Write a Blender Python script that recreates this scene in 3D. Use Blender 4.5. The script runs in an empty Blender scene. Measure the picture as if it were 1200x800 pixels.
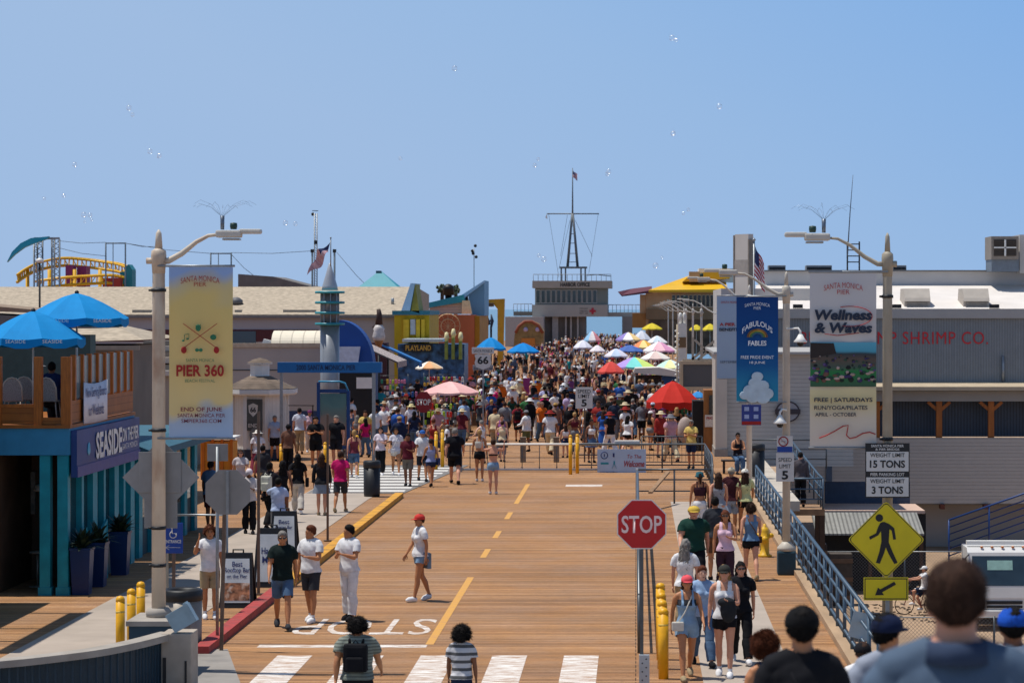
import bpy,bmesh,math,random
import numpy as np
from mathutils import Vector,Matrix,noise
R=math.radians
random.seed(7)
SC=bpy.context.scene
COL=SC.collection
CH=5.8
VX,HY,F=745.0,362.0,3000.0
def P(px,py,Y):
 return Vector(((px-VX)*Y/F,Y,CH-(py-HY)*Y/F))
def GY(py,z=0.0):
 return(CH-z)*F/(py-HY)
def GX(px,Y):
 return(px-VX)*Y/F
def ZZ(py,Y):
 return CH-(py-HY)*Y/F
def C(h):
 h=h.lstrip('#')
 o=[]
 for i in(0,2,4):
  c=int(h[i:i+2],16)/255
  o.append(c/12.92 if c<=.04045 else((c+.055)/1.055)**2.4)
 return(o[0],o[1],o[2],1)
MATS={}
def mat(name,col,rough=.6,metal=0,var=.12,scale=6,bump=0,spec=.4,alpha=1,stretch=(1,1,1),dirt=0,dirtcol='#4a3a2c'):
 """procedural material: base colour with noise variation, optional stains and bump"""
 if name in MATS:return MATS[name]
 m=bpy.data.materials.new(name);m.use_nodes=True
 nt=m.node_tree;N=nt.nodes;L=nt.links
 b=N['Principled BSDF']
 c=C(col)if isinstance(col,str)else(*col,1)if len(col)==3 else col
 b.inputs['Roughness'].default_value=rough
 b.inputs['Metallic'].default_value=metal
 b.inputs['Specular IOR Level'].default_value=spec
 b.inputs['Alpha'].default_value=alpha
 tc=N.new('ShaderNodeTexCoord');mp=N.new('ShaderNodeMapping')
 mp.inputs['Scale'].default_value=stretch
 L.new(tc.outputs['Object'],mp.inputs['Vector'])
 no=N.new('ShaderNodeTexNoise');no.inputs['Scale'].default_value=scale;no.inputs['Detail'].default_value=5
 L.new(mp.outputs[0],no.inputs['Vector'])
 mr=N.new('ShaderNodeMapRange')
 mr.inputs['From Min'].default_value=.3;mr.inputs['From Max'].default_value=.7
 mr.inputs['To Min'].default_value=1-var;mr.inputs['To Max'].default_value=1+var
 L.new(no.outputs['Fac'],mr.inputs['Value'])
 mu=N.new('ShaderNodeMix');mu.data_type='RGBA';mu.blend_type='MULTIPLY';mu.inputs['Factor'].default_value=1
 mu.inputs['A'].default_value=c
 L.new(mr.outputs[0],mu.inputs['B'])
 out=mu.outputs['Result']
 if dirt:
  n2=N.new('ShaderNodeTexNoise');n2.inputs['Scale'].default_value=scale*.6;n2.inputs['Detail'].default_value=8
  L.new(mp.outputs[0],n2.inputs['Vector'])
  r2=N.new('ShaderNodeMapRange');r2.inputs['From Min'].default_value=.52;r2.inputs['From Max'].default_value=.7
  r2.inputs['To Max'].default_value=dirt
  L.new(n2.outputs['Fac'],r2.inputs['Value'])
  m2=N.new('ShaderNodeMix');m2.data_type='RGBA'
  L.new(r2.outputs[0],m2.inputs['Factor']);L.new(out,m2.inputs['A']);m2.inputs['B'].default_value=C(dirtcol)
  out=m2.outputs['Result']
 L.new(out,b.inputs['Base Color'])
 if bump:
  bp=N.new('ShaderNodeBump');bp.inputs['Strength'].default_value=bump;bp.inputs['Distance'].default_value=.02
  L.new(no.outputs['Fac'],bp.inputs['Height']);L.new(bp.outputs[0],b.inputs['Normal'])
 MATS[name]=m
 return m
def lines_mat(name,col,axis='Z',pitch=.15,dark=.55,width=.08,rough=.6,var=.1,metal=0,bump=.6,second=None):
 """boards, siding or corrugation: repeated lines across one axis"""
 if name in MATS:return MATS[name]
 m=mat(name,col,rough,metal,var,3)
 nt=m.node_tree;N=nt.nodes;L=nt.links;b=N['Principled BSDF']
 tc=N.new('ShaderNodeTexCoord');sp=N.new('ShaderNodeSeparateXYZ');L.new(tc.outputs['Object'],sp.inputs[0])
 a=N.new('ShaderNodeMath');a.operation='DIVIDE';a.inputs[1].default_value=pitch;L.new(sp.outputs[axis],a.inputs[0])
 f=N.new('ShaderNodeMath');f.operation='FRACT';L.new(a.outputs[0],f.inputs[0])
 fl=N.new('ShaderNodeMath');fl.operation='FLOOR';L.new(a.outputs[0],fl.inputs[0])
 w=N.new('ShaderNodeTexWhiteNoise');w.noise_dimensions='1D';L.new(fl.outputs[0],w.inputs['W'])
 lt=N.new('ShaderNodeMath');lt.operation='LESS_THAN';lt.inputs[1].default_value=width;L.new(f.outputs[0],lt.inputs[0])
 mr=N.new('ShaderNodeMapRange');mr.inputs['To Min'].default_value=1-var;mr.inputs['To Max'].default_value=1+var
 L.new(w.outputs['Value'],mr.inputs['Value'])
 mx=N.new('ShaderNodeMix');mx.data_type='FLOAT';L.new(lt.outputs[0],mx.inputs['Factor']);L.new(mr.outputs[0],mx.inputs['A']);mx.inputs['B'].default_value=dark
 src=b.inputs['Base Color'].links[0].from_socket
 mu=N.new('ShaderNodeMix');mu.data_type='RGBA';mu.blend_type='MULTIPLY';mu.inputs['Factor'].default_value=1
 L.new(src,mu.inputs['A']);L.new(mx.outputs['Result'],mu.inputs['B'])
 L.new(mu.outputs['Result'],b.inputs['Base Color'])
 bp=N.new('ShaderNodeBump');bp.inputs['Strength'].default_value=bump;bp.inputs['Distance'].default_value=.02
 inv=N.new('ShaderNodeMath');inv.operation='SUBTRACT';inv.inputs[0].default_value=1;L.new(lt.outputs[0],inv.inputs[1])
 L.new(inv.outputs[0],bp.inputs['Height']);L.new(bp.outputs[0],b.inputs['Normal'])
 return m
def glass_mat(name,col='#1c252b',rough=.08):
 if name in MATS:return MATS[name]
 m=mat(name,col,rough,0,.3,1.5,spec=.8)
 return m
class MB:
 def __init__(s):s.v=[];s.f=[];s.m=[];s.s=[]
 def add(s,vs,fs,mi=0,smooth=False):
  o=len(s.v);s.v+=[tuple(v)for v in vs]
  for f in fs:s.f.append(tuple(i+o for i in f));s.m.append(mi);s.s.append(smooth)
  return s
 def bx(s,x0,x1,y0,y1,z0,z1,mi=0):
  if x0>x1:x0,x1=x1,x0
  if y0>y1:y0,y1=y1,y0
  if z0>z1:z0,z1=z1,z0
  v=[(x0,y0,z0),(x1,y0,z0),(x1,y1,z0),(x0,y1,z0),(x0,y0,z1),(x1,y0,z1),(x1,y1,z1),(x0,y1,z1)]
  return s.add(v,[(3,2,1,0),(4,5,6,7),(0,1,5,4),(1,2,6,5),(2,3,7,6),(3,0,4,7)],mi)
 def box(s,c,sx,sy,sz,rz=0,mi=0,rx=0,ry=0):
  M=Matrix.Rotation(rz,3,'Z')@Matrix.Rotation(ry,3,'Y')@Matrix.Rotation(rx,3,'X');c=Vector(c)
  v=[c+M@Vector((x*sx/2,y*sy/2,z*sz/2))for z in(-1,1)for x,y in((-1,-1),(1,-1),(1,1),(-1,1))]
  return s.add(v,[(3,2,1,0),(4,5,6,7),(0,1,5,4),(1,2,6,5),(2,3,7,6),(3,0,4,7)],mi)
 def rbox(s,c,sx,sy,sz,r=.02,rz=0,mi=0):
  """box with chamfered vertical and horizontal edges"""
  bm=bmesh.new();bmesh.ops.create_cube(bm,size=1)
  bmesh.ops.scale(bm,vec=(sx,sy,sz),verts=bm.verts)
  bmesh.ops.bevel(bm,geom=list(bm.edges),offset=r,segments=2,affect='EDGES',profile=.6)
  M=Matrix.Translation(Vector(c))@Matrix.Rotation(rz,4,'Z')
  v=[M@q.co for q in bm.verts];f=[[q.index for q in fc.verts]for fc in bm.faces]
  bm.free();return s.add(v,f,mi)
 def tube(s,pts,rad,n=8,mi=0,smooth=True,caps=True):
  pts=[Vector(p)for p in pts]
  if not hasattr(rad,'__len__'):rad=[rad]*len(pts)
  vs=[];fs=[]
  up=None
  for i,p in enumerate(pts):
   if i==0:t=pts[1]-pts[0]
   elif i==len(pts)-1:t=pts[-1]-pts[-2]
   else:t=(pts[i+1]-pts[i]).normalized()+(pts[i]-pts[i-1]).normalized()
   t=t.normalized()if t.length>1e-9 else Vector((0,0,1))
   if up is None:
    up=Vector((0,0,1))if abs(t.z)<.9 else Vector((1,0,0))
   a=t.cross(up)
   if a.length<1e-5:a=t.cross(Vector((0,1,0)))
   a.normalize();b=a.cross(t).normalized();up=b
   for k in range(n):
    th=2*math.pi*k/n
    vs.append(p+(a*math.cos(th)+b*math.sin(th))*rad[i])
  for i in range(len(pts)-1):
   for k in range(n):
    k2=(k+1)%n
    fs.append((i*n+k,i*n+k2,(i+1)*n+k2,(i+1)*n+k))
  if caps:
   fs.append(tuple(range(n-1,-1,-1)));q=(len(pts)-1)*n;fs.append(tuple(range(q,q+n)))
  return s.add(vs,fs,mi,smooth)
 def bar(s,p,q,w,h=None,mi=0):
  """rectangular bar from p to q"""
  h=h or w;p=Vector(p);q=Vector(q);t=(q-p).normalized()
  up=Vector((0,0,1))if abs(t.z)<.95 else Vector((0,1,0))
  a=t.cross(up).normalized();b=a.cross(t).normalized()
  v=[o+a*x*w/2+b*y*h/2 for o in(p,q)for x,y in((-1,-1),(1,-1),(1,1),(-1,1))]
  return s.add(v,[(0,1,2,3),(7,6,5,4),(0,4,5,1),(1,5,6,2),(2,6,7,3),(3,7,4,0)],mi)
 def lathe(s,prof,c=(0,0,0),n=16,mi=0,smooth=True,sx=1,sy=1,ph=0):
  vs=[];fs=[];c=Vector(c)
  for r,z in prof:
   for k in range(n):
    th=2*math.pi*k/n+ph
    vs.append(c+Vector((r*sx*math.cos(th),r*sy*math.sin(th),z)))
  for i in range(len(prof)-1):
   for k in range(n):
    k2=(k+1)%n;fs.append((i*n+k,i*n+k2,(i+1)*n+k2,(i+1)*n+k))
  if prof[0][0]>1e-4:fs.append(tuple(range(n-1,-1,-1)))
  if prof[-1][0]>1e-4:q=(len(prof)-1)*n;fs.append(tuple(range(q,q+n)))
  return s.add(vs,fs,mi,smooth)
 def prism(s,poly,a0,a1,axis='Y',mi=0,smooth=False):
  """polygon in the plane across `axis`, extruded from a0 to a1"""
  n=len(poly);vs=[]
  for a in(a0,a1):
   for u,w in poly:
    vs.append((u,a,w)if axis=='Y' else(a,u,w)if axis=='X' else(u,w,a))
  fs=[tuple(range(n)),tuple(range(2*n-1,n-1,-1))]
  for k in range(n):
   k2=(k+1)%n;fs.append((k,n+k,n+k2,k2))
  return s.add(vs,fs,mi,smooth)
 def ell(s,c,rx,ry,rz,n=12,m=8,mi=0):
  prof=[(math.sin(math.pi*i/m),-math.cos(math.pi*i/m))for i in range(m+1)]
  vs=[];fs=[];c=Vector(c)
  for r,z in prof:
   for k in range(n):
    th=2*math.pi*k/n
    vs.append(c+Vector((r*rx*math.cos(th),r*ry*math.sin(th),z*rz)))
  for i in range(m):
   for k in range(n):
    k2=(k+1)%n;fs.append((i*n+k,i*n+k2,(i+1)*n+k2,(i+1)*n+k))
  return s.add(vs,fs,mi,True)
 def mesh(s,name,off=Vector((0,0,0))):
  me=bpy.data.meshes.new(name)
  o=Vector(off)
  me.from_pydata([(v[0]-o.x,v[1]-o.y,v[2]-o.z)for v in s.v],[],s.f)
  me.polygons.foreach_set('material_index',s.m)
  me.polygons.foreach_set('use_smooth',s.s)
  me.validate();me.update()
  bm=bmesh.new();bm.from_mesh(me);bmesh.ops.remove_doubles(bm,verts=bm.verts,dist=1e-6)
  bmesh.ops.recalc_face_normals(bm,faces=bm.faces);bm.to_mesh(me);bm.free()
  return me
 def build(s,name,mats,parent=None,loc=None):
  if not isinstance(mats,(list,tuple)):mats=[mats]
  off=wloc(parent)if parent else(Vector(loc)if loc is not None else Vector((0,0,0)))
  me=s.mesh(name,off)
  for m in mats:me.materials.append(m)
  o=bpy.data.objects.new(name,me);COL.objects.link(o)
  if parent:o.parent=parent
  elif loc is not None:o.location=loc
  return o
def wloc(o):
 v=Vector((0,0,0))
 while o:v+=o.location;o=o.parent
 return v
def tag(o,label=None,cat=None,group=None,kind=None):
 if label:o['label']=label
 if cat:o['category']=cat
 if group:o['group']=group
 if kind:o['kind']=kind
 return o
def empty(name,loc,label,cat,group=None):
 o=bpy.data.objects.new(name,None);COL.objects.link(o);o.location=loc
 o.empty_display_size=.2
 return tag(o,label,cat,group)
def copy_tree(o,parent=None):
 c=o.copy();COL.objects.link(c)
 if parent:c.parent=parent;c.matrix_parent_inverse=o.matrix_parent_inverse
 for ch in[x for x in list(COL.objects)if x.parent==o]:copy_tree(ch,c)
 return c
def text_mesh(s,width,height,bold=0.0,extrude=.004,shear=0,spacing=1.0):
 cu=bpy.data.curves.new('lettering','FONT');cu.body=s;cu.align_x='CENTER';cu.align_y='CENTER'
 cu.size=1;cu.offset=bold;cu.extrude=0;cu.resolution_u=3;cu.shear=shear;cu.space_character=spacing
 ob=bpy.data.objects.new('t',cu);COL.objects.link(ob)
 dg=bpy.context.evaluated_depsgraph_get()
 me=bpy.data.meshes.new_from_object(ob.evaluated_get(dg));bpy.data.objects.remove(ob);bpy.data.curves.remove(cu)
 co=np.empty(len(me.vertices)*3);me.vertices.foreach_get('co',co);co=co.reshape(-1,3)
 if len(co)==0:return me
 mn,mx=co.min(0),co.max(0)
 cx,cy=(mn+mx)[:2]/2;w,h=(mx-mn)[:2]
 sx=width/w if width else height/h;sy=height/h if height else sx
 co[:,0]=(co[:,0]-cx)*sx;co[:,1]=(co[:,1]-cy)*sy;co[:,2]=0
 me.vertices.foreach_set('co',co.ravel());me.update()
 return me
def text(s,c,width,height,m,parent=None,name='lettering',facing='-Y',bold=.0,shear=0,spacing=1.0,bend=0,lean=0):
 """lettering as its own thin mesh; centre c in world space"""
 me=text_mesh(s,width,height,bold,shear=shear,spacing=spacing)
 c=Vector(c)
 if facing=='-Y':M=Matrix.Rotation(R(90),3,'X')
 elif facing=='+X':M=Matrix.Rotation(R(90),3,'Z')@Matrix.Rotation(R(90),3,'X')
 elif facing=='up':M=Matrix.Identity(3)
 elif facing=='up180':M=Matrix.Rotation(R(180),3,'Z')
 else:M=Matrix.Rotation(facing,3,'Z')@Matrix.Rotation(R(90),3,'X')
 if lean:M=Matrix.Rotation(lean,3,'X')@M
 off=wloc(parent)if parent else Vector((0,0,0))
 for v in me.vertices:
  p=v.co.copy()
  if bend:p.y-=bend*(p.x/(width/2))**2
  v.co=M@p+c-off
 me.materials.append(m)
 o=bpy.data.objects.new(name,me);COL.objects.link(o)
 if parent:o.parent=parent
 return o
def deck_mat(name,c1,c2,along='X',h=.19):
 m=bpy.data.materials.new(name);m.use_nodes=True
 nt=m.node_tree;N=nt.nodes;L=nt.links;b=N['Principled BSDF']
 b.inputs['Roughness'].default_value=.8;b.inputs['Specular IOR Level'].default_value=.25
 tc=N.new('ShaderNodeTexCoord')
 br=N.new('ShaderNodeTexBrick');br.offset=.37;br.offset_frequency=3;br.squash=1
 br.inputs['Scale'].default_value=1;br.inputs['Brick Width'].default_value=400;br.inputs['Row Height'].default_value=h
 br.inputs['Mortar Size'].default_value=.009;br.inputs['Mortar Smooth'].default_value=.3
 br.inputs['Color1'].default_value=C(c1);br.inputs['Color2'].default_value=C(c2);br.inputs['Mortar'].default_value=C('#2a1c12')
 L.new(tc.outputs['Object'],br.inputs['Vector'])
 sp=N.new('ShaderNodeSeparateXYZ');L.new(tc.outputs['Object'],sp.inputs[0])
 dv=N.new('ShaderNodeMath');dv.operation='DIVIDE';dv.inputs[1].default_value=h;L.new(sp.outputs['Y'],dv.inputs[0])
 fl=N.new('ShaderNodeMath');fl.operation='FLOOR';L.new(dv.outputs[0],fl.inputs[0])
 wn=N.new('ShaderNodeTexWhiteNoise');wn.noise_dimensions='1D';L.new(fl.outputs[0],wn.inputs['W'])
 m1=N.new('ShaderNodeMapRange');m1.inputs['To Min'].default_value=.78;m1.inputs['To Max'].default_value=1.1;L.new(wn.outputs['Value'],m1.inputs['Value'])
 mp=N.new('ShaderNodeMapping');mp.inputs['Scale'].default_value=(3.2,30,1);L.new(tc.outputs['Object'],mp.inputs['Vector'])
 n1=N.new('ShaderNodeTexNoise');n1.inputs['Scale'].default_value=1;n1.inputs['Detail'].default_value=7;n1.inputs['Roughness'].default_value=.65;L.new(mp.outputs[0],n1.inputs['Vector'])
 m2=N.new('ShaderNodeMapRange');m2.inputs['From Min'].default_value=.3;m2.inputs['From Max'].default_value=.7;m2.inputs['To Min'].default_value=.74;m2.inputs['To Max'].default_value=1.22;L.new(n1.outputs['Fac'],m2.inputs['Value'])
 n2=N.new('ShaderNodeTexNoise');n2.inputs['Scale'].default_value=.35;n2.inputs['Detail'].default_value=6;L.new(tc.outputs['Object'],n2.inputs['Vector'])
 m3=N.new('ShaderNodeMapRange');m3.inputs['From Min'].default_value=.3;m3.inputs['From Max'].default_value=.7;m3.inputs['To Min'].default_value=.86;m3.inputs['To Max'].default_value=1.08;L.new(n2.outputs['Fac'],m3.inputs['Value'])
 p1=N.new('ShaderNodeMath');p1.operation='MULTIPLY';L.new(m1.outputs[0],p1.inputs[0]);L.new(m2.outputs[0],p1.inputs[1])
 p2=N.new('ShaderNodeMath');p2.operation='MULTIPLY';L.new(p1.outputs[0],p2.inputs[0]);L.new(m3.outputs[0],p2.inputs[1])
 mu=N.new('ShaderNodeMix');mu.data_type='RGBA';mu.blend_type='MULTIPLY';mu.inputs['Factor'].default_value=1
 L.new(br.outputs['Color'],mu.inputs['A']);L.new(p2.outputs[0],mu.inputs['B'])
 n5=N.new('ShaderNodeTexNoise');n5.inputs['Scale'].default_value=.55;n5.inputs['Detail'].default_value=9;n5.inputs['Roughness'].default_value=.7;L.new(tc.outputs['Object'],n5.inputs['Vector'])
 m5=N.new('ShaderNodeMapRange');m5.inputs['From Min'].default_value=.42;m5.inputs['From Max'].default_value=.68;m5.inputs['To Max'].default_value=.3;L.new(n5.outputs['Fac'],m5.inputs['Value'])
 hs=N.new('ShaderNodeHueSaturation');hs.inputs['Saturation'].default_value=.45;hs.inputs['Value'].default_value=.88;L.new(mu.outputs['Result'],hs.inputs['Color'])
 mg=N.new('ShaderNodeMix');mg.data_type='RGBA';L.new(m5.outputs[0],mg.inputs['Factor']);L.new(mu.outputs['Result'],mg.inputs['A']);L.new(hs.outputs[0],mg.inputs['B'])
 mu=mg
 mp3=N.new('ShaderNodeMapping');mp3.inputs['Scale'].default_value=(4.5,17,1);L.new(tc.outputs['Object'],mp3.inputs['Vector'])
 n3=N.new('ShaderNodeTexNoise');n3.inputs['Scale'].default_value=1.3;n3.inputs['Detail'].default_value=8;n3.inputs['Roughness'].default_value=.8;L.new(mp3.outputs[0],n3.inputs['Vector'])
 m4=N.new('ShaderNodeMapRange');m4.inputs['From Min'].default_value=.56;m4.inputs['From Max'].default_value=.64;m4.inputs['To Max'].default_value=.8;L.new(n3.outputs['Fac'],m4.inputs['Value'])
 mx=N.new('ShaderNodeMix');mx.data_type='RGBA';L.new(m4.outputs[0],mx.inputs['Factor']);L.new(mu.outputs['Result'],mx.inputs['A']);mx.inputs['B'].default_value=C('#5a3a28')
 L.new(mx.outputs['Result'],b.inputs['Base Color'])
 bp=N.new('ShaderNodeBump');bp.inputs['Strength'].default_value=.5;bp.inputs['Distance'].default_value=.015
 L.new(p1.outputs[0],bp.inputs['Height']);L.new(bp.outputs[0],b.inputs['Normal'])
 return m
M_DECK=deck_mat('weathered deck planks','#b08357','#9d7047',h=.16)
M_CONC=mat('sidewalk concrete','#a6988a',.85,0,.1,1.2,dirt=.35,dirtcol='#7d7468',bump=.2)
M_CONC2=mat('aged concrete','#9c948a',.85,0,.14,2.5,dirt=.5,dirtcol='#6e6458',bump=.3)
def worn_paint(name,col,under='#b48260',amount=.42):
 m=bpy.data.materials.new(name);m.use_nodes=True
 nt=m.node_tree;N=nt.nodes;L=nt.links;b=N['Principled BSDF'];b.inputs['Roughness'].default_value=.7
 tc=N.new('ShaderNodeTexCoord')
 sp=N.new('ShaderNodeSeparateXYZ');L.new(tc.outputs['Object'],sp.inputs[0])
 dv=N.new('ShaderNodeMath');dv.operation='DIVIDE';dv.inputs[1].default_value=.16;L.new(sp.outputs['Y'],dv.inputs[0])
 fr=N.new('ShaderNodeMath');fr.operation='FRACT';L.new(dv.outputs[0],fr.inputs[0])
 lt=N.new('ShaderNodeMath');lt.operation='LESS_THAN';lt.inputs[1].default_value=.1;L.new(fr.outputs[0],lt.inputs[0])
 mp=N.new('ShaderNodeMapping');mp.inputs['Scale'].default_value=(2.2,14,1);L.new(tc.outputs['Object'],mp.inputs['Vector'])
 n=N.new('ShaderNodeTexNoise');n.inputs['Scale'].default_value=1;n.inputs['Detail'].default_value=9;n.inputs['Roughness'].default_value=.7;L.new(mp.outputs[0],n.inputs['Vector'])
 mr=N.new('ShaderNodeMapRange');mr.inputs['From Min'].default_value=amount;mr.inputs['From Max'].default_value=amount+.14;L.new(n.outputs['Fac'],mr.inputs['Value'])
 mxx=N.new('ShaderNodeMath');mxx.operation='MAXIMUM';L.new(mr.outputs[0],mxx.inputs[0])
 sc=N.new('ShaderNodeMath');sc.operation='MULTIPLY';sc.inputs[1].default_value=.75;L.new(lt.outputs[0],sc.inputs[0]);L.new(sc.outputs[0],mxx.inputs[1])
 mx=N.new('ShaderNodeMix');mx.data_type='RGBA';L.new(mxx.outputs[0],mx.inputs['Factor']);mx.inputs['A'].default_value=C(col);mx.inputs['B'].default_value=C(under)
 L.new(mx.outputs['Result'],b.inputs['Base Color'])
 return m
M_WPAINT=worn_paint('worn white road paint','#e3e0d9',under='#9d7047',amount=.45)
M_YPAINT=worn_paint('worn yellow road paint','#cf9838',amount=.5)
def structure(name,mb,m,loc=None):
 return tag(mb.build(name,m,loc=loc),kind='structure')
LOTZ=-5.0
def slab_under(mb,x0,x1,y0,y1,top,th=.5):mb.bx(x0,x1,y0,y1,top-th,top)
mb=MB();mb.bx(-70,3.75,36,118,-.5,0);mb.bx(-70,5.5,118,470,-.5,0)
structure('pier_deck',mb,M_DECK)
RAMP=[(-14,5.9),(0,4.3),(7.5,3.28),(14,2.46),(20,1.67),(28,.75),(36,0)]
def zs(y):
 for(a,za),(b,zb)in zip(RAMP[:-1],RAMP[1:]):
  if a<=y<=b:return za+(zb-za)*(y-a)/(b-a)
 return 0
mb=MB();mb.prism(RAMP+[(y,z-.45)for y,z in RAMP[::-1]],-7.3,5.6,axis='X')
structure('bridge_ramp',mb,M_CONC2)
mb=MB();mb.bx(-900,900,-60,240,LOTZ-1.5,LOTZ)
M_SAND=mat('beach sand and worn lot asphalt','#a48a70',.95,0,.15,.5,dirt=.4,dirtcol='#7a6654',bump=.3)
structure('beach_ground',mb,M_SAND)
def water():
 m=bpy.data.materials.new('open sea');m.use_nodes=True
 nt=m.node_tree;N=nt.nodes;L=nt.links;b=N['Principled BSDF']
 b.inputs['Base Color'].default_value=C('#64879f');b.inputs['Roughness'].default_value=.35
 tc=N.new('ShaderNodeTexCoord');n=N.new('ShaderNodeTexNoise');n.inputs['Scale'].default_value=.15;n.inputs['Detail'].default_value=6
 L.new(tc.outputs['Object'],n.inputs['Vector'])
 bp=N.new('ShaderNodeBump');bp.inputs['Strength'].default_value=.8;bp.inputs['Distance'].default_value=1;L.new(n.outputs['Fac'],bp.inputs['Height']);L.new(bp.outputs[0],b.inputs['Normal'])
 return m
mb=MB();mb.add([(-30000,232,LOTZ-.6),(30000,232,LOTZ-.6),(30000,60000,LOTZ-.6),(-30000,60000,LOTZ-.6)],[(0,1,2,3)])
structure('sea',mb,water())
mb=MB();mb.bx(1.05,2.5,36.5,77,-.05,.012)
structure('right_sidewalk',mb,M_CONC)
mb=MB();mb.prism([(-10.6,36.5),(-8.25,36.5),(-8.15,78),(-7.75,92),(-10.4,92),(-10.4,60)],-.05,.012,axis='Z')
structure('left_sidewalk',mb,M_CONC)
mb=MB();mb.prism([(-6.35,36.2),(-5.4,36.2),(-6.95,43.6),(-8.0,43.6),(-8.1,36.2)],-.05,.016,axis='Z')
structure('corner_ramp_pavement',mb,mat('corner concrete','#8d8780',.9,0,.12,2,dirt=.5,dirtcol='#5d5a58'))
mb=MB();mb.prism([(-7.42,43.0),(-7.17,43.0),(-7.17,52.0),(-7.42,52.0)],0,.14,axis='Z')
structure('red_kerb',mb,mat('worn red kerb paint','#a03c38',.75,0,.18,5,dirt=.5,dirtcol='#6e4a40'))
mb=MB();mb.prism([(-7.42,52.003),(-7.17,52.003),(-7.17,79),(-7.42,79)],0,.14,axis='Z')
structure('yellow_kerb',mb,mat('worn yellow kerb paint','#c88f28',.75,0,.18,3,dirt=.6,dirtcol='#7c5f38'))
mb=MB()
for k in range(5):
 x=-6.0+1.2*k;mb.bx(x,x+.58,36.3,42.9,.001,.004)
structure('crosswalk_bars',mb,M_WPAINT)
mb=MB();mb.bx(-6.5,-3.6,43.9,44.25,.001,.004);structure('stop_line',mb,M_WPAINT)
mb=MB()
mb.bx(-3.64,-3.5,44.3,55.4,.001,.004)
for ya,yb in((653,643),(630,622),(608,600),(590,567)):mb.bx(-3.64,-3.5,GY(ya),GY(yb),.001,.004)
structure('centre_line',mb,M_YPAINT)
mb=MB();mb.bx(-2.3,-1.1,83.7,84.6,.001,.004);structure('road_marking',mb,M_WPAINT)
o=text('STOP',(-4.95,46.8,.005),2.5,2.3,M_WPAINT,name='stop_marking',facing='up180',bold=.0);tag(o,kind='structure')
mb=MB();mb.prism([(-10.35,80.5),(-7.3,80.5),(-6.2,95),(-10.35,95)],.012,.016,axis='Z')
structure('side_crossing',mb,mat('crossing asphalt','#77736f',.85,0,.12,1))
mb=MB()
for k in range(9):
 y=81.2+k*1.45;mb.bx(-10.2,-7.35+k*.09,y,y+.62,.017,.02)
structure('side_crossing_bars',mb,mat('crossing white paint','#d8d4cc',.7,0,.08,2))
# ================================================================ PEOPLE
SKIN={'light':'#c98f72','tan':'#b0764f','brown':'#7d4e34','dark':'#4e3022','pale':'#d6a48a'}
CLOTH={'white':'#d9d8d8','black':'#16161a','navy':'#1c2640','grey':'#77787c','charcoal':'#34363b','denim':'#4a6380','light blue':'#8fa9c8','dark green':'#173a31','maroon':'#571c28','red':'#8f2a26','pink':'#b98a92','magenta':'#b8185e','orange':'#d0661f','yellow':'#cdb062','khaki':'#9c8a6c','purple':'#6d3d72','teal':'#1d7f86','cream':'#c9b896','green':'#35693e','blue':'#2b56a3','brown':'#5c3f2c','olive':'#5d6140','lime':'#a5c530','lilac':'#b9a6c9','pale denim':'#7d9ab5','slate':'#4a5a70'}
HAIR={'black':'#0f0b0a','brown':'#38241a','blond':'#a98556','auburn':'#5b2f1b','grey':'#7f7a74'}
def skin(k):
 if 'skin '+k in MATS:return MATS['skin '+k]
 m=mat('skin '+k,SKIN[k],.55,0,.07,14);b=m.node_tree.nodes['Principled BSDF']
 b.inputs['Subsurface Weight'].default_value=.0
 return m
def cloth(k):return k if isinstance(k,bpy.types.Material)else mat('cloth '+k,CLOTH.get(k,k),.85,0,.13,9,bump=.25,spec=.15)
def hairm(k):return mat('hair '+k,HAIR[k],.8,0,.35,30,spec=.2,bump=.4,stretch=(1,1,.25))
POSES={'stand':dict(l=((3,2),(-3,3)),a=((4,9,12,0),(-2,9,14,0))),'walk':dict(l=((24,4),(-18,16)),a=((-22,8,18,0),(20,8,28,0))),'walk2':dict(l=((-16,22),(20,5)),a=((20,9,30,0),(-20,9,15,0))),'stroll':dict(l=((12,3),(-11,12)),a=((-10,9,14,0),(12,8,20,0))),'front':dict(l=((4,3),(-5,4)),a=((20,6,92,42),(18,8,88,40))),'hold':dict(l=((8,3),(-8,8)),a=((18,8,85,30),(-4,9,14,0))),'phone':dict(l=((2,2),(-2,3)),a=((2,8,10,0),(48,22,120,22))),'hands_head':dict(l=((3,2),(-2,4)),a=((80,35,135,10),(80,35,135,10))),'elbow':dict(l=((5,3),(-4,5)),a=((10,24,60,20),(-4,10,16,0))),'sit':dict(l=((78,72),(70,76)),a=((30,10,60,25),(26,10,66,28))),'cycle':dict(l=((78,80),(38,62)),a=((62,8,22,4),(62,8,22,4))),'reach':dict(l=((5,3),(-6,8)),a=((70,14,18,0),(-4,9,14,0))),}
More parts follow.
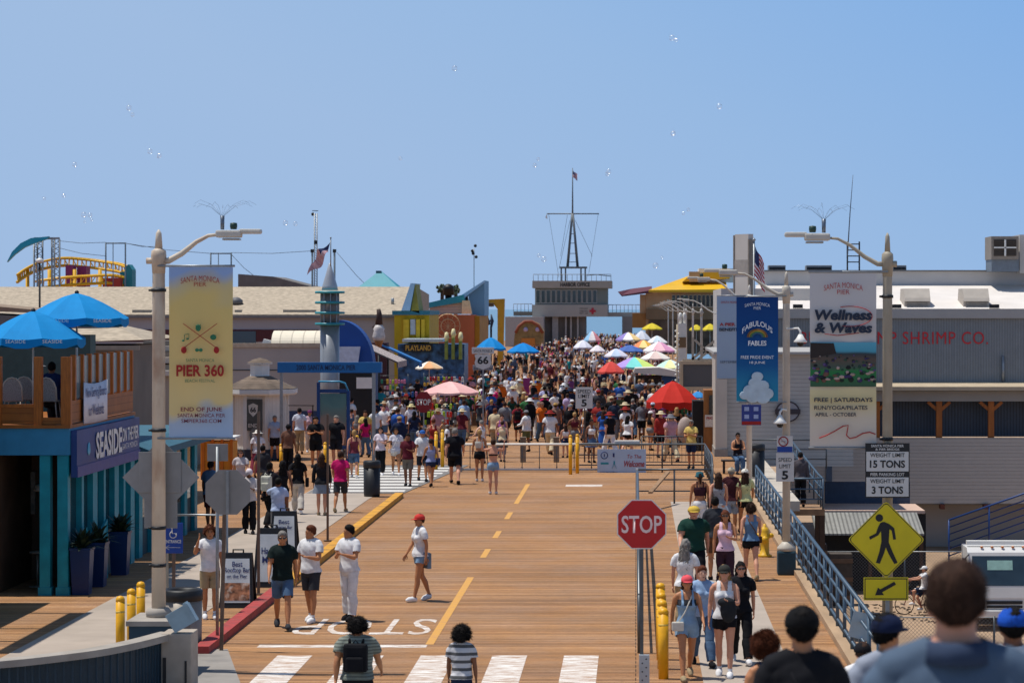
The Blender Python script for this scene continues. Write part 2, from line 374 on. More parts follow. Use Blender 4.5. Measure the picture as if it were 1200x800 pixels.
def skeleton(pose):
 p=POSES[pose];J={}
 for i,s in((0,1),(1,-1)):
  a,k=map(R,p['l'][i]);h=Vector((.088*s,0,.93))
  kn=h+Vector((.012*s,-math.sin(a),-math.cos(a))).normalized()*.435
  b=a-k;an=kn+Vector((0,-math.sin(b),-math.cos(b)))*.415
  f=max(min(b,.5),-.6)if pose!='cycle' else 0
  toe=an+Vector((.02*s,-math.cos(f*.7),-.42-(0 if b>0 else 0)+math.sin(f)*.6)).normalized()*.16
  J['hip',s],J['knee',s],J['ankle',s],J['toe',s]=h,kn,an,toe
  f,ab,e,tw=map(R,p['a'][i]);sh=Vector((.182*s,.0,1.425))
  u=Vector((s*math.sin(ab),-math.sin(f)*math.cos(ab),-math.cos(f)*math.cos(ab))).normalized()
  el=sh+u*.285
  g=f+e;w=Vector((s*(math.sin(ab)*.35)-s*math.sin(tw),-math.sin(g)*math.cos(tw),-math.cos(g)*math.cos(tw))).normalized()
  wr=el+w*.25;J['sh',s],J['el',s],J['wr',s],J['hd',s]=sh,el,wr,wr+w*.1
 return J
def body_mb(pose,fem,turn=0,fine=True):
 J=skeleton(pose);mb=MB()
 if fem:tor=[(.80,.02,.02),(.845,.13,.095),(.90,.172,.118),(.96,.168,.115),(1.03,.142,.098),(1.09,.124,.088),(1.16,.130,.093),(1.25,.146,.112),(1.30,.150,.118),(1.37,.148,.092),(1.42,.140,.078),(1.455,.115,.066),(1.475,.07,.055),(1.50,.03,.03)]
 else:tor=[(.80,.02,.02),(.845,.13,.10),(.90,.160,.118),(.96,.160,.118),(1.03,.152,.112),(1.09,.150,.11),(1.16,.158,.114),(1.25,.172,.122),(1.32,.182,.124),(1.38,.182,.112),(1.425,.165,.092),(1.46,.13,.072),(1.485,.08,.058),(1.51,.03,.03)]
 n=18;vs=[];fs=[]
 for z,a,b in tor:
  for k in range(n):
   th=2*math.pi*k/n;c,s_=math.cos(th),math.sin(th)
   vs.append((a*math.copysign(abs(c)**.85,c),b*math.copysign(abs(s_)**.85,s_)+(.012 if z<.95 else 0),z))
 for i in range(len(tor)-1):
  for k in range(n):
   k2=(k+1)%n;fs.append((i*n+k,i*n+k2,(i+1)*n+k2,(i+1)*n+k))
 fs.append(tuple(range(n-1,-1,-1)));fs.append(tuple(range((len(tor)-1)*n,len(tor)*n)))
 mb.add(vs,fs)
 for s in(1,-1):
  if fem:mb.ell((.068*s,-.085,1.27),.062,.06,.062)
  mb.ell((.075*s,.055,.90),.09,.085,.10)
  q_=.8 if fem else 1;mb.tube([(.01*s,.015,1.50),(.07*s,.012,1.462),(.13*s,.008,1.435),(.185*s,0,1.415)],[.05*q_,.056*q_,.056*q_,.05*q_],10)
  h,kn,an,toe=(J[q,s]for q in('hip','knee','ankle','toe'))
  th=.094 if fem else .088
  mb.tube([h+Vector((0,0,.02)),h.lerp(kn,.15),h.lerp(kn,.5),h.lerp(kn,.85),kn,kn.lerp(an,.12)],[th*.85,th,th*.84,.060,.056,.054],14)
  back=Vector((0,.018,0))
  mb.tube([kn,kn.lerp(an,.15)+back*.5,kn.lerp(an,.35)+back,kn.lerp(an,.65)+back*.4,kn.lerp(an,.92),an],[.052,.055,.058,.045,.034,.035],12)
  d=(toe-an);d.normalize();heel=an-Vector((d.x,d.y,0))*.045+Vector((0,0,-.045))
  mb.tube([heel,an.lerp(toe,.35)+Vector((0,0,-.02)),an.lerp(toe,.8),toe+d*.035],[.036,.045,.043,.022],10)
  mb.ell(an+Vector((0,.0,-.02)),.036,.045,.04)
  sh,el,wr,hd=(J[q,s]for q in('sh','el','wr','hd'))
  ar=.9 if fem else 1.0
  mb.ell(sh+Vector((-.03*s,0,-.01)),.056*ar,.056*ar,.052)
  mb.tube([sh+Vector((-.03*s,0,.0)),sh.lerp(el,.2),sh.lerp(el,.6),el],[.052*ar,.054*ar,.047*ar,.039*ar],12)
  mb.tube([el,el.lerp(wr,.25),el.lerp(wr,.7),wr],[.039*ar,.042*ar,.033*ar,.025*ar],12)
  w=(hd-wr).normalized();side=w.cross(Vector((0,1,0)));
  if side.length<.2:side=Vector((0,0,1)).cross(w)
  side.normalize();nrm=w.cross(side).normalized()
  if not fine:mb.tube([wr,wr+w*.05,wr+w*.10,wr+w*.16],[.026,.034,.032,.015],8)
  else:
   pts=[]
   for t,a,b in((-.01,.024,.02),(.02,.034,.018),(.06,.041,.016),(.09,.040,.014)):
    for k in range(8):
     q=2*math.pi*k/8;pts.append(wr+w*t+nrm*math.cos(q)*a+side*math.sin(q)*b)
   f2=[(i*8+k,i*8+(k+1)%8,(i+1)*8+(k+1)%8,(i+1)*8+k)for i in range(3)for k in range(8)]
   f2+=[tuple(range(7,-1,-1)),tuple(range(24,32))]
   mb.add(pts,f2)
 mb.tube([(0,.01,1.44),(0,.005,1.50),(0,-.005,1.57)],[.07 if not fem else .055,.061 if not fem else .046,.058 if not fem else .045],14)
 hc=Vector((0,-.012,1.625));Rz=Matrix.Rotation(turn,3,'Z')
 hb=MB()
 hb.ell((0,.012,.02),.069,.092,.098,16,12)
 hb.ell((0,-.02,-.045),.056,.066,.072,14,10)
 hb.ell((0,-.088,-.02),.012,.018,.024,8,6)
 hb.ell((0,-.072,-.096),.024,.02,.018,8,6)
 for s in(1,-1):
  hb.ell((.074*s,.008,-.01),.013,.021,.034,8,6)
  hb.ell((.03*s,-.066,.012),.022,.018,.012,8,6)
 mb.add([hc+Rz@Vector(v)for v in hb.v],hb.f,0,True)
 return mb,J,hc
def fingers_mb(J):
 mb=MB()
 for s in(1,-1):
  wr,hd=J['wr',s],J['hd',s];w=(hd-wr).normalized();side=w.cross(Vector((0,1,0)))
  if side.length<.2:side=Vector((0,0,1)).cross(w)
  side.normalize();nrm=w.cross(side).normalized();pal=side*(-s)
  for i,L in enumerate((.068,.078,.072,.056)):
   o=wr+w*.08+nrm*(-.030+.020*i)
   mb.tube([o,o+w*L*.45,o+w*L*.8+pal*.012,o+w*L*.95+pal*.028],[.0085,.0082,.0075,.006],6)
  o=wr+w*.03+nrm*(-.034)
  mb.tube([o,o+w*.03-nrm*.022,o+w*.062-nrm*.026+pal*.01],[.0115,.010,.0075],6)
 return mb
REG=['pelvis','chest','neck','head','uarm','farm','hand','thigh','shin','foot']
BODY={}
def make_body(pose,fem,turn=0,vox=.015):
 key=(pose,fem,round(turn,2),vox)
 if key in BODY:return BODY[key]
 fine=vox<.022
 mb,J,hc=body_mb(pose,fem,turn,fine)
 me=mb.mesh('b');ob=bpy.data.objects.new('b',me);COL.objects.link(ob)
 rm=ob.modifiers.new('r','REMESH');rm.mode='VOXEL';rm.voxel_size=vox;rm.use_smooth_shade=True
 sm=ob.modifiers.new('s','SMOOTH');sm.factor=.5;sm.iterations=3 if fine else 1
 me2=bpy.data.meshes.new_from_object(ob.evaluated_get(bpy.context.evaluated_depsgraph_get()))
 bpy.data.objects.remove(ob);bpy.data.meshes.remove(me)
 nv=len(me2.vertices);V=np.empty(nv*3);me2.vertices.foreach_get('co',V);V=V.reshape(-1,3)
 Nn=np.array([v.normal[:]for v in me2.vertices]);
 faces=[tuple(p.vertices)for p in me2.polygons]
 bones=[('pelvis',(0,0,.86),(0,0,1.0),.15,0),('chest',(0,0,1.05),(0,0,1.36),.155,0),('neck',(0,0,1.49),(0,0,1.54),.05,0),('head',hc+Vector((0,0,-.03)),hc+Vector((0,0,.03)),.088,0)]
 for s in(1,-1):
  bones+=[('uarm',J['sh',s],J['el',s],.05,s),('farm',J['el',s],J['wr',s],.036,s),('hand',J['wr',s]+(J['hd',s]-J['wr',s])*.15,J['hd',s]+(J['hd',s]-J['wr',s]).normalized()*.09,.032,s),('thigh',J['hip',s]+Vector((0,0,-.04)),J['knee',s],.08,s),('shin',J['knee',s],J['ankle',s],.046,s),('foot',J['ankle',s]+Vector((0,0,-.02)),J['toe',s],.05,s)]
 best=np.full(nv,1e9);reg=np.zeros(nv,int);T=np.zeros(nv);S=np.zeros(nv,int)
 for nm,p,q,r,s in bones:
  p=np.array(p);q=np.array(q);d=q-p
  t=((V-p)@d)/(d@d);tc=np.clip(t,0,1)
  dist=np.linalg.norm(V-(p+tc[:,None]*d),axis=1)-r
  m=dist<best;best[m]=dist[m];reg[m]=REG.index(nm);T[m]=t[m];S[m]=s
 zmin=V[:,2].min()
 bpy.data.meshes.remove(me2)
 B=dict(V=V,N=Nn,F=faces,reg=reg,T=T,S=S,J=J,hc=hc,zmin=zmin,turn=turn,fine=fine,key=key,fem=fem)
 BODY[key]=B
 return B
def rg(B,n):return B['reg']==REG.index(n)
def hl(B):
 c,s=math.cos(-B['turn']),math.sin(-B['turn']);q=B['V']-np.array(B['hc'])
 return np.stack([q[:,0]*c-q[:,1]*s,q[:,0]*s+q[:,1]*c,q[:,2]],1)
def wob(V,f=14,a=1):return a*(np.sin(V[:,0]*f*1.3+V[:,2]*f)+np.sin(V[:,1]*f*1.7-V[:,2]*f*.6+1.3))*.5
def gmask(B,kind):
 V=B['V'];T=B['T'];x,y,z=V.T
 tor=rg(B,'pelvis')|rg(B,'chest');neck=rg(B,'neck');ua=rg(B,'uarm');fa=rg(B,'farm');th=rg(B,'thigh');sh=rg(B,'shin');ft=rg(B,'foot')
 if kind=='tee':
  m=(tor&(z>.90))|(ua&(T<.6))|(neck&(z<1.475))|(th&(z>.9));off=.016+.020*np.clip((1.1-z)/.2,0,1)+.012*np.clip(T*ua/.6,0,1)+wob(V,16,.007)+wob(V[:,::-1],43,.003)
 elif kind=='long':
  m=(tor&(z>.88))|ua|(fa&(T<.92))|(neck&(z<1.475))|(th&(z>.88));off=.018+.018*np.clip((1.1-z)/.2,0,1)+wob(V,18,.008)+wob(V[:,::-1],43,.003)
 elif kind=='tank':
  m=(tor&(z>.92)&((z<1.36)|((np.abs(x)>.05)&(np.abs(x)<.12)&(z<1.5))))|(th&(z>.92));off=.012+.018*np.clip((1.1-z)/.2,0,1)+wob(V,14,.003)
 elif kind=='crop':
  m=(tor&(z>1.12)&(z<1.36))|(tor&(np.abs(x)>.06)&(np.abs(x)<.1)&(z>=1.36)&(z<1.5));off=.012+wob(V,14,.002)
 elif kind=='bikini':
  m=tor&(z>1.22)&(z<1.285);off=.008+0*z
 elif kind=='overalls':
  m=(tor&(z<1.28)&((y<.05)|(z<1.1)))|(th&(T<.36))|(tor&(np.abs(x)>.055)&(np.abs(x)<.1)&(z>=1.28)&(z<1.5));off=.022+.012*np.clip((T*th)/.36,0,1)+wob(V,14,.003)
 elif kind=='shorts':
  m=(tor&(z<1.0))|(th&(T<.80));off=.016+.026*np.clip(T*th,0,1)+wob(V,12,.003)
 elif kind=='hot':
  m=(tor&(z<1.02))|(th&(T<.32));off=.014+.02*np.clip(T*th,0,.4)+wob(V,12,.002)
 elif kind=='trousers':
  m=(tor&(z<1.0))|th|(sh&(T<.97));off=.015+.016*np.clip(T*th,0,1)+sh*(.022+.014*np.clip(T,0,1))+wob(V,16,.007)+wob(V[:,::-1],37,.003)
 elif kind=='leggings':
  m=(tor&(z<1.0))|th|(sh&(T<.92));off=.009+0*z
 elif kind=='shoes':
  m=ft|(sh&(T>1.0));off=.012+0*z
 elif kind=='socks':
  m=sh&(T>.84);off=.006+0*z
 elif kind in('hair','hairlong','curly','afro'):
  h=hl(B);hd=rg(B,'head')|(neck&(h[:,2]>-.12))
  line=.070-(h[:,1]+.09)*(.80 if kind=='hair' else 1.0)
  m=hd&(h[:,2]>line)
  off={'hair':.013,'hairlong':.02,'curly':.035,'afro':.075}[kind]+wob(V,60,.004 if kind=='hair' else .010)
  if kind=='hair':off=(off+.012*np.clip((h[:,2]-.03)/.05,0,1))*np.clip((h[:,2]-line)/.05+.12,0,1)
 return m,off
def extract(B,kind,side=0):
 m,off=gmask(B,kind)
 if side:m=m&(B['S']==side)
 V=B['V']+B['N']*off[:,None]
 idx={};vs=[];fs=[]
 for f in B['F']:
  if all(m[i]for i in f):
   g=[]
   for i in f:
    if i not in idx:idx[i]=len(vs);vs.append(tuple(V[i]))
    g.append(idx[i])
   fs.append(tuple(g))
 return vs,fs
def loft_skirt(B,z0,z1,r0,r1,flare_y=.9,n=28):
 vs=[];fs=[];k_=7
 cx=(B['J']['knee',1].y+B['J']['knee',-1].y)/2
 for i in range(k_+1):
  t=i/k_;z=z0+(z1-z0)*t;r=r0+(r1-r0)*t**.8
  for k in range(n):
   th=2*math.pi*k/n;w=1+.07*t*math.sin(th*7+.7)+.03*t*math.sin(th*3)
   vs.append((r*w*math.cos(th),.01+cx*t*.5+r*w*.78*flare_y*math.sin(th),z))
 for i in range(k_):
  for k in range(n):
   k2=(k+1)%n;fs.append((i*n+k,(i+1)*n+k,(i+1)*n+k2,i*n+k2))
 return vs,fs
def long_hair(B,length=.34,wide=.085):
 """hair falling down the back from the head"""
 hc=B['hc'];Rz=Matrix.Rotation(B['turn'],3,'Z');vs=[];fs=[];n=14;k_=8
 for i in range(k_+1):
  t=i/k_;z=.03-(length+.03)*t
  a=wide*(.8+.35*math.sin(min(t*1.9,1.57)))*(1-.55*max(0,t-.75)*2);b=.05*(1-.35*t);yc=.055+.035*math.sin(t*2.2)
  for k in range(n):
   th=2*math.pi*k/n;w=1+.08*math.sin(th*5+t*3)
   vs.append(hc+Rz@Vector((a*w*math.cos(th),yc+b*w*math.sin(th),z)))
 for i in range(k_):
  for k in range(n):
   k2=(k+1)%n;fs.append((i*n+k,i*n+k2,(i+1)*n+k2,(i+1)*n+k))
 fs.append(tuple(range(n-1,-1,-1)));fs.append(tuple(range(k_*n,(k_+1)*n)))
 return vs,fs
def strands(vs,fs,n,L,up=.3):
 rs=random.Random(n);o=[];fo=[]
 for _ in range(n):
  f=rs.choice(fs);p=sum((Vector(vs[i])for i in f),Vector())/len(f);q=Vector(vs[f[1]])-Vector(vs[f[0]]);r=Vector(vs[f[2]])-Vector(vs[f[1]]);nn=q.cross(r)
  if nn.length<1e-12:continue
  nn.normalize();p+=q*rs.uniform(-.5,.5)+r*rs.uniform(-.5,.5)-nn*.004
  d=(nn*up+Vector((rs.gauss(0,.35),rs.gauss(0,.35),-.45+rs.gauss(0,.3)))).normalized()*L*rs.uniform(.5,1.3);w=nn.cross(d).normalized()*L*.09
  b=len(o);o+=[p-w,p+w,p+d+nn*.003];fo.append((b,b+1,b+2))
 return o,fo
def headpiece(B,kind):
 hc=B['hc'];Rz=Matrix.Rotation(B['turn'],3,'Z');mb=MB()
 if kind=='cap':
  n=16
  mb.lathe([(.098,.022),(.100,.05),(.092,.085),(.065,.118),(.025,.135),(0,.138)],(0,.008,0),n,sy=1.12)
  v=[];
  for i in range(9):
   th=math.pi*(1.12+.76*i/8);v.append((.085*math.cos(th)*1.0,.008+.105*math.sin(th),.04));
  w=[(x*1.02,y-.085*math.sin(math.pi*i/8)**.5,.026)for i,(x,y,z)in enumerate(v)]
  u=[(x,y,z-.006)for x,y,z in v];q=[(x,y,z-.006)for x,y,z in w]
  A=v+w+u+q;f=[]
  for i in range(8):f+=[(i,i+1,9+i+1,9+i),(18+i,27+i,27+i+1,18+i+1),(9+i,10+i,28+i,27+i)]
  mb.add(A,f,0,True)
 elif kind=='sunhat':
  mb.lathe([(.20,.012),(.21,.022),(.15,.038),(.104,.045),(.100,.09),(.085,.125),(.04,.14),(0,.141)],(0,.006,0),20)
 elif kind=='bucket':
  mb.lathe([(.13,.0),(.134,.006),(.102,.05),(.096,.11),(.06,.13),(0,.132)],(0,.006,0),16)
 elif kind=='collar':
  mb.lathe([(.078,-.155),(.086,-.10),(.098,-.108),(.112,-.165),(.10,-.17)],(0,.02,0),18,sy=1.15)
 elif kind=='scarf':
  mb.ell((0,.012,.02),.095,.112,.112,14,10)
 elif kind=='bun':
  mb.ell((.0,.115,.055),.055,.055,.055,12,8);mb.ell((0.03,.12,.09),.035,.035,.03,8,6)
 elif kind=='tail':
  mb.tube([(0,.09,.05),(0,.14,.04),(0,.15,-.05),(0,.135,-.17)],[.025,.035,.035,.012],10)
 elif kind=='glasses':
  for s in(1,-1):mb.ell((.033*s,-.088,.012),.027,.009,.018,10,6);mb.bar((.06*s,-.078,.018),(.08*s,.0,.012),.005,.008)
  mb.bar((-.012,-.094,.016),(.012,-.094,.016),.006)
 elif kind=='eyes':
  for s in(1,-1):mb.ell((.031*s,-.083,.010),.012,.006,.006,8,6);mb.ell((.032*s,-.084,.030),.018,.006,.0035,8,4)
  mb.ell((0,-.087,-.062),.022,.006,.005,8,4)
 m2=MB();m2.v=[tuple(hc+Rz@Vector(v))for v in mb.v];m2.f=mb.f;m2.m=mb.m;m2.s=mb.s
 return m2
def bag(B,kind):
 mb=MB()
 if kind=='backpack':
  mb.rbox((0,.175,1.22),.28,.15,.40,.05);mb.rbox((0,.26,1.14),.2,.06,.2,.025)
  for s in(1,-1):mb.tube([(.075*s,.12,1.42),(.085*s,.04,1.50),(.09*s,-.08,1.44),(.10*s,-.13,1.30),(.13*s,-.05,1.1),(.12*s,.1,1.04)],.017,6)
  mb.tube([(0-.03,.16,1.42),(0,.17,1.47),(.03,.16,1.42)],.008,6)
 elif kind=='crossbody':
  mb.tube([(.10,.03,1.49),(.05,-.12,1.38),(-.06,-.17,1.15),(-.17,-.13,.98)],.012,6)
  mb.tube([(.10,.03,1.49),(.05,.14,1.35),(-.08,.16,1.15),(-.17,-.02,.98)],.012,6)
  mb.rbox((-.17,-.15,.93),.20,.07,.15,.02)
 elif kind=='tote':
  x=B['J']['sh',-1].x
  mb.tube([(x+.03,-.06,1.05),(x+.02,-.05,1.35),(x+.03,0,1.485),(x+.02,.06,1.35),(x+.03,.07,1.05)],.010,6)
  mb.rbox((x-.08,.01,.94),.10,.30,.26,.03)
 elif kind=='waist jacket':
  mb.lathe([(.19,.92),(.20,.96),(.175,1.0)],(0,.01,0),18,sy=.78);
  mb.prism([(-.17,.1+.0),(.17,.1),(.19,.17),(0,.2),(-.19,.17)],.66,.97,axis='Z')
 elif kind=='held jacket':
  w=B['J']['wr',1];mb.ell(w+Vector((-.02,-.05,-.12)),.13,.08,.2,12,8);mb.ell(w+Vector((-.05,-.06,.0)),.14,.07,.08)
 elif kind=='carrier':
  w=B['J']['hd',-1];mb.rbox(w+Vector((0,0,-.25)),.12,.28,.3,.03);mb.tube([w+Vector((0,-.08,-.1)),w+Vector((0,0,.0)),w+Vector((0,.08,-.1))],.008,6)
 return mb
GM={}
def gmesh(B,kind,side=0):
 k=(B['key'],kind,side)
 if k in GM:return GM[k]
 if kind=='skirt':vs,fs=loft_skirt(B,1.0,.62,.165,.25)
 elif kind=='longskirt':vs,fs=loft_skirt(B,1.0,.18,.165,.30)
 elif kind=='dress':vs,fs=loft_skirt(B,1.05,.28,.155,.28)
 else:vs,fs=extract(B,kind,side)
 mb=MB();mb.add(vs,fs,0,True)
 if kind in('hair','curly','afro')and fs and B['fine']:
  fg_=B['key'][3]<.0135;v2,f2=strands(vs,fs,9000 if fg_ else 1400,{'hair':.015,'curly':.035,'afro':.05}[kind]*(1 if fg_ else 1.2),.9 if kind!='hair' else .4);mb.add(v2,f2)
 if kind=='hairlong':
  v2,f2=long_hair(B,.40,.095);mb.add(v2,f2,0,True)
  if B['fine']:v3,f3=strands([tuple(v)for v in v2],f2,500,.07,.12);mb.add(v3,f3)
 me=mb.mesh(kind);me.materials.append(None);GM[k]=me
 return me
def link_mat(o,i,m):o.material_slots[i].link='OBJECT';o.material_slots[i].material=m
PNAME={'tee':'shirt','long':'long_sleeved_top','tank':'sleeveless_top','crop':'crop_top','bikini':'bikini_top','overalls':'overalls','shorts':'shorts','hot':'shorts','trousers':'trousers','leggings':'leggings','shoes':'shoes','socks':'socks','hair':'hair','hairlong':'hair','curly':'hair','afro':'hair','skirt':'skirt','longskirt':'skirt','dress':'dress_skirt','cap':'cap','sunhat':'sun_hat','bucket':'bucket_hat','scarf':'head_scarf','bun':'hair_bun','tail':'ponytail','glasses':'sunglasses','eyes':'eyes','collar':'shirt_collar','backpack':'backpack','crossbody':'shoulder_bag','tote':'tote_bag','waist jacket':'jacket_tied_at_waist','held jacket':'held_jacket','carrier':'carrier_bag'}
BMESH={}
PEOPLE=[]
def person(loc,H,rot,label,pose='stand',fem=False,turn=0,sk='light',wear=(),hair=('hair','brown'),extra=(),vox=.015,group=None,fingers=True,name='person',lean=0,wide=1):
 """one continuous body mesh; garments, hair, hats and bags are its children"""
 B=make_body(pose,fem,R(turn),vox);key=B['key']
 if key not in BMESH:
  mb=MB();mb.add([tuple(v)for v in B['V']],B['F'],0,True)
  if B['fine']and fingers:
   fm=fingers_mb(B['J']);mb.add(fm.v,fm.f,0,True)
  me=mb.mesh('person_body');me.materials.append(None);BMESH[key]=me
 o=bpy.data.objects.new(name,BMESH[key]);COL.objects.link(o);link_mat(o,0,skin(sk))
 s=H/1.745
 o.scale=(s*wide,s*(1+(wide-1)*.8),s);o.rotation_euler=(R(lean),0,R(rot));o.location=(loc[0],loc[1],loc[2]-B['zmin']*s)
 if pose in('sit','cycle'):o.location=loc
 tag(o,label,'person',group)
 def child(me,nm,m):
  c=bpy.data.objects.new(nm,me);COL.objects.link(c);c.parent=o
  if not len(me.materials):me.materials.append(None)
  link_mat(c,0,m);return c
 for g,c in wear:
  if g in('shoes','socks'):
   for sd_ in(1,-1):child(gmesh(B,g,sd_),g[:-1],cloth(c))
  else:child(gmesh(B,g),PNAME[g],cloth(c))
 if hair:
  k,c=hair;child(gmesh(B,k),'hair',hairm(c))
 for e in extra:
  k,c=e
  kk=(key,k)
  if kk not in GM:
   mb=headpiece(B,k)if k in('collar','cap','sunhat','bucket','scarf','bun','tail','glasses','eyes')else bag(B,k)
   if k in('bun','tail'):v2,f2=strands([tuple(v)for v in mb.v],mb.f,1500,.035,.8);mb.add(v2,f2)
   GM[kk]=mb.mesh(k)
  child(GM[kk],PNAME[k],hairm(c)if k in('bun','tail')else mat('dark lens','#101012',.15,0,.1,5,spec=.9)if k=='glasses' else mat('eye brown and lip shade','#3b1f18',.5)if k=='eyes' else cloth(c))
 PEOPLE.append((o.location.x,o.location.y))
 return o
def pp(px,foot,H=1.72,rot=0,label='',z=0,Y=None,**k):
 Y=Y or GY(foot,z)
 return person((GX(px,Y),Y,z),H,rot,label,**k)
SIMPLE={}
def simple_mesh(pose,fem,top,bot,hair,hat,vox=.032):
 k=(pose,fem,top,bot,hair,hat,vox)
 if k in SIMPLE:return SIMPLE[k]
 B=make_body(pose,fem,0,vox);V=B['V'].copy();F=B['F'];fm=np.zeros(len(F),int)
 Fa=[np.array(f)for f in F]
 for g,mi in((bot,2),(top,1),(hair,3),('shoes',4)):
  if g in('skirt','dress','longskirt'):continue
  m,off=gmask(B,g);V=np.where(m[:,None],B['V']+B['N']*np.maximum(off,0)[:,None],V)
  for i,f in enumerate(Fa):
   if m[f].sum()*2>len(f):fm[i]=mi
 mb=MB();zm=B['zmin']
 for i,f in enumerate(F):pass
 mb.v=[tuple(v)for v in V];mb.f=list(F);mb.m=list(int(x)for x in fm);mb.s=[True]*len(F)
 if bot in('skirt','dress'):
  vs,fs=loft_skirt(B,1.03,.62 if bot=='skirt' else .3,.155,.26,n=12);mb.add(vs,fs,2,True)
 if hair=='hairlong':vs,fs=long_hair(B);mb.add(vs,fs,3,True)
 if hat:h=headpiece(B,hat);mb.add(h.v,h.f,5,True)
 me=mb.mesh('person_figure',(0,0,zm))
 for i in range(6):me.materials.append(None)
 SIMPLE[k]=me
 return me
# ================================================================ LEFT SIDE
M_TEAL=mat('teal painted timber','#128c9a',.5,0,.15,4,dirt=.25,dirtcol='#0a5560')
M_TEALD=mat('blue fascia paint','#3385ac',.5,0,.1,3)
M_ORW=lines_mat('orange stained boards','#9a5a1c','Z',.16,.5,.07,.5,.18)
M_ORP=mat('orange stained post','#a35c1a',.5,0,.25,6,stretch=(6,6,.7))
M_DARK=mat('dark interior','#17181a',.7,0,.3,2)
M_WHITE=mat('white paint','#dcdad4',.5,0,.06,3)
M_NAVYS=mat('navy blue plastic','#0f2c5a',.4,0,.1,4)
M_GLASS=glass_mat('tinted window glass')
M_GALV=mat('galvanised steel','#8f9396',.45,.6,.12,8)
M_BLACK=mat('black paint','#1a1a1c',.5,0,.15,6)
M_YBOL=mat('yellow bollard paint','#e0a410',.45,0,.1,5,dirt=.3,dirtcol='#8f6410')
M_POLE=mat('weathered cream pole paint','#c3b5a2',.55,0,.14,3,dirt=.85,dirtcol='#85502e',stretch=(1,1,.4))
M_BROWN=mat('rusty brown post','#6d5a4c',.6,.2,.2,5)
LX=-11.5;LY=51.9
root=empty('restaurant_building',(-15,LY+4,0),'two storey teal restaurant with orange boarded roof terrace at the left edge','building')
def part(name,mb,m,root_):return mb.build(name,m,root_)
for x in(LX-.12,-11.98,-14.4,-16.9):
 mb=MB();w=.21
 mb.bx(x-w/2,x+w/2,LY,LY+.24,0,2.83);mb.bx(x-w/2-.03,x+w/2+.03,LY-.02,LY+.27,0,.16)
 part('column',mb,M_TEAL,root)
for i,y in enumerate((53.25,54.35,55.45,56.6,57.6,58.4)):
 mb=MB();mb.bx(LX-.24,LX,y-.1,y+.1+(.25 if i%2 else 0),0,2.84);part('column',mb,M_TEAL,root)
mb=MB();mb.bx(-19,LX-.3,LY+3.2,LY+3.3,0,2.8);mb.bx(LX-1.6,LX-1.5,LY+.4,58.3,0,2.8);part('interior_wall',mb,mat('dark panelled interior','#5a4636',.7,0,.3,1.5),root)
for k,(a,b_)in enumerate(((-19,-17.1),(-16.7,-15.1),(-14.7,-13.2))):
 mb=MB();mb.bx(a,b_,LY+2.6,LY+3.1,0,1.05);mb.bx(a-.05,b_+.05,LY+2.5,LY+3.15,1.053,1.1);part('bar_counter',mb,mat('bar counter wood','#3c2c22',.5),root)
for k in range(4):
 x=-12.5-.75*k;mb=MB();mb.lathe([(.17,.7),(.18,.74),(0,.76)],(x,LY+1.6,0),12);mb.tube([(x,LY+1.6,0),(x,LY+1.6,.7)],.025,6);mb.lathe([(.18,0),(.18,.02),(0,.04)],(x,LY+1.6,0),12);part('bar_stool',mb,mat('pale stool metal','#9a948a',.4,.4),root)
 mb=MB();mb.tube([(x,LY+1.9,2.1),(x,LY+1.9,2.8)],.01,4);mb.lathe([(.16,1.98),(.12,2.1),(.03,2.14)],(x,LY+1.9,0),12);part('pendant_shade',mb,mat('pale pendant shade','#b9b2a4',.5),root)
for xq in(-15.6,-13.9):mb=MB();mb.bx(xq,xq+1,LY+3.1,LY+3.19,1.4,2.3);part('menu_panel',mb,mat('chalky menu panel','#8f8a80',.6,0,.4,6),root)
for i,y in enumerate((52.8,53.85,54.95,56.1,57.15)):
 mb=MB();mb.bx(LX-.14,LX-.12,y-.4,y+.4,1.0,2.8);part('window_pane',mb,M_GLASS,root)
 mb=MB();mb.bx(LX-.17,LX-.06,y-.42,y+.42,0,.97);part('lower_panel',mb,mat('dark teal panel','#0c4a58',.5),root)
mb=MB();mb.bx(-19,LX+.02,LY-.02,58.6,2.84,3.38);part('fascia',mb,M_TEALD,root)
mb=MB();mb.bx(-19,LX+.05,LY-.06,58.6,3.383,3.45);part('terrace_floor',mb,M_ORW,root)
zb=3.45
for x,w in((-12.93,.13),(-12.12,.16),(LX-.05,.2),(-14.0,.13),(-15.2,.13)):
 mb=MB();mb.bx(x-w/2,x+w/2,LY-.03,LY+.12,zb,4.83);part('terrace_post',mb,M_ORP,root)
mb=MB();mb.bx(-19,-12.2,LY+.003,LY+.06,zb+.02,3.80);mb.bx(-12.04,LX-.15,LY+.003,LY+.06,zb+.02,3.6);part('terrace_boards',mb,M_ORW,root)
mb=MB();mb.bx(-19,-12.2,LY-.01,LY+.08,3.803,3.87);part('terrace_rail',mb,M_ORP,root)
mb=MB();mb.bx(LX-.06,LX,LY+.13,58.55,zb+.02,3.93);part('side_boards',mb,M_ORW,root)
M_GL2=mat('pale wind screen glass','#748a8e',.15,0,.15,1.2,spec=.8)
ys=[52.5,53.25,54.0,54.75,55.5,56.25,57.0,57.75,58.45]
for y in ys:
 mb=MB();mb.bx(LX-.08,LX+.02,y-.05,y+.05,3.933,4.86);part('side_post',mb,M_ORP,root)
for a,b_ in zip(ys[:-1],ys[1:]):
 mb=MB();mb.bx(LX-.045,LX-.025,a+.12,b_-.12,3.96,4.83);part('wind_screen',mb,M_GL2,root)
mb=MB();mb.bx(-19,-12.7,59.6,60.2,0,5.2);part('rear_wall',mb,mat('rear wall dark green','#39504c',.7),root)
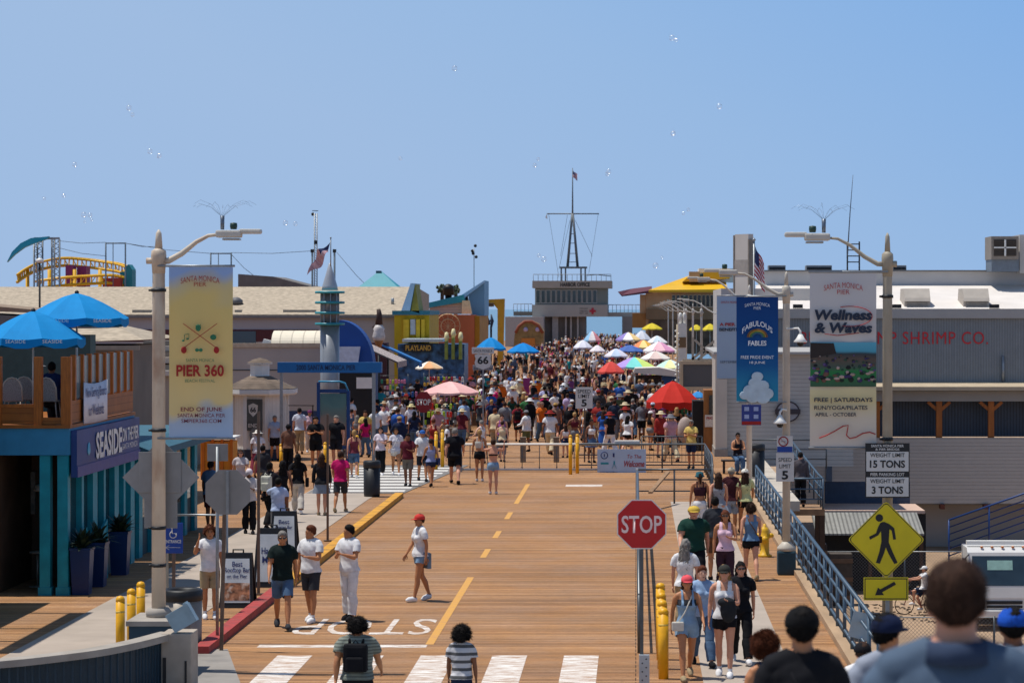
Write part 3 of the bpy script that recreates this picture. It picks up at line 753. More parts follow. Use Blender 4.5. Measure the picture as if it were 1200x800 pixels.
mb=MB();mb.prism([(-19.2,5.9),(-12.75,5.55),(-12.6,5.35),(-19.2,5.35)],59.4,62.5);part('rear_roof',mb,mat('grey flat roof edge','#6b6a66',.7),root)
mb=MB();mb.prism([(-19.2,6.25),(-13.6,5.75),(-12.55,5.65),(-19.2,5.92)],59.45,62.4);part('rear_roof_cap',mb,mat('tan roof edge','#8a7660',.8),root)
s=empty('restaurant_sign',(LX+.1,55.2,2.9),'long blue and purple fascia sign with white SEASIDE lettering below the terrace','sign')
mb=MB();mb.bx(LX+.03,LX+.15,52.0,58.55,2.38,3.33);part('sign_board',mb,mat('blue violet sign panel','#20407c',.45,0,.25,.8),s)
mb=MB();mb.bx(LX+.151,LX+.17,52.0,58.55,2.38,2.6);part('lower_stripe',mb,mat('violet sign stripe','#3f4684',.45),s)
text('SEASIDE',(LX+.175,55.1,2.93),2.7,.56,M_WHITE,s,facing='+X',bold=.03)
text('ON THE PIER',(LX+.175,57.4,3.02),1.8,.3,M_WHITE,s,facing='+X',bold=.02)
text('SANTA MONICA',(LX+.175,57.35,2.76),1.7,.13,M_WHITE,s,facing='+X')
mb=MB();mb.lathe([(.03,-.13),(.13,-.07),(.14,.0),(.1,.1),(.03,.14)],(0,0,0),12);v=[(LX+.16+y*.1,53.1+x,2.9+z)for x,y,z in mb.v];mb.v=v;part('shell_emblem',mb,mat('pale blue emblem','#4fa3c4',.5),s)
s=empty('brunch_banner',(LX+.06,54.1,3.9),'white cloth banner about weekend brunch tied to the terrace side','banner')
mb=MB();n=10
for i in range(n+1):
 y=53.05+2.35*i/n;dz=-.05*math.sin(math.pi*i/n);dx=.012*math.sin(i*1.9)
 mb.v+=[(LX+.05+dx,y,4.28+dz),(LX+.05+dx*.5,y,3.42+dz*.3),(LX+.065+dx,y,4.28+dz),(LX+.065+dx*.5,y,3.42+dz*.3)]
for i in range(n):
 a=4*i;b_=a+4;mb.f+=[(a+2,a+3,b_+3,b_+2),(a,b_,b_+1,a+1),(a,a+2,b_+2,b_),(a+1,b_+1,b_+3,a+3)];mb.m+=[0]*4;mb.s+=[True]*4
part('banner_cloth',mb,mat('white banner cloth','#d5d8e2',.7,0,.06,2),s)
text('Now Serving Brunch',(LX+.09,54.2,4.03),2.05,.27,mat('navy print','#1e2c66',.6),s,facing='+X',bold=.01)
text('on Weekends',(LX+.09,54.2,3.68),1.5,.24,mat('navy print','#1e2c66',.6),s,facing='+X',bold=.01)
def plant_leaves(mb,c,n,L,spread,seed,w=.05):
 rnd=random.Random(seed)
 for i in range(n):
  a=rnd.uniform(0,6.283);e=rnd.uniform(.25,1.35);l=L*rnd.uniform(.6,1.1)
  d=Vector((math.cos(a)*math.cos(e)*spread,math.sin(a)*math.cos(e)*spread,math.sin(e)))
  sd_=Vector((-math.sin(a),math.cos(a),0))*w;p=Vector(c);q=p+d*l*.55;r=p+d*l+Vector((0,0,-l*.22))
  mb.add([p-sd_*.3,p+sd_*.3,q+sd_,r,q-sd_],[(0,1,2,3,4)])
for k,(y,h,lab,seed)in enumerate(((52.15,.95,'tall tapered blue planter nearest the restaurant corner',1),(53.6,.93,'tall tapered blue planter in the middle of the restaurant side row',2),(56.0,.95,'tall tapered blue planter farthest along the restaurant side',3))):
 x=LX+.22;r=empty('planter',(x,y,0),lab,'planter','blue planters beside the restaurant')
 mb=MB();q=math.sqrt(2);mb.lathe([(.165*q,0),(.205*q,h-.05),(.22*q,h-.05),(.22*q,h),(.185*q,h),(.185*q,h-.06),(0,h-.06)],(x,y,0),4,smooth=False,ph=R(45));part('pot',mb,M_NAVYS,r)
 mb=MB();plant_leaves(mb,(x,y,h-.05),60,.62,1,seed);part('foliage',mb,mat('dark palm leaf','#20301c',.6,0,.4,9),r)
for k,y in enumerate((52.7,54.75)):
 r=empty('patio_screen',(LX+.06,y,0),'teal framed patio wind screen with ornament between planters' if k==0 else 'bright turquoise patio screen with a yellow green picture','screen')
 mb=MB();mb.bar((LX+.08,y-.5,.95),(LX+.08,y+.5,1.25),.05);mb.bar((LX+.08,y-.5,0),(LX+.08,y-.5,.97),.05);mb.bar((LX+.08,y+.5,0),(LX+.08,y+.5,1.27),.05);part('frame',mb,M_TEAL,r)
 mb=MB();mb.prism([(y-.47,.05),(y+.47,.05),(y+.47,1.2),(y-.47,.92)],LX+.07,LX+.09,axis='X');part('panel',mb,mat('turquoise art panel' if k else 'smoked screen','#2aa3b0' if k else '#24343a',.4,0,.5,2.5),r)
def parasol(px,py_top,width_px,Y,colors,label,name='parasol',group=None,zbase=0,drop=.30,scallop=.10,n=8,logo=None,square=False,tilt=0,sag=.03,polec=None,flat=None,zbot=None):
 x=GX(px,Y);zt=ZZ(py_top,Y);r=width_px*Y/F/2
 h=r*drop*2 if zbot is None else zt-ZZ(zbot,Y)
 o=empty(name,(x,Y,zbase),label,'parasol',group)
 mb=MB();seg=4;vs=[];fs=[];nn=n*3;fm=[]
 ph=math.pi/n
 for i in range(seg+1):
  t=i/seg
  for k in range(nn):
   th=2*math.pi*k/nn+ph;u=(k%3)/3;chord=math.cos(math.pi/n)/math.cos((u-.5)*2*math.pi/n)if True else 1
   rr=r*t*chord;z=zt-h*(t**1.35)*.86-sag*r*math.sin(math.pi*u)*t
   vs.append((x+rr*math.cos(th),Y+rr*math.sin(th),z))
 for k in range(nn):
  th=2*math.pi*k/nn+ph;u=(k%3)/3;chord=math.cos(math.pi/n)/math.cos((u-.5)*2*math.pi/n)
  vs.append((x+r*1.005*chord*math.cos(th),Y+r*1.005*chord*math.sin(th),zt-h*.86-h*scallop*(1.3+.5*math.sin(math.pi*u))-sag*r*math.sin(math.pi*u)))
 for i in range(seg+1):
  for k in range(nn):
   k2=(k+1)%nn;mb.f.append((i*nn+k,(i+1)*nn+k,(i+1)*nn+k2,i*nn+k2));mb.m.append((k//3)%len(colors));mb.s.append(False)
 mb.v=vs
 can=mb.build('canopy',[mat('canopy cloth '+c,c,.8,0,.06,3,spec=.2)for c in colors],o)
 can.modifiers.new('s','SOLIDIFY').thickness=.006
 mb=MB();mb.tube([(x,Y,zbase),(x,Y,zt-.04)],.022,8);part('pole',mb,polec or M_WHITE,o)
 mb=MB();mb.lathe([(.03,-.05),(.05,0),(.035,.03),(0,.05)],(x,Y,zt+.01),10);part('finial',mb,M_BLACK,o)
 mb=MB()
 for k in range(n):
  th=2*math.pi*k/n+ph;mb.bar((x,Y,zt-h*.75),(x+r*.55*math.cos(th),Y+r*.55*math.sin(th),zt-h*.42-.02),.014)
  mb.bar((x,Y,zt-.05),(x+r*.97*math.cos(th),Y+r*.97*math.sin(th),zt-h*.84),.012)
 part('ribs',mb,M_GALV,o)
 if width_px>55 and zbase==0:
  mb=MB();mb.lathe([(.28,0),(.28,.06),(.05,.09),(.04,.3)],(x,Y,0),16);part('base',mb,M_BLACK,o)
 if logo:
  for a,lt in logo:
   text(lt,(x+r*math.sin(a)*.99,Y-r*math.cos(a)*1.0-.02,zt-h*.955),.42,.07,M_WHITE,o,facing=a)
 return o
parasol(90,343,122,54.2,['#0a80be'],'bright blue parasol with white valance lettering, farther and taller of the terrace pair',zbase=3.45,zbot=377,logo=[(-.12,'SEASIDE'),(.72,'SEASIDE')],n=8,scallop=.16,drop=.3)
parasol(39,364,122,53.0,['#0a80be'],'bright blue parasol at the left edge, nearer and lower of the terrace pair',zbase=3.45,zbot=401,logo=[(-.1,'SEASIDE'),(.6,'SEASIDE')],n=8,scallop=.16)
def bistro_chair(x,y,z,rz,label):
 o=empty('bistro_chair',(x,y,z),label,'chair','woven bistro chairs on the terrace')
 m1=mat('black and white weave','#8d8d8a',.6,0,.6,60);m2=mat('rattan frame','#b9b2a4',.5)
 mb=MB();mb.lathe([(.22,.44),(.23,.46),(.2,.475),(0,.475)],(x,y,z),14);mb.build('seat',m1,o)
 mb=MB();pts=[]
 mb2=MB();nn=9
 for i in range(nn):
  a=math.pi*(i/(nn-1));pts.append((x-.22*math.cos(a),y-.2-.06,z+.46+.48*math.sin(a)**.6))
 mb.tube(pts,.018,6);mb.build('back_frame',m2,o)
 mb2.prism([(p[0]*.96+x*.04,z+.46+(p[2]-z-.46)*.95)for p in pts],y-.268,y-.252);mb2.build('backrest',m1,o)
 for sx in(-1,1):
  for sy in(-1,1):
   mb=MB();mb.tube([(x+sx*.17,y+sy*.17,z+.45),(x+sx*.22,y+sy*.21,z)],.014,6);mb.build('leg',m2,o)
 return o
bistro_chair(GX(15,52.7),52.9,3.45,0,'woven bistro chair nearest the left edge of the terrace')
bistro_chair(GX(29,53.4),53.6,3.45,0,'woven bistro chair just right of the leftmost one')
bistro_chair(GX(56,52.7),52.8,3.45,0,'woven bistro chair with the man in blue seated in it')
o=empty('bistro_table',(GX(38,54),54.0,3.45),'small round table between the diners on the terrace','table')
mb=MB();mb.lathe([(.35,.72),(.35,.75),(0,.752)],(GX(38,54),54.0,3.45),18);mb.build('table_top',mat('table wood','#6d4d33',.5),o)
mb=MB();mb.lathe([(.2,0),(.2,.03),(.03,.05),(.03,.72)],(GX(38,54),54.0,3.45),12);mb.build('leg',M_BLACK,o)
person((GX(60,53.1),53.15,3.45-.48+.0),1.72,180,'seated man in a blue shirt with dark hair seen from behind on the terrace',pose='sit',sk='brown',wear=[('tee','#26345e'),('trousers','charcoal'),('shoes','black')],hair=('hair','black'),vox=.02)
person((GX(44,54.9),54.9,3.45-.48),1.7,120,'seated person in dark clothes and a white cap under the blue parasols',pose='sit',wear=[('long','black'),('trousers','black'),('shoes','black')],hair=('hair','black'),extra=[('cap','white')],vox=.02)
person((GX(96,56.5),56.5,3.45-.45),1.7,0,'seated diner behind the terrace wind screens, only dark hair and face visible',pose='sit',fem=True,wear=[('tee','white'),('trousers','denim'),('shoes','black')],hair=('hairlong','black'),vox=.02)
def cobra_pole(x,y,H,r0,side,reach,label,base=0,armup=.35,spikes=True,ped=None,mt=None,hs=.78):
 mt=mt or M_POLE
 o=empty('street_lamp',(x,y,base),label,'street lamp')
 mb=MB();mb.tube([(x,y,base),(x,y,base+H-.45),(x,y,base+H-.4)],[r0,r0*.86,r0*.84],14);mb.build('pole',mt,o)
 zt=base+H-.40
 mb=MB();mb.tube([(x,y,zt-.28),(x,y,zt),(x,y,zt+.08),(x,y,zt+.12)],[r0*.9,r0*1.08,r0*1.02,r0*.5],12);mb.tube([(x,y,zt+.1),(x,y,zt+.36),(x,y,zt+.42)],[r0*.55,r0*.4,r0*.1],10)
 mb.tube([(x-side*r0*1.7,y,zt-.08),(x-side*r0*.6,y,zt-.08)],.05,8);mb.build('pole_cap',mt,o)
 az=zt-.08;e=Vector((x+side*reach,y,az+armup))
 pts=[(x+side*r0*.6,y,az),(x+side*reach*.16,y,az+.0),(x+side*reach*.38,y,az+armup*.28),(x+side*reach*.62,y,az+armup*.72),(x+side*reach*.82,y,az+armup*.96),tuple(e)]
 mb=MB();mb.tube(pts,[r0*.52,r0*.46,r0*.4,r0*.32,r0*.26,r0*.22],10);mb.build('arm',mt,o)
 mb=MB();h=e+Vector((side*.32*hs,0,.02))
 mb.rbox(h+Vector((-side*.12*hs,0,-.01)),.52*hs,.24,.15*hs,.03);mb.rbox(h+Vector((side*.32*hs,0,.03)),.46*hs,.18,.1*hs,.03);hd=mb.build('lamp_head',mat('pale lamp housing','#bdb8ae',.5,0,.08,5),o)
 mb=MB();mb.lathe([(.05,0),(.06,.05),(.055,.1),(0,.11)],tuple(h+Vector((-side*.0-side*.02,0,.065))),10);mb.build('photocell',mat('dark green photocell','#1e3a33',.5),hd)
 mb=MB();mb.rbox(h+Vector((-side*.05,0,-.095)),.36*hs,.18,.03,.01);mb.build('lens',mat('lamp lens','#9b9a94',.2),hd)
 if spikes:
  mb=MB();b0=h+Vector((-side*.2,0,.06));mb.tube([b0,b0+Vector((0,0,.22))],[.03,.035],8)
  rnd=random.Random(int(x*10))
  for k in range(11):
   a=2*math.pi*k/11;L_=rnd.uniform(.34,.5)
   t=b0+Vector((0,0,.2));mb.tube([t,t+Vector((math.cos(a)*L_*.5,math.sin(a)*L_*.5,L_*.42)),t+Vector((math.cos(a)*L_*.95,math.sin(a)*L_*.95,L_*.55)),t+Vector((math.cos(a)*L_*1.2,math.sin(a)*L_*1.2,L_*.42))],.0018,3)
  mb.build('bird_spider',mat('spring wire','#6c7480',.4,.6),o)
 if ped:
  mb=MB();w,hh=ped;mb.rbox((x,y,base+hh/2),w,w,hh,.04);mb.build('pedestal',mat('dark teal pedestal','#1c3e4c',.6,0,.15,3,dirt=.3),o)
  mb=MB();mb.lathe([(w*.52,hh),(w*.5,hh+.08),(w*.3,hh+.16),(r0,hh+.2)],(x,y,base),14);mb.build('pedestal_cap',mt,o)
 return o
def collars(o,x,y,r,zs):
 for z in zs:
  mb=MB();mb.tube([(x,y,z-.025),(x,y,z+.025)],r+.012,14);mb.tube([(x-r-.05,y-.02,z),(x-r,y-.02,z)],.02,6);mb.build('clamp',M_BLACK,o)
def banner_mesh(x0,x1,y,z0,z1,wavy=.02,seed=0):
 mb=MB();nx,nz=14,26
 for j in range(nz+1):
  for i in range(nx+1):
   u=i/nx;v=j/nz;x=x0+(x1-x0)*u;z=z0+(z1-z0)*v
   w_=wavy*math.sin(u*9+seed+v*2.0)*(math.sin(math.pi*v))+wavy*.5*math.sin(v*5+seed*2)*math.sin(math.pi*u)
   mb.v.append((x,y+w_,z))
 for j in range(nz):
  for i in range(nx):
   a=j*(nx+1)+i;mb.f.append((a,a+1,a+nx+2,a+nx+1));mb.m.append(0);mb.s.append(True)
 return mb
def grad_mat(name,stops,zlo,zhi,bend=.0,rough=.75):
 """printed cloth with bands of colour up its height (object Z)"""
 m=bpy.data.materials.new(name);m.use_nodes=True;nt=m.node_tree;N=nt.nodes;L=nt.links;b=N['Principled BSDF']
 b.inputs['Roughness'].default_value=rough;b.inputs['Specular IOR Level'].default_value=.2
 tc=N.new('ShaderNodeTexCoord');sp=N.new('ShaderNodeSeparateXYZ');L.new(tc.outputs['Object'],sp.inputs[0])
 no=N.new('ShaderNodeTexNoise');no.inputs['Scale'].default_value=1.6;no.inputs['Detail'].default_value=1;L.new(tc.outputs['Object'],no.inputs['Vector'])
 mr=N.new('ShaderNodeMapRange');mr.inputs['From Min'].default_value=zlo;mr.inputs['From Max'].default_value=zhi;L.new(sp.outputs['Z'],mr.inputs['Value'])
 ma=N.new('ShaderNodeMath');ma.operation='MULTIPLY_ADD';ma.inputs[1].default_value=bend;L.new(no.outputs['Fac'],ma.inputs[0]);L.new(mr.outputs[0],ma.inputs[2])
 mb2=N.new('ShaderNodeMath');mb2.operation='SUBTRACT';mb2.inputs[1].default_value=bend*.5;L.new(ma.outputs[0],mb2.inputs[0])
 rp=N.new('ShaderNodeValToRGB');L.new(mb2.outputs[0],rp.inputs[0]);rp.color_ramp.interpolation='LINEAR'
 el=rp.color_ramp.elements
 el[0].position=stops[0][0];el[0].color=C(stops[0][1]);el[1].position=stops[-1][0];el[1].color=C(stops[-1][1])
 for p_,c_ in stops[1:-1]:q=el.new(p_);q.color=C(c_)
 L.new(rp.outputs[0],b.inputs['Base Color'])
 return m
PX,PY=GX(186,41.0),41.0
lp=cobra_pole(PX,PY,7.05,.115,1,.97,'tall weathered cream street lamp with rust, left of the road',base=.0,armup=.42)
collars(lp,PX,PY,.108,(6.1,3.86,2.3,1.7))
b=empty('pole_banner',(GX(236,41),40.9,5.1),'yellow and pale blue festival banner with crossed paddles on the left lamp','banner')
x0,x1=GX(198,40.9),GX(273,40.9);z0,z1=ZZ(512,40.9),ZZ(313,40.9)
mb=banner_mesh(x0,x1,40.9,z0,z1,.03,1);mb.build('banner_cloth',grad_mat('beach print cloth',[(0,'#9fb6d2'),(.14,'#a9b9cc'),(.2,'#ddc58a'),(.6,'#dcc07a'),(.78,'#d8bf78'),(.9,'#c9bb90'),(1,'#93acd4')],z0-5.1,z1-5.1,.35),b)
for z in(z0-.02,z1+.02):mb=MB();mb.tube([(PX,40.9,z),(x1+.03,40.9,z)],.018,8);mb.build('banner_arm',M_GALV,b)
M_RP=mat('red print','#9c1f1c',.7);M_GP=mat('green print','#2f7350',.7);M_PP=mat('wine print','#74283a',.7)
bx=(x0+x1)/2;yb=40.82
text('SANTA MONICA',(bx,yb,ZZ(326,yb)),.62,.09,M_RP,b,facing='-Y',bend=.045);text('PIER',(bx,yb,ZZ(333,yb)),.2,.07,M_RP,b)
text('PIER 360',(bx,yb,ZZ(434,yb)),.76,.19,M_RP,b,bold=.03);text('SANTA MONICA',(bx,yb,ZZ(422,yb)),.45,.05,M_GP,b);text('BEACH FESTIVAL',(bx,yb,ZZ(446,yb)),.48,.05,M_GP,b)
text('END OF JUNE',(bx+.02,yb,ZZ(480,yb)),.66,.085,M_PP,b,bold=.02);text('SANTA MONICA PIER',(bx+.02,yb,ZZ(486.5,yb)),.76,.06,M_PP,b,bold=.01);text('SMPIER360.COM',(bx+.02,yb,ZZ(493,yb)),.64,.06,M_PP,b,bold=.01)
mb=MB()
for s in(1,-1):
 mb.bar((bx-s*.27,yb,ZZ(379,yb)),(bx+s*.27,yb+.004*s,ZZ(408,yb)),.014,.01);mb.ell((bx+s*.26,yb,ZZ(410,yb)),.045,.008,.055)
mb.build('paddle_print',M_RP,b)
mb=MB();mb.ell((bx-.03,yb,ZZ(384,yb)),.045,.006,.055);mb.bar((bx-.07,yb,ZZ(381,yb)),(bx-.03,yb,ZZ(385,yb)),.015,.01);mb.bar((bx+.01,yb,ZZ(380,yb)),(bx-.03,yb,ZZ(385,yb)),.015,.01)
mb.build('hand_emblem',M_GP,b);mb=MB()
for s in(-.05,0.01):mb.ell((bx+s,yb,ZZ(410,yb)),.032,.006,.028)
mb.build('glasses_emblem',M_GP,b);mb=MB();mb.ell((bx-.27,yb,ZZ(399,yb)),.022,.006,.016);mb.ell((bx-.2,yb,ZZ(397,yb)),.022,.006,.016);mb.bar((bx-.25,yb,ZZ(399,yb)),(bx-.25,yb,ZZ(392,yb)),.008,.008);mb.bar((bx-.18,yb,ZZ(397,yb)),(bx-.18,yb,ZZ(391,yb)),.008,.008);mb.bar((bx-.25,yb,ZZ(392,yb)),(bx-.18,yb,ZZ(391,yb)),.014,.008)
mb.build('music_note_emblem',M_GP,b);mb=MB();mb.ell((bx+.21,yb,ZZ(395,yb)),.05,.006,.045);mb.build('shell_emblem',M_GP,b)
M_ALU=mat('bare aluminium sign back','#8c8a88',.5,.35,.1,4)
s=empty('diamond_sign',(PX+.1,PY+.2,3),'grey back of a diamond warning sign on the left lamp','sign')
cx,cz=GX(186,PY),ZZ(560,PY);h_=.62
mb=MB();mb.prism([(cx,cz-h_),(cx+h_,cz),(cx,cz+h_),(cx-h_,cz)],PY+.19,PY+.2);mb.build('sign_plate',M_ALU,s)
mb=MB();mb.bx(cx-.03,cx+.03,PY+.13,PY+.188,cz-.5,cz+.5);mb.build('bracket',M_GALV,s)
for a,(q0,q1,r0,r1),lab in((0,(160,210,530,578),'grey back of the upper rectangular sign on the left lamp'),(1,(166,205,580,620),'grey back of the lower rectangular sign on the left lamp')):
 s=empty('sign_plate_back',(cx,PY+.3,2.6),lab,'sign');mb=MB();mb.rbox(((GX(q0,PY)+GX(q1,PY))/2,PY+.17+.05*a-.0,(ZZ(r0,PY)+ZZ(r1,PY))/2),GX(q1,PY)-GX(q0,PY),.012,ZZ(r0,PY)-ZZ(r1,PY),.005);mb.build('sign_plate',M_ALU,s)
 mb=MB();mb.bx(cx-.02,cx+.02,PY+.12,PY+.155+.05*a,ZZ(r1,PY)+.1,ZZ(r0,PY)-.1);mb.build('bracket',M_GALV,s)
def bollard(x,y,h,r,label,group,mt=None,name='bollard',z=0):
 o=empty(name,(x,y,z),label,'bollard',group)
 mb=MB();mb.tube([(x,y,z),(x,y,z+h-.02)],r,16);mb.build('post',mt or M_YBOL,o)
 mb=MB();mb.lathe([(r*1.02,h-.02),(r*1.0,h+.02),(r*.7,h+.06),(0,h+.075)],(x,y,z),16);mb.build('domed_cap',mt or M_YBOL,o)
 mb=MB();mb.tube([(x,y,z+h*.8),(x,y,z+h*.8+.03)],r*1.015,16);mb.build('reflective_band',mat('pale reflective band','#d9b95a',.3),o)
 return o
for px,Y,lab in((141,42.0,'nearest of three yellow bollards beside the left lamp'),(154,43.1,'middle of three yellow bollards beside the left lamp'),(165,44.2,'farthest of three yellow bollards beside the left lamp')):
 bollard(GX(px,Y),Y,1.03,.075,lab,'yellow bollards beside the left lamp')
root=empty('parapet',(-8.5,36.5,0),'curved concrete capped parapet with dark blue pickets in the lower left corner','parapet')
arc=[(-13.5,33.9),(-11.5,34.5),(-9.9,35.2),(-8.9,35.8),(-8.35,36.3),(-7.8,37.0),(-7.4,37.9),(-7.1,38.9)]
def strip(pts,w,z0,z1):
 mb=MB();vs=[]
 for i,p in enumerate(pts):
  a=Vector(pts[max(i-1,0)]);b_=Vector(pts[min(i+1,len(pts)-1)]);t=(b_-a).normalized();nrm=Vector((-t.y,t.x))
  q=Vector(p)
  for s_,z in((1,z0),(-1,z0),(-1,z1),(1,z1)):r_=q+nrm*s_*w/2;vs.append((r_.x,r_.y,z))
 fs=[]
 for i in range(len(pts)-1):
  for k in range(4):fs.append((4*i+k,4*i+(k+1)%4,4*i+4+(k+1)%4,4*i+4+k))
 fs+=[(3,2,1,0),tuple(range(4*len(pts)-4,4*len(pts)))]
 return mb.add(vs,fs)
def dens(pts,n):
 out=[]
 for i in range(len(pts)-1):
  p0=Vector(pts[max(i-1,0)]);p1=Vector(pts[i]);p2=Vector(pts[i+1]);p3=Vector(pts[min(i+2,len(pts)-1)])
  for k in range(n):
   t=k/n;out.append(tuple(.5*((2*p1)+(-p0+p2)*t+(2*p0-5*p1+4*p2-p3)*t*t+(-p0+3*p1-3*p2+p3)*t**3)))
 return out+[pts[-1]]
A=dens(arc,6)
strip(A,.28,.80,.90).build('coping',M_CONC2,root)
strip(A,.06,.05,.12).build('bottom_rail',mat('dark blue rail paint','#1d3a4c',.5,0,.12,4),root)
mb=MB();acc=0
for i in range(len(A)-1):
 p,q=Vector(A[i]),Vector(A[i+1]);d=(q-p).length;n_=max(1,int(d/.09))
 for k in range(n_):
  r_=p.lerp(q,k/n_);mb.bx(r_.x-.02,r_.x+.02,r_.y-.02,r_.y+.02,.1,.8)
mb.build('pickets',mat('dark blue rail paint','#1d3a4c'),root)
strip(A,.02,.1,.8).build('mesh_panel',mat('dark mesh infill','#172c38',.6,0,.2,12),root)
o=empty('lamp_plinth',(-7.5,40.6,0),'dark blue plinth with concrete rim under the left street lamp','plinth')
mb=MB();mb.bx(-8.0,-7.22,40.4,41.5,0,.8);mb.build('plinth_body',mat('dark blue rail paint','#1d3a4c'),o)
mb=MB();mb.bx(-8.04,-7.18,40.36,41.54,.803,.88);mb.lathe([(.2,.88),(.21,.96),(.16,1.02)],(PX,PY,0),14);mb.build('rim',M_CONC2,o)
o=empty('concrete_pier_block',(-6.95,38.9,0),'pale concrete end block with dark slots at the end of the curved parapet','wall')
mb=MB();mb.rbox((-6.93,38.9,.44),.46,.6,.94,.02);mb.build('block',mat('pale concrete block','#a89c8e',.9,0,.14,3,dirt=.5,dirtcol='#74665a',bump=.3),o)
mb=MB();mb.bx(-7.13,-7.08,38.585,38.597,.1,.55);mb.bx(-6.8,-6.77,38.585,38.597,.1,.5);mb.build('slots',M_BLACK,o)
o=empty('tilted_metal_box',(-6.95,38.8,.95),'small light blue metal box tilted on the concrete end block','box')
mb=MB();mb.box((GX(212,38.6),38.7,ZZ(727,38.7)+.05),.38,.2,.3,0,0,0,R(-30));mb.build('box_body',mat('light blue grey metal','#8ba1ac',.5,.3,.12,5),o)
mb=MB();mb.box((GX(212,38.6)+.12,38.7,ZZ(727,38.7)+.14),.05,.215,.32,0,0,0,R(-30));mb.build('lid',mat('light blue grey metal','#8ba1ac'),o)
def bin_(x,y,r,h,label,body,lid,name='litter_bin',z=0):
 o=empty(name,(x,y,z),label,'bin')
 mb=MB();mb.lathe([(r*.92,0),(r*.98,h*.1),(r,h*.8)],(x,y,z),20);mb.build('body',body,o)
 mb=MB();mb.lathe([(r*1.0,h*.8),(r*1.04,h*.81),(r*1.03,h*.97),(r*.9,h),(r*.7,h*.97),(r*.68,h*.6),(0,h*.6)],(x,y,z),20);mb.build('lid',lid,o)
 return o
bin_(GX(214,44),44.0,.335,1.0,'grey cylindrical litter bin with black lid behind the left lamp',mat('grey bin steel','#8c857c',.5,.3,.12,3),M_BLACK)
bin_(GX(435,79),79.2,.26,1.12,'slim black litter bin standing beside the side crossing',mat('black bin steel','#26272a',.5,.2,.1,3),mat('black bin steel','#26272a'))
s=empty('accessible_entrance_sign',(GX(202,46),46.0,0),'small blue wheelchair ENTRANCE sign with arrow on a thin post','sign')
mb=MB();mb.bar((GX(203,46),46.05,0),(GX(203,46),46.05,1.95),.055);mb.build('post',M_BROWN,s)
M_BSIGN=mat('blue sign sheet','#123f94',.4,0,.06,4)
mb=MB();mb.rbox((GX(203,46),46.0,ZZ(630,46)),.35,.02,.55,.008);mb.build('sign_plate',M_BSIGN,s)
text('ENTRANCE',(GX(203,46),45.985,ZZ(634,46)),.29,.06,M_WHITE,s,bold=.02)
mb=MB();xx=GX(203,46);yy=45.984;zz=ZZ(641,46)
mb.bar((xx-.12,yy,zz),(xx+.13,yy,zz),.018,.006);mb.bar((xx-.13,yy,zz),(xx-.07,yy,zz+.04),.018,.006);mb.bar((xx-.13,yy,zz),(xx-.07,yy,zz-.04),.018,.006)
zz=ZZ(624,46);mb.ell((xx-.02,yy,zz+.085),.018,.005,.018);mb.bar((xx-.02,yy,zz+.06),(xx-.015,yy,zz-.01),.018,.006);mb.bar((xx-.015,yy,zz-.01),(xx+.04,yy,zz-.01),.016,.006);mb.bar((xx+.04,yy,zz-.01),(xx+.06,yy,zz-.07),.016,.006)
mb.tube([(xx-.0+.06*math.cos(a/10*6.28*.75+2.0),yy,zz-.03+.06*math.sin(a/10*6.28*.75+2.0))for a in range(11)],.008,4);mb.build('wheelchair_symbol',M_WHITE,s)
s=empty('stop_sign',(GX(260,43.5),43.5,0),'octagonal road sign seen from its bare grey back, on a thin brown post','sign')
cx,cz,r=GX(268,43.5),ZZ(576,43.5),.41
oct_=[(cx+r*math.cos(R(22.5+45*k)),cz+r*math.sin(R(22.5+45*k)))for k in range(8)]
mb=MB();mb.prism(oct_,43.4,43.406);mb.build('sign_plate',M_ALU,s)
mb=MB();mb.bar((cx,43.37,cz-.36),(cx,43.37,cz+.36),.05,.04);mb.build('stiffener',M_GALV,s)
mb=MB();mb.bar((GX(260,43.5),43.44,0),(cx-.05,43.44,cz+.2),.06,.05);mb.bx(GX(262,43.5),cx,43.41,43.43,cz-.2,cz-.16);mb.build('post',M_BROWN,s)
s=empty('small_sign',(GX(255,44.5),44.5,0),'small grey rectangular sign back above the octagonal one','sign')
mb=MB();mb.rbox((GX(255,44.5),44.5,ZZ(530,44.5)),.36,.012,.3,.005);mb.build('sign_plate',M_ALU,s)
mb=MB();mb.tube([(GX(255,44.5)+.0,44.47,0),(GX(255,44.5),44.47,ZZ(523,44.5))],.028,8);mb.build('post',M_GALV,s)
for px,Yp,ytop,lab in((303,52,482,'thin brown post rising between the folding menu boards'),(384,64,485,'thin rusty post standing in the left sidewalk crowd')):
 s=empty('sign_post',(GX(px,Yp),Yp,0),lab,'post');mb=MB();mb.bar((GX(px,Yp),Yp,0),(GX(px,Yp),Yp,ZZ(ytop,Yp)),.055);mb.build('shaft',M_BROWN,s);mb=MB();mb.bx(GX(px,Yp)-.09,GX(px,Yp)+.09,Yp-.09,Yp+.09,0.012,.03);mb.build('foot_plate',M_BROWN,s)
s=empty('pipe_handrail',(GX(240,50),50,0),'grey pipe handrail crossing behind the boy in the white shirt','handrail')
mb=MB();mb.tube([(GX(196,50),50,0),(GX(196,50),50,ZZ(603,50)),(GX(266,50),50,ZZ(603,50)),(GX(266,50),50,0)],.03,8);mb.build('rail',M_GALV,s)
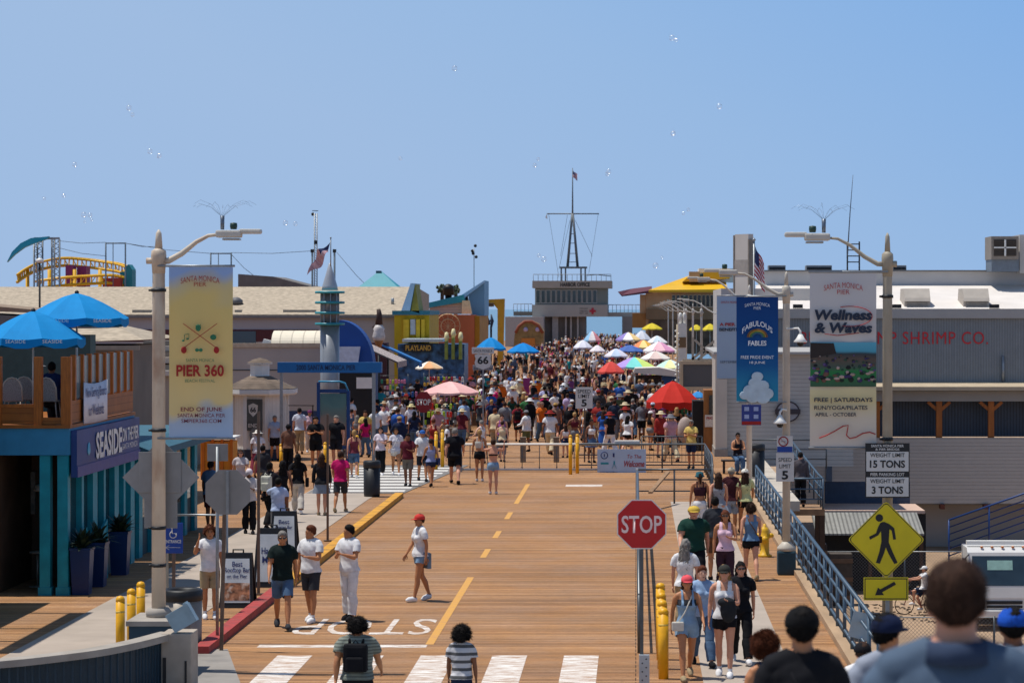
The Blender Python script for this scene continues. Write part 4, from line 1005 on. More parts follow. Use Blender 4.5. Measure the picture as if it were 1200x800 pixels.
def aboard(px,foot,w,h,label,lines,rz=0,pic=True):
 Y=GY(foot);x=GX(px,Y);o=empty('folding_menu_board',(x,Y,0),label,'menu board','black folding menu boards on the sidewalk')
 fr=mat('black sign frame','#17181c',.5);
 for sg,nm in((-1,'front_panel'),(1,'rear_panel')):
  mb=MB();ln=math.atan(.22);c=(x,Y+.22+sg*.12,h/2)
  mb.add([(x-w/2*(1.12 if z==0 else .92),Y+.22+sg*(.26 if z==0 else .04)+d,z)for z in(0,h)for d in(0,.03)]+[(x+w/2*(1.12 if z==0 else .92),Y+.22+sg*(.26 if z==0 else .04)+d,z)for z in(0,h)for d in(0,.03)],[(0,2,3,1),(4,5,7,6),(0,1,5,4),(2,6,7,3),(0,4,6,2),(1,3,7,5)]);mb.build(nm,fr,o)
 f=lambda u,v,e=.006:(x+w/2*(1.12-.2*v)*u,Y+.22-.26+.22*v-e,h*v)
 mb=MB();mb.add([f(-.82,.1),f(.82,.1),f(.82,.9),f(-.82,.9)],[(0,1,2,3)]);mb.build('poster',mat('pale poster','#c3cbd0',.4,0,.15,2.5),o)
 if pic:
  mb=MB();mb.add([f(-.8,.14,.009),f(.8,.14,.009),f(.8,.46,.009),f(-.8,.46,.009)],[(0,1,2,3)]);mb.build('food_picture',mat('food picture','#9a6a4c',.5,0,.9,9,dirt=.9,dirtcol='#e6d8c8'),o)
 mb=MB();mb.tube([(x-.1,Y+.24,h),(x-.1,Y+.24,h+.06),(x+.1,Y+.24,h+.06),(x+.1,Y+.24,h)],.018,6);mb.build('handle',fr,o)
 for i,(t_,v,ww,hh)in enumerate(lines):
  p_=f(0,v,.012);text(t_,p_,ww,hh,mat('navy print','#1e2c66'),o,lean=-.17,bold=.02)
 return o
aboard(277,712,.60,1.05,'nearest folding board reading Best Rooftop Bar, beside the red kerb',[('Best',.80,.2,.1),('Rooftop Bar',.68,.5,.12),('on the Pier',.58,.4,.07)])
aboard(317,688,.66,1.22,'middle folding menu board with large dark letters behind the man in black',[('Harbor',.62,.4,.14),('Menu',.47,.36,.14)],pic=False)
aboard(332,655,.60,1.1,'farthest folding menu board beside the grey sidewalk',[('Best',.78,.25,.1),('Oyster Bar',.66,.4,.1)],pic=False)
o=empty('unseen_shadow_frame',(-12.5,46,0),'grey overhead gantry left of the corner whose shadow lies on the pavement','gantry')  # unseen frame, added only for its shadow lines on the pavement
mb=MB();mb.bx(-12.75,-12.35,43.4,49.2,5.8,6.0);mb.build('side_beam',M_GALV,o)
for y in(43.5,45.0,46.8,49.1):
 mb=MB();mb.bar((-18,y+(.5 if y==49.1 else 0),5.9),(-12.75,y,5.9),.09);mb.build('cross_bar',M_GALV,o)
mb=MB();mb.bar((-12.8,43.2,0),(-12.8,43.2,5.8),.18);mb.build('post',M_GALV,o)
o=empty('booth',(-15,47,0),'low dark booth at the left edge casting shade on the planks','booth')  # unseen block beyond the left edge, added to shade the planks
mb=MB();mb.bx(-17,-13.1,44.2,50.6,0,4.2);mb.build('wall',M_TEAL,o)
mb=MB();mb.bx(-17,-13.0,44.0,50.8,4.203,4.35);mb.build('roof',M_TEALD,o)
o=empty('shop_building',(-13,63,0),'low dark teal shopfront behind the left lamp signs','building')
mb=MB();mb.bx(-18,LX-.15,59.0,68,0,2.5);mb.build('wall',mat('dark teal wall','#0d3f4b',.6,0,.2,2),o)
mb=MB();mb.prism([(LX-.15,2.503),(LX+.35,2.36),(LX+.35,2.52),(LX-.15,2.72),(-18,2.72),(-18,2.503)],59,68.1);mb.build('awning',mat('slate blue awning','#315c6c',.7,0,.1,3),o)
for k in range(6):
 mb=MB();mb.bx(LX-.15,LX-.06,59.6+k*1.5,60.0+k*1.5,0,2.5);mb.build('pilaster',M_TEAL,o)
 if k<5:mb=MB();mb.bx(LX-.15,LX-.12,60.1+k*1.5,61.0+k*1.5,.9,2.3);mb.build('window',M_GLASS,o)
o=empty('yellow_stall',(-15,84,0),'orange yellow slatted stall behind the octagonal sign','stall')
mb=MB();mb.bx(GX(235,88),GX(273,88),88,89,0,1.25);mb.build('counter',mat('orange yellow paint','#d08a24',.6,0,.1,3),o)
for k in range(4):
 x=GX(237+11*k,88);mb=MB();mb.bx(x,x+.09,87.9,87.99,0,1.35);mb.build('slat_post',mat('deep orange paint','#b4630f',.6),o)
mb=MB();mb.bx(GX(232,88),GX(276,88),87.7,89.1,1.353,1.42);mb.build('counter_top',M_WHITE,o)
kx,ky=GX(300,98),99.0
o=empty('ticket_kiosk',(kx,ky,0),'small white octagonal souvenir kiosk with brown shingled roof and cupola','kiosk')
M_KW=lines_mat('white kiosk boards','#dcd7ce','X',.12,.8,.08,.6,.05)
M_SH=lines_mat('brown shingles','#6e5f52','Z',.07,.6,.2,.9,.3)
ph=R(22.5)
mb=MB();mb.lathe([(1.12,0),(1.12,.42)],(kx,ky,0),8,smooth=False,ph=ph);mb.build('plinth',mat('navy plinth','#1e2a3e',.6),o)
mb=MB();mb.lathe([(1.06,.423),(1.06,2.55)],(kx,ky,0),8,smooth=False,ph=ph);mb.build('wall',M_KW,o)
for k in range(8):
 a=ph+math.pi/4*k;mb=MB();mb.bx(kx+1.08*math.cos(a)-.07,kx+1.08*math.cos(a)+.07,ky+1.08*math.sin(a)-.07,ky+1.08*math.sin(a)+.07,.43,2.56);mb.build('corner_post',M_WHITE,o)
mb=MB();mb.lathe([(1.45,2.5),(1.5,2.56),(1.5,2.72),(1.4,2.74)],(kx,ky,0),8,smooth=False,ph=ph);mb.build('eaves',M_WHITE,o)
mb=MB();mb.lathe([(1.5,2.743),(1.05,2.92),(.42,3.22),(.40,3.22)],(kx,ky,0),8,smooth=False,ph=ph);rf=mb.build('roof',M_SH,o)
mb=MB();mb.lathe([(.40,3.2),(.38,3.25),(.38,3.66),(.5,3.68),(.5,3.72)],(kx,ky,0),8,smooth=False,ph=ph);mb.build('cupola',M_WHITE,rf)
mb=MB();mb.lathe([(.52,3.723),(.25,3.86),(0,3.92)],(kx,ky,0),8,smooth=False,ph=ph);mb.build('cupola_roof',M_SH,rf)
yk=ky-1.0
for x0_,x1_,z0_,z1_,nm in((-.36,.30,1.05,1.85,'notice_panel'),):
 mb=MB();mb.bx(kx-.45,kx+.25,yk-.06,yk-.03,1.15,2.35);pn=mb.build('notice_panel',mat('dark notice board','#4d4f4c',.5,0,.2,4),o)
mb=MB();mb.prism([(kx-.26,1.85),(kx-.1,1.68),(kx+.06,1.85),(kx+.08,2.12),(kx-.1,2.2),(kx-.28,2.12)],yk-.075,yk-.063);mb.build('route_shield',mat('pale shield','#c9c6bd',.5),o)
text('66',(kx-.1,yk-.08,1.95),.22,.2,M_BLACK,o,bold=.03);text('END',(kx-.1,yk-.08,1.35),.36,.14,mat('pale shield','#c9c6bd'),o,bold=.02)
mb=MB();mb.prism([(kx+.0+.24*math.cos(a/16*6.283),.98+.3*math.sin(a/16*6.283))for a in range(16)],yk-.07,yk-.035);mb.build('round_emblem',mat('grey emblem','#6b6f6e',.5),o)
text('66',(kx,yk-.075,.98),.26,.22,M_WHITE,o,bold=.03)
for k,(dx,dz,c,lab)in enumerate(((1.45,1.75,'#17181c','black souvenir T-shirt hanging high on the kiosk side'),(1.72,1.72,'#1d1d22','black long T-shirt hanging beside the first on the kiosk'),(1.5,.95,'#5a1c22','maroon printed T-shirt hanging low on the kiosk side'),(1.85,1.15,'#1f3f46','dark teal T-shirt hanging at the kiosk corner'))):
 x=kx+dx;z=dz;y=ky-.8-.05*k
 mb=MB();pts=[(x-.14,z-.4),(x+.14,z-.4),(x+.15,z+.12),(x+.25,z+.0),(x+.3,z+.12),(x+.13,z+.3),(x+.05,z+.27),(x-.05,z+.27),(x-.13,z+.3),(x-.3,z+.12),(x-.25,z),(x-.15,z+.12)]
 mb.prism(pts,y-.03,y+.03);q=mb.build('souvenir_shirt',mat('shirt cloth '+c,c,.9),None,loc=(x,y,z));
 for v in q.data.vertices:v.co-=Vector((x,y,z))
 tag(q,lab,'shirt','T-shirts hanging on the kiosk')
mb=MB();mb.bar((kx+1.2,ky-.7,2.1),(kx+2.2,ky-.8,2.1),.03);mb.bar((kx+2.15,ky-.8,0),(kx+2.15,ky-.8,2.12),.04);mb.build('display_rail',M_BLACK,o)
o=empty('flat_roofed_building',(GX(320,124),124,0),'long pale grey flat roofed building with navy base behind the kiosk','building')
Y=122.;mb=MB();mb.bx(GX(160,Y),GX(376,Y),Y,Y+9,.95,ZZ(407,Y));mb.build('wall',mat('pale grey render','#a29c96',.8,0,.07,.6),o)
mb=MB();mb.bx(GX(160,Y),GX(376,Y),Y-.02,Y+9,0,.947);mb.build('base_band',mat('navy wall base','#2b3c5c',.7),o)
mb=MB();mb.bx(GX(160,Y),GX(376,Y),Y-.08,Y+.2,ZZ(407,Y)+.003,ZZ(402,Y));mb.build('parapet',mat('tan parapet cap','#b3a48e',.8),o)
mb=MB();mb.bx(GX(160,Y),GX(376,Y),Y-.03,Y-.002,ZZ(434,Y),ZZ(433,Y));mb.build('wall_line',M_BLACK,o)
mb=MB();x0_,x1_=GX(317,Y),GX(377,Y);n=8;prof=[(Y+.2+1.2*(1-math.cos(math.pi/2*i/n)),ZZ(406,Y)+.75*math.sin(math.pi/2*i/n))for i in range(n+1)]+[(Y+1.4,ZZ(406,Y))]
mb.prism(prof,x0_,x1_,axis='X');mb.build('barrel_awning',lines_mat('cream ribbed awning','#ddd2bc','X',.55,.7,.1,.7,.03),o)
mb=MB();mb.prism([(GX(306,Y),ZZ(402,Y)),(GX(327,Y),ZZ(402,Y)),(GX(308,Y),ZZ(397,Y))],Y+.3,Y+.6);mb.build('roof_vent',M_WHITE,o)
M_TAN=mat('tan mineral roof shingles','#a89a86',.95,0,.25,3.5,bump=.5,stretch=(1,1,2.2))
Y=168.
o=empty('carousel_building',(GX(300,Y),Y,0),'very long low hall with a pale tan shingle roof across the left background','building')
rx0,rx1=GX(-60,Y),GX(474,Y)
mb=MB();mb.bx(rx0,rx1-.2,Y,Y+22,0,ZZ(371,Y));mb.build('wall',mat('white grey hall wall','#9a9aa0',.8,0,.06,.5),o)
mb=MB();mb.prism([(Y-.4,ZZ(370.5,Y)),(Y-.4,ZZ(370.5,Y)+.12),(Y+9,ZZ(336,Y+9)),(Y+20,ZZ(345,Y+20)),(Y+20,ZZ(370.5,Y))],rx0,rx1,axis='X');mb.build('roof',M_TAN,o)
mb=MB();mb.bx(rx0,rx1,Y-.45,Y-.402,ZZ(372.5,Y),ZZ(370,Y));mb.build('gutter',mat('grey gutter','#6d6c6e',.6),o)
mb=MB();mb.bx(rx0,GX(373,Y),Y-.05,Y-.002,ZZ(400,Y),ZZ(386,Y));mb.build('maroon_band',mat('dark maroon panel','#4b1a20',.6),o)
for a,b_ in((272,300),(330,352)):
 mb=MB();mb.bx(GX(a,Y),GX(b_,Y),Y-.1,Y-.05,ZZ(402,Y),ZZ(388,Y));mb.build('shop_window',M_GLASS,o)
for px in(276,347):mb=MB();mb.bx(GX(px,Y)-.8*(px>300)-.1,GX(px,Y)+.9*(px>300)+.3,Y+.3,Y+1.0,ZZ(370,Y+.5),ZZ(363,Y+.5));mb.build('roof_vent',mat('grey roof vent','#8c867c',.7),o)
mb=MB();mb.lathe([(.45,0),(.42,.25),(.2,.42),(0,.45)],(GX(277,Y+3),Y+3,ZZ(356,Y+3)),14);mb.build('dome_vent',mat('dark dome vent','#5b5a5c',.6),o)
mb=MB();mb.tube([(GX(460,Y+3),Y+3,ZZ(357,Y+3)),(GX(460,Y+3),Y+3,ZZ(349,Y+3))],.1,8);mb.build('roof_pipe',M_GALV,o)
mb=MB();mb.bx(GX(172,Y)-1,GX(172,Y)+.2,Y+.2,Y+.8,ZZ(369,Y),ZZ(363,Y));mb.build('roof_vent',mat('grey roof vent','#8c867c'),o)
Y=76.
o=empty('pavilion',(GX(110,Y),Y,0),'low pavilion with tan hipped roof behind the restaurant terrace','building')
mb=MB();xa,xb=GX(-40,Y),GX(168,Y);mb.add([(xa,Y,ZZ(404,Y)),(xb,Y,ZZ(398,Y)),(xb,Y+6,ZZ(398,Y)),(xa,Y+6,ZZ(404,Y)),(xa+1,Y+2.4,ZZ(374,Y)),(GX(110,Y),Y+2.4,ZZ(378,Y)),],[(0,1,5,4),(1,2,5),(2,3,4,5),(3,0,4),(3,2,1,0)]);mb.build('roof',M_TAN,o)
mb=MB();mb.bx(xa,xb-.4,Y+.4,Y+5,0,ZZ(404,Y)-.03);mb.build('wall',mat('pavilion wall','#6e675e',.8,0,.15,.8),o)
mb=MB();mb.bx(xa,xb-.1,Y-.05,Y+.02,ZZ(410,Y),ZZ(405,Y));mb.build('eaves_board',mat('pale eaves board','#8f8577',.7),o)
Y=92.
o=empty('grey_shed',(GX(170,Y),Y,0),'plain grey shed with stacked pale roof edges left of the festival banner','shed')
mb=MB();mb.bx(GX(120,Y),GX(212,Y),Y,Y+5,0,ZZ(440,Y));mb.build('wall',mat('shed wall grey','#8d867c',.8,0,.12,.8),o)
for k,(yy_,c)in enumerate(((440,'#b4aea6'),(425,'#b8a99a'),(412,'#a59c92'))):
 mb=MB();mb.bx(GX(150,Y)-k*.2,GX(214+k*4,Y),Y-.3+.8*k,Y+4,ZZ(yy_,Y)+.003,ZZ(yy_-6,Y));mb.build('roof_slab',mat('roof slab '+c,c,.8,0,.1,1),o)
 mb=MB();mb.bx(GX(156,Y),GX(208,Y),Y+.3+.8*k,Y+3.6,ZZ(yy_-6,Y)+.003,ZZ(yy_-12,Y));mb.build('upper_wall',mat('shed wall dark','#6d655d',.8,0,.2,1.5),o)
Y=97.
o=empty('poster_stand',(GX(391,Y),Y,0),'tall blue framed poster stand with a sandy picture below the spire','poster stand')
M_BLUE=mat('deep blue metal','#143f78',.45,0,.1,3)
xa,xb=GX(373,Y),GX(408,Y)
for x in(xa,xb):mb=MB();mb.bx(x-.06,x+.06,Y,Y+.14,0,ZZ(448 if x==xa else 458,Y));mb.build('upright',M_BLUE,o)
mb=MB();mb.bx(xa+.06,xb-.06,Y+.02,Y+.12,ZZ(460,Y),ZZ(456,Y));mb.build('crossbar',M_BLUE,o);mb=MB();mb.bx(xa+.06,xb-.06,Y+.02,Y+.12,.5,.62);mb.build('crossbar',M_BLUE,o)
mb=MB();mb.tube([(xa,Y+.07,ZZ(447,Y)),(GX(398,Y),Y+.07,ZZ(447,Y)),(GX(404,Y),Y+.07,ZZ(449,Y)),(xb,Y+.07,ZZ(458,Y))],.04,6);mb.build('top_hoop',mat('light blue metal','#3f8fb4',.4),o)
mb=MB();mb.bx(xa+.07,xb-.07,Y+.03,Y+.07,.65,ZZ(461,Y));mb.build('poster',grad_mat('sand and sea poster',[(0,'#8d6a58'),(.35,'#a08070'),(.55,'#6f7a76'),(.8,'#5f8280'),(1,'#4f7478')],.65,2.6,.5),o)
Y=112.
o=empty('spire_tower',(GX(386,Y),Y,0),'grey rocket shaped tower with teal discs and conical top','tower')
sx_=GX(386.5,Y);M_ST=mat('silver grey cladding','#8c9094',.35,.35,.08,3)
zt=lambda py:ZZ(py,Y)
mb=MB();mb.lathe([(.42,0),(.42,zt(380))],(sx_,Y,0),24);mb.build('lower_shaft',M_ST,o)
mb=MB();mb.lathe([(.38,zt(380)),(.38,zt(341))],(sx_,Y,0),24);mb.build('upper_shaft',mat('brown grey louvres','#77706b',.5,.2,.2,6),o)
for k in range(8):
 a=math.pi/4*k+.2;mb=MB();mb.bx(sx_+.385*math.cos(a)-.025,sx_+.385*math.cos(a)+.025,Y+.385*math.sin(a)-.025,Y+.385*math.sin(a)+.025,0,zt(341));mb.build('rib',M_GALV,o)
for py in(342.5,354.5,366.5,379.5):
 mb=MB();mb.lathe([(.3,zt(py)-.06),(.64,zt(py)-.05),(.66,zt(py)),(.64,zt(py)+.05),(.3,zt(py)+.06)],(sx_,Y,0),24);mb.build('teal_disc',mat('teal disc paint','#2c8b96',.4),o)
mb=MB();mb.lathe([(.36,zt(340)),(.33,zt(335)),(.2,zt(323)),(.05,zt(309)),(.0,zt(308))],(sx_,Y,0),24);mb.build('cone_top',mat('pale silver cone','#a7abb0',.35,.3,.05,3),o)
o=empty('beam_sign',(GX(386,100),95,0),'long narrow blue overhead beam sign with dark raised lettering','sign')
Yb=95.;mb=MB();mb.bx(GX(325,Yb),GX(447,Yb),Yb,Yb+.35,ZZ(436.5,Yb),ZZ(424.5,Yb));mb.build('beam',mat('bright blue beam','#11609c',.4,0,.06,2),o)
text('2000 SANTA MONICA PIER',(GX(382,Yb),Yb-.012,ZZ(430.5,Yb)),2.2,.2,mat('dark blue letters','#0d3058',.5),o,bold=.02)
mb=MB();mb.bx(GX(437.5,Yb)-.06,GX(437.5,Yb)+.06,Yb+.1,Yb+.22,0,ZZ(437,Yb));mb.build('post',M_GALV,o)
mb=MB();mb.bx(GX(329,Yb)-.05,GX(329,Yb)+.05,Yb+.1,Yb+.22,0,ZZ(437,Yb));mb.build('post',M_GALV,o)
Y=118.
o=empty('blue_arch_building',(GX(415,Y),Y,0),'small shop with a large deep blue rounded gable beside the spire','building')
cx_,cz_=GX(397,Y),ZZ(428,Y);rr=GX(437,Y)-cx_;pts=[(cx_,cz_)]+[(cx_+rr*math.sin(math.pi/2*i/14),cz_+rr*1.32*math.cos(math.pi/2*i/14))for i in range(15)]
mb=MB();mb.prism(pts,Y,Y+1.3);mb.build('rounded_gable',mat('royal blue stucco','#0f4590',.6,0,.06,1),o)
mb=MB();mb.bx(GX(375,Y),GX(440,Y),Y+.1,Y+1.2,0,cz_-.003);mb.build('wall',mat('blue grey wall','#3f5478',.7,0,.1,1),o)
mb=MB();mb.prism([(GX(397,Y),ZZ(427,Y)),(GX(420,Y),ZZ(427,Y)),(GX(423,Y),ZZ(406,Y)),(GX(397,Y),ZZ(406,Y))],Y-.3,Y-.2);mb.build('white_panel',mat('pale blue board','#b9c4d6',.6),o)
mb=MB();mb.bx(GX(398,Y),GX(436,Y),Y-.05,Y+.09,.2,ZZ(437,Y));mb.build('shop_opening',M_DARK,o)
mb=MB();mb.bx(GX(418,Y),GX(436,Y),Y-.12,Y-.06,ZZ(455,Y),ZZ(442,Y));mb.build('white_sign',M_WHITE,o)
def shop(x0,x1,Y,ztop,zaw,depth,label,wallc,awc,awc2=None,side=False,wall_to=None):
 o=empty('shop',((x0+x1)/2,Y,0),label,'shop')
 mb=MB();mb.bx(x0,x1,Y,Y+(wall_to or 8),0,ztop);mb.build('wall',mat('shop wall '+wallc,wallc,.8,0,.1,1),o)
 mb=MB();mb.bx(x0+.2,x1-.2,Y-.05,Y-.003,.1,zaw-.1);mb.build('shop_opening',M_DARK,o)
 mb=MB();mb.prism([(Y-.06,zaw+.6),(Y-depth,zaw),(Y-depth,zaw-.22),(Y-depth+.04,zaw-.22),(Y-depth+.04,zaw-.03),(Y-.06,zaw+.52)],x0-.1,x1+.1,axis='X')
 mb.build('awning',lines_mat('striped awning '+awc,awc,'X',.5,.35,.5,.8,.02)if awc2 else mat('awning '+awc,awc,.8,0,.06,2),o)
 return o
def street_awning(pxa,pya,Ya,pxb,pyb,Yb_,hgt,c,label,wallc,stripes=None):
 """awning running along the street: its long edge recedes"""
 xa,za=GX(pxa,Ya),ZZ(pya,Ya);o=empty('street_shop',(xa-1,Ya,0),label,'shop')
 mb=MB();x1=xa;mb.prism([(x1-2.2,za+1.0),(x1,za),(x1,za-hgt),(x1-.05,za-hgt),(x1-.05,za-.06),(x1-2.2,za+.91)],Ya,Yb_)
 mb.build('awning',c if not isinstance(c,str)else mat('awning '+c,c,.8,0,.06,2),o)
 mb=MB();mb.bx(x1-6,x1-1.93,Ya+.2,Yb_,0,za+1.1);mb.build('wall',mat('shop wall '+wallc,wallc,.8,0,.1,1),o)
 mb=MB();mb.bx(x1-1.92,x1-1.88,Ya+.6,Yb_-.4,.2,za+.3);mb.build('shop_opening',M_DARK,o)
 return o
red_m=lines_mat('red and white stripes','#c9b9b4','Y',.5,.22,.5,.8,.02)
street_awning(466,424,128,472,420,133,.3,red_m,'shop with a faded red and white striped awning left of the umbrellas','#7a2a2c')
street_awning(492,424,147,500,420,148.6,.3,'#2a6fae','shop with a long sloping blue awning before the yellow arcade','#4a2a2e')
Yc=134.
o=empty('giant_cone_sign',(GX(444,Yc),Yc,0),'giant ice cream cone figure with dark branch above the red awning','sculpture')
xx=GX(444,Yc);mb=MB();mb.lathe([(.03,ZZ(412,Yc)),(.24,ZZ(400,Yc)),(.26,ZZ(399,Yc))],(xx,Yc,0),14);mb.build('cone',mat('waffle brown','#a8794c',.7,0,.3,20),o)
mb=MB();mb.lathe([(.28,ZZ(399,Yc)),(.34,ZZ(394,Yc)),(.27,ZZ(388,Yc)),(.3,ZZ(385,Yc)),(.2,ZZ(381,Yc)),(0,ZZ(379,Yc))],(xx,Yc,0),14);mb.build('swirl',mat('white swirl','#c9c2bb',.5,0,.2,6),o)
mb=MB();mb.tube([(xx,Yc,ZZ(380,Yc)),(xx+.02,Yc,ZZ(368,Yc)),(xx-.02,Yc,ZZ(362,Yc))],[.2,.14,.1],8);mb.tube([(xx,Yc,ZZ(378,Yc)),(xx-.32,Yc,ZZ(384,Yc))],[.1,.06],6);mb.build('dark_topper',mat('dark brown topper','#3e2c25',.7,0,.3,5),o)
mb=MB();mb.tube([(xx,Yc,0),(xx,Yc,ZZ(412,Yc))],.06,8);mb.build('support',M_BLACK,o)
Y=165.
o=empty('arcade_building',(GX(490,Y),Y,0),'yellow amusement arcade with steep pale blue gable and dark PLAYLAND sign','building')
M_YW=mat('mustard yellow stucco','#b89a10',.7,0,.1,1.2);M_LB=mat('pale sky blue roof','#9cc8e4',.5,0,.06,1)
mb=MB();mb.bx(GX(462,Y),GX(503,Y),Y,Y+8,0,ZZ(369,Y));mb.build('wall',M_YW,o)
mb=MB();mb.bx(GX(460,Y),GX(504,Y),Y-.3,Y+8,ZZ(369,Y)+.003,ZZ(364,Y));mb.build('cornice',mat('teal cornice','#2a6f80',.6),o)
mb=MB();mb.prism([(GX(471,Y),ZZ(364,Y)),(GX(481,Y),ZZ(364,Y)),(GX(487,Y),ZZ(332,Y)),(GX(482,Y),ZZ(332,Y))],Y-.5,Y+4);mb.build('steep_gable_slab',M_LB,o)
mb=MB();mb.prism([(GX(487,Y),ZZ(333,Y)),(GX(482,Y),ZZ(364,Y)),(GX(492,Y),ZZ(367,Y))],Y-.3,Y+3);mb.build('gable_wall',mat('olive gable wall','#8d8a3a',.7,0,.2,2),o)
for k,(a,b_)in enumerate(((473,479.5),(488,492.5),(494,498))):
 mb=MB();mb.bx(GX(a,Y),GX(b_,Y),Y-.25,Y-.003,0,ZZ(374,Y));mb.build('buttress',mat('bright yellow panel','#c9a51e',.6),o)
mb=MB();mb.bx(GX(481,Y),GX(487,Y),Y-.1,Y-.003,ZZ(392,Y),ZZ(374,Y));mb.build('white_panel',mat('light grey panel','#b7bcc2',.6),o)
mb=MB();mb.bx(GX(473,Y),GX(549,Y),Y-4,Y-.3,0,ZZ(402,Y));mb.build('front_block',mat('dark blue glazed front','#2b4f74',.4,0,.9,2.5),o)
mb=MB();mb.bx(GX(472,Y-4),GX(519,Y-4),Y-4.3,Y-.3,ZZ(400.5,Y-4)+.003,ZZ(397,Y-4));mb.build('canopy_edge',mat('pale canopy edge','#b5c2c6',.5),o)
mb=MB();mb.bx(GX(473.5,160.7),GX(507,160.7),160.6,160.8,ZZ(412,160.7),ZZ(403,160.7));sg=mb.build('sign_board',mat('black sign board','#191b1c',.5),o)
text('PLAYLAND',(GX(490.2,160.6),160.58,ZZ(407.5,160.6)),1.6,.34,mat('gold letters','#b9943a',.4),o,bold=.03)
for k,px in enumerate((521,529,537.5)):
 mb=MB();mb.bx(GX(px,Y-5),GX(px+3.6,Y-5),Y-5,Y-4.5,ZZ(421,Y-5),ZZ(400-4*(k==1),Y-5));mb.build('pylon',mat('olive pylon','#7d8a3c',.6,0,.3,2),o)
 mb=MB();mb.lathe([(.1,0),(.16,.25),(.1,.55),(0,.6)],(GX(px+2,Y-5),Y-4.75,ZZ(400-4*(k==1),Y-5)),8);mb.build('flame_top',mat('cream flame','#d9cf9c',.5),o)
rnd=random.Random(5)
for k in range(14):
 px=500+k*3.6;hh=rnd.uniform(1.6,2.5);c=rnd.choice(['#1d4f8f','#c9b13a','#b8402c','#2f8a8f','#d8d4cc','#173a6a','#7a3b86'])
 mb=MB();mb.rbox((GX(px,157),157+rnd.uniform(-.5,.5),hh/2),.2,.5,hh,.02);q=mb.build('game_cabinet',[mat('cabinet '+c,c,.4,0,.3,4)],None,loc=(GX(px,157),157,0))
 for v in q.data.vertices:v.co-=Vector((GX(px,157),157,0))
 tag(q,'narrow upright game cabinet in the colourful row before the arcade','game cabinet','game cabinets before the arcade')
Y=200.
o=empty('mural_hall',(GX(535,Y),Y,0),'orange hall with a painted wheel mural and pale siding above','building')
mb=MB();mb.bx(GX(499,Y),GX(556,Y),Y,Y+12,0,ZZ(369,Y));mb.build('wall',mat('orange mural wall','#b4613a',.7,0,.18,.5),o)
mb=MB();mb.bx(GX(556,Y)+.01,GX(562,Y),Y+.1,Y+12,0,ZZ(370,Y));mb.build('mustard_wall',mat('mustard wall','#b07a14',.7,0,.1,1),o)
M_MP=mat('cream mural paint','#d6b183',.7)
mb=MB();cx_,cz_=GX(525,Y),ZZ(382,Y)
for r_ in(.95,.55):mb.tube([(cx_+r_*math.cos(a/20*6.283),Y-.02,cz_+r_*math.sin(a/20*6.283))for a in range(21)],.035,4,caps=False)
for k in range(12):a=k*math.pi/6;mb.bar((cx_,Y-.02,cz_),(cx_+.95*math.cos(a),Y-.02,cz_+.95*math.sin(a)),.03,.02)
mb.bar((cx_,Y-.02,cz_),(cx_-.4,Y-.02,cz_-1.2),.04,.02);mb.bar((cx_,Y-.02,cz_),(cx_+.4,Y-.02,cz_-1.2),.04,.02);mb.build('wheel_mural',M_MP,o)
for k,(py,hh)in enumerate(((374,.6),(381,.35),(388,.4))):text(('HHH','ARCADE','GAMES')[k]if False else('FUN','RIDES','GAMES')[k],(GX(508,Y),Y-.02,ZZ(py,Y)),.5+.1*k,hh,mat('red mural paint','#93281f',.7),o,bold=.03)if False else None
mb=MB()
for k in range(3):mb.bx(GX(503.5+2.7*k,Y),GX(505+2.7*k,Y),Y-.02,Y-.004,ZZ(377,Y),ZZ(371,Y))
mb.bx(GX(503,Y),GX(511,Y),Y-.02,Y-.004,ZZ(390,Y),ZZ(384,Y));mb.build('red_blocks_mural',mat('red mural paint','#93281f',.7),o)
mb=MB();mb.prism([(GX(500,Y),ZZ(368,Y)),(GX(542,Y),ZZ(368,Y)),(GX(542,Y),ZZ(353,Y)),(GX(525,Y),ZZ(355,Y)),(GX(501,Y),ZZ(360,Y))],Y+2,Y+6);mb.build('upper_siding',lines_mat('pale lapped siding','#b3aea0','Z',.22,.7,.15,.7,.05),o)
mb=MB();mb.prism([(GX(498,Y),ZZ(361,Y)),(GX(543,Y),ZZ(353.5,Y)),(GX(541,Y),ZZ(345,Y)),(GX(490,Y),ZZ(357,Y))],Y+1.7,Y+7);mb.build('teal_roof',mat('teal metal roof','#2a8f9c',.5,0,.06,1),o)
mb=MB();mb.prism([(GX(540,Y),ZZ(368,Y)),(GX(552,Y),ZZ(368,Y)),(GX(549,Y),ZZ(352,Y)),(GX(540.5,Y),ZZ(352,Y))],Y+1.0,Y+1.6);mb.build('cream_fin',mat('cream fin','#dccf9e',.6),o)
mb=MB();mb.prism([(GX(537,Y),ZZ(346,Y)),(GX(565,Y),ZZ(328,Y)),(GX(565,Y),ZZ(370,Y)),(GX(549,Y),ZZ(370,Y)),(GX(546,Y),ZZ(347,Y))],Y+3,Y+9);mb.build('slant_tower',mat('slate blue tower wall','#6f9cb8',.6,0,.06,1),o)
mb=MB();mb.prism([(GX(536,Y),ZZ(347,Y)),(GX(565.5,Y),ZZ(328,Y)),(GX(565.5,Y),ZZ(330.5,Y)),(GX(545,Y),ZZ(346,Y)),(GX(541,Y),ZZ(350,Y))],Y+2.4,Y+2.99);mb.build('tower_roof_edge',M_LB,o)
o=empty('weather_mast',(GX(555.5,205),207,ZZ(336,207)),'thin pole with dark wind instruments above the slanted blue tower','mast')
mb=MB();mb.tube([(GX(555.5,207),207,ZZ(338,207)),(GX(555.5,207),207,ZZ(291,207))],.035,6);mb.build('pole',M_GALV,o)
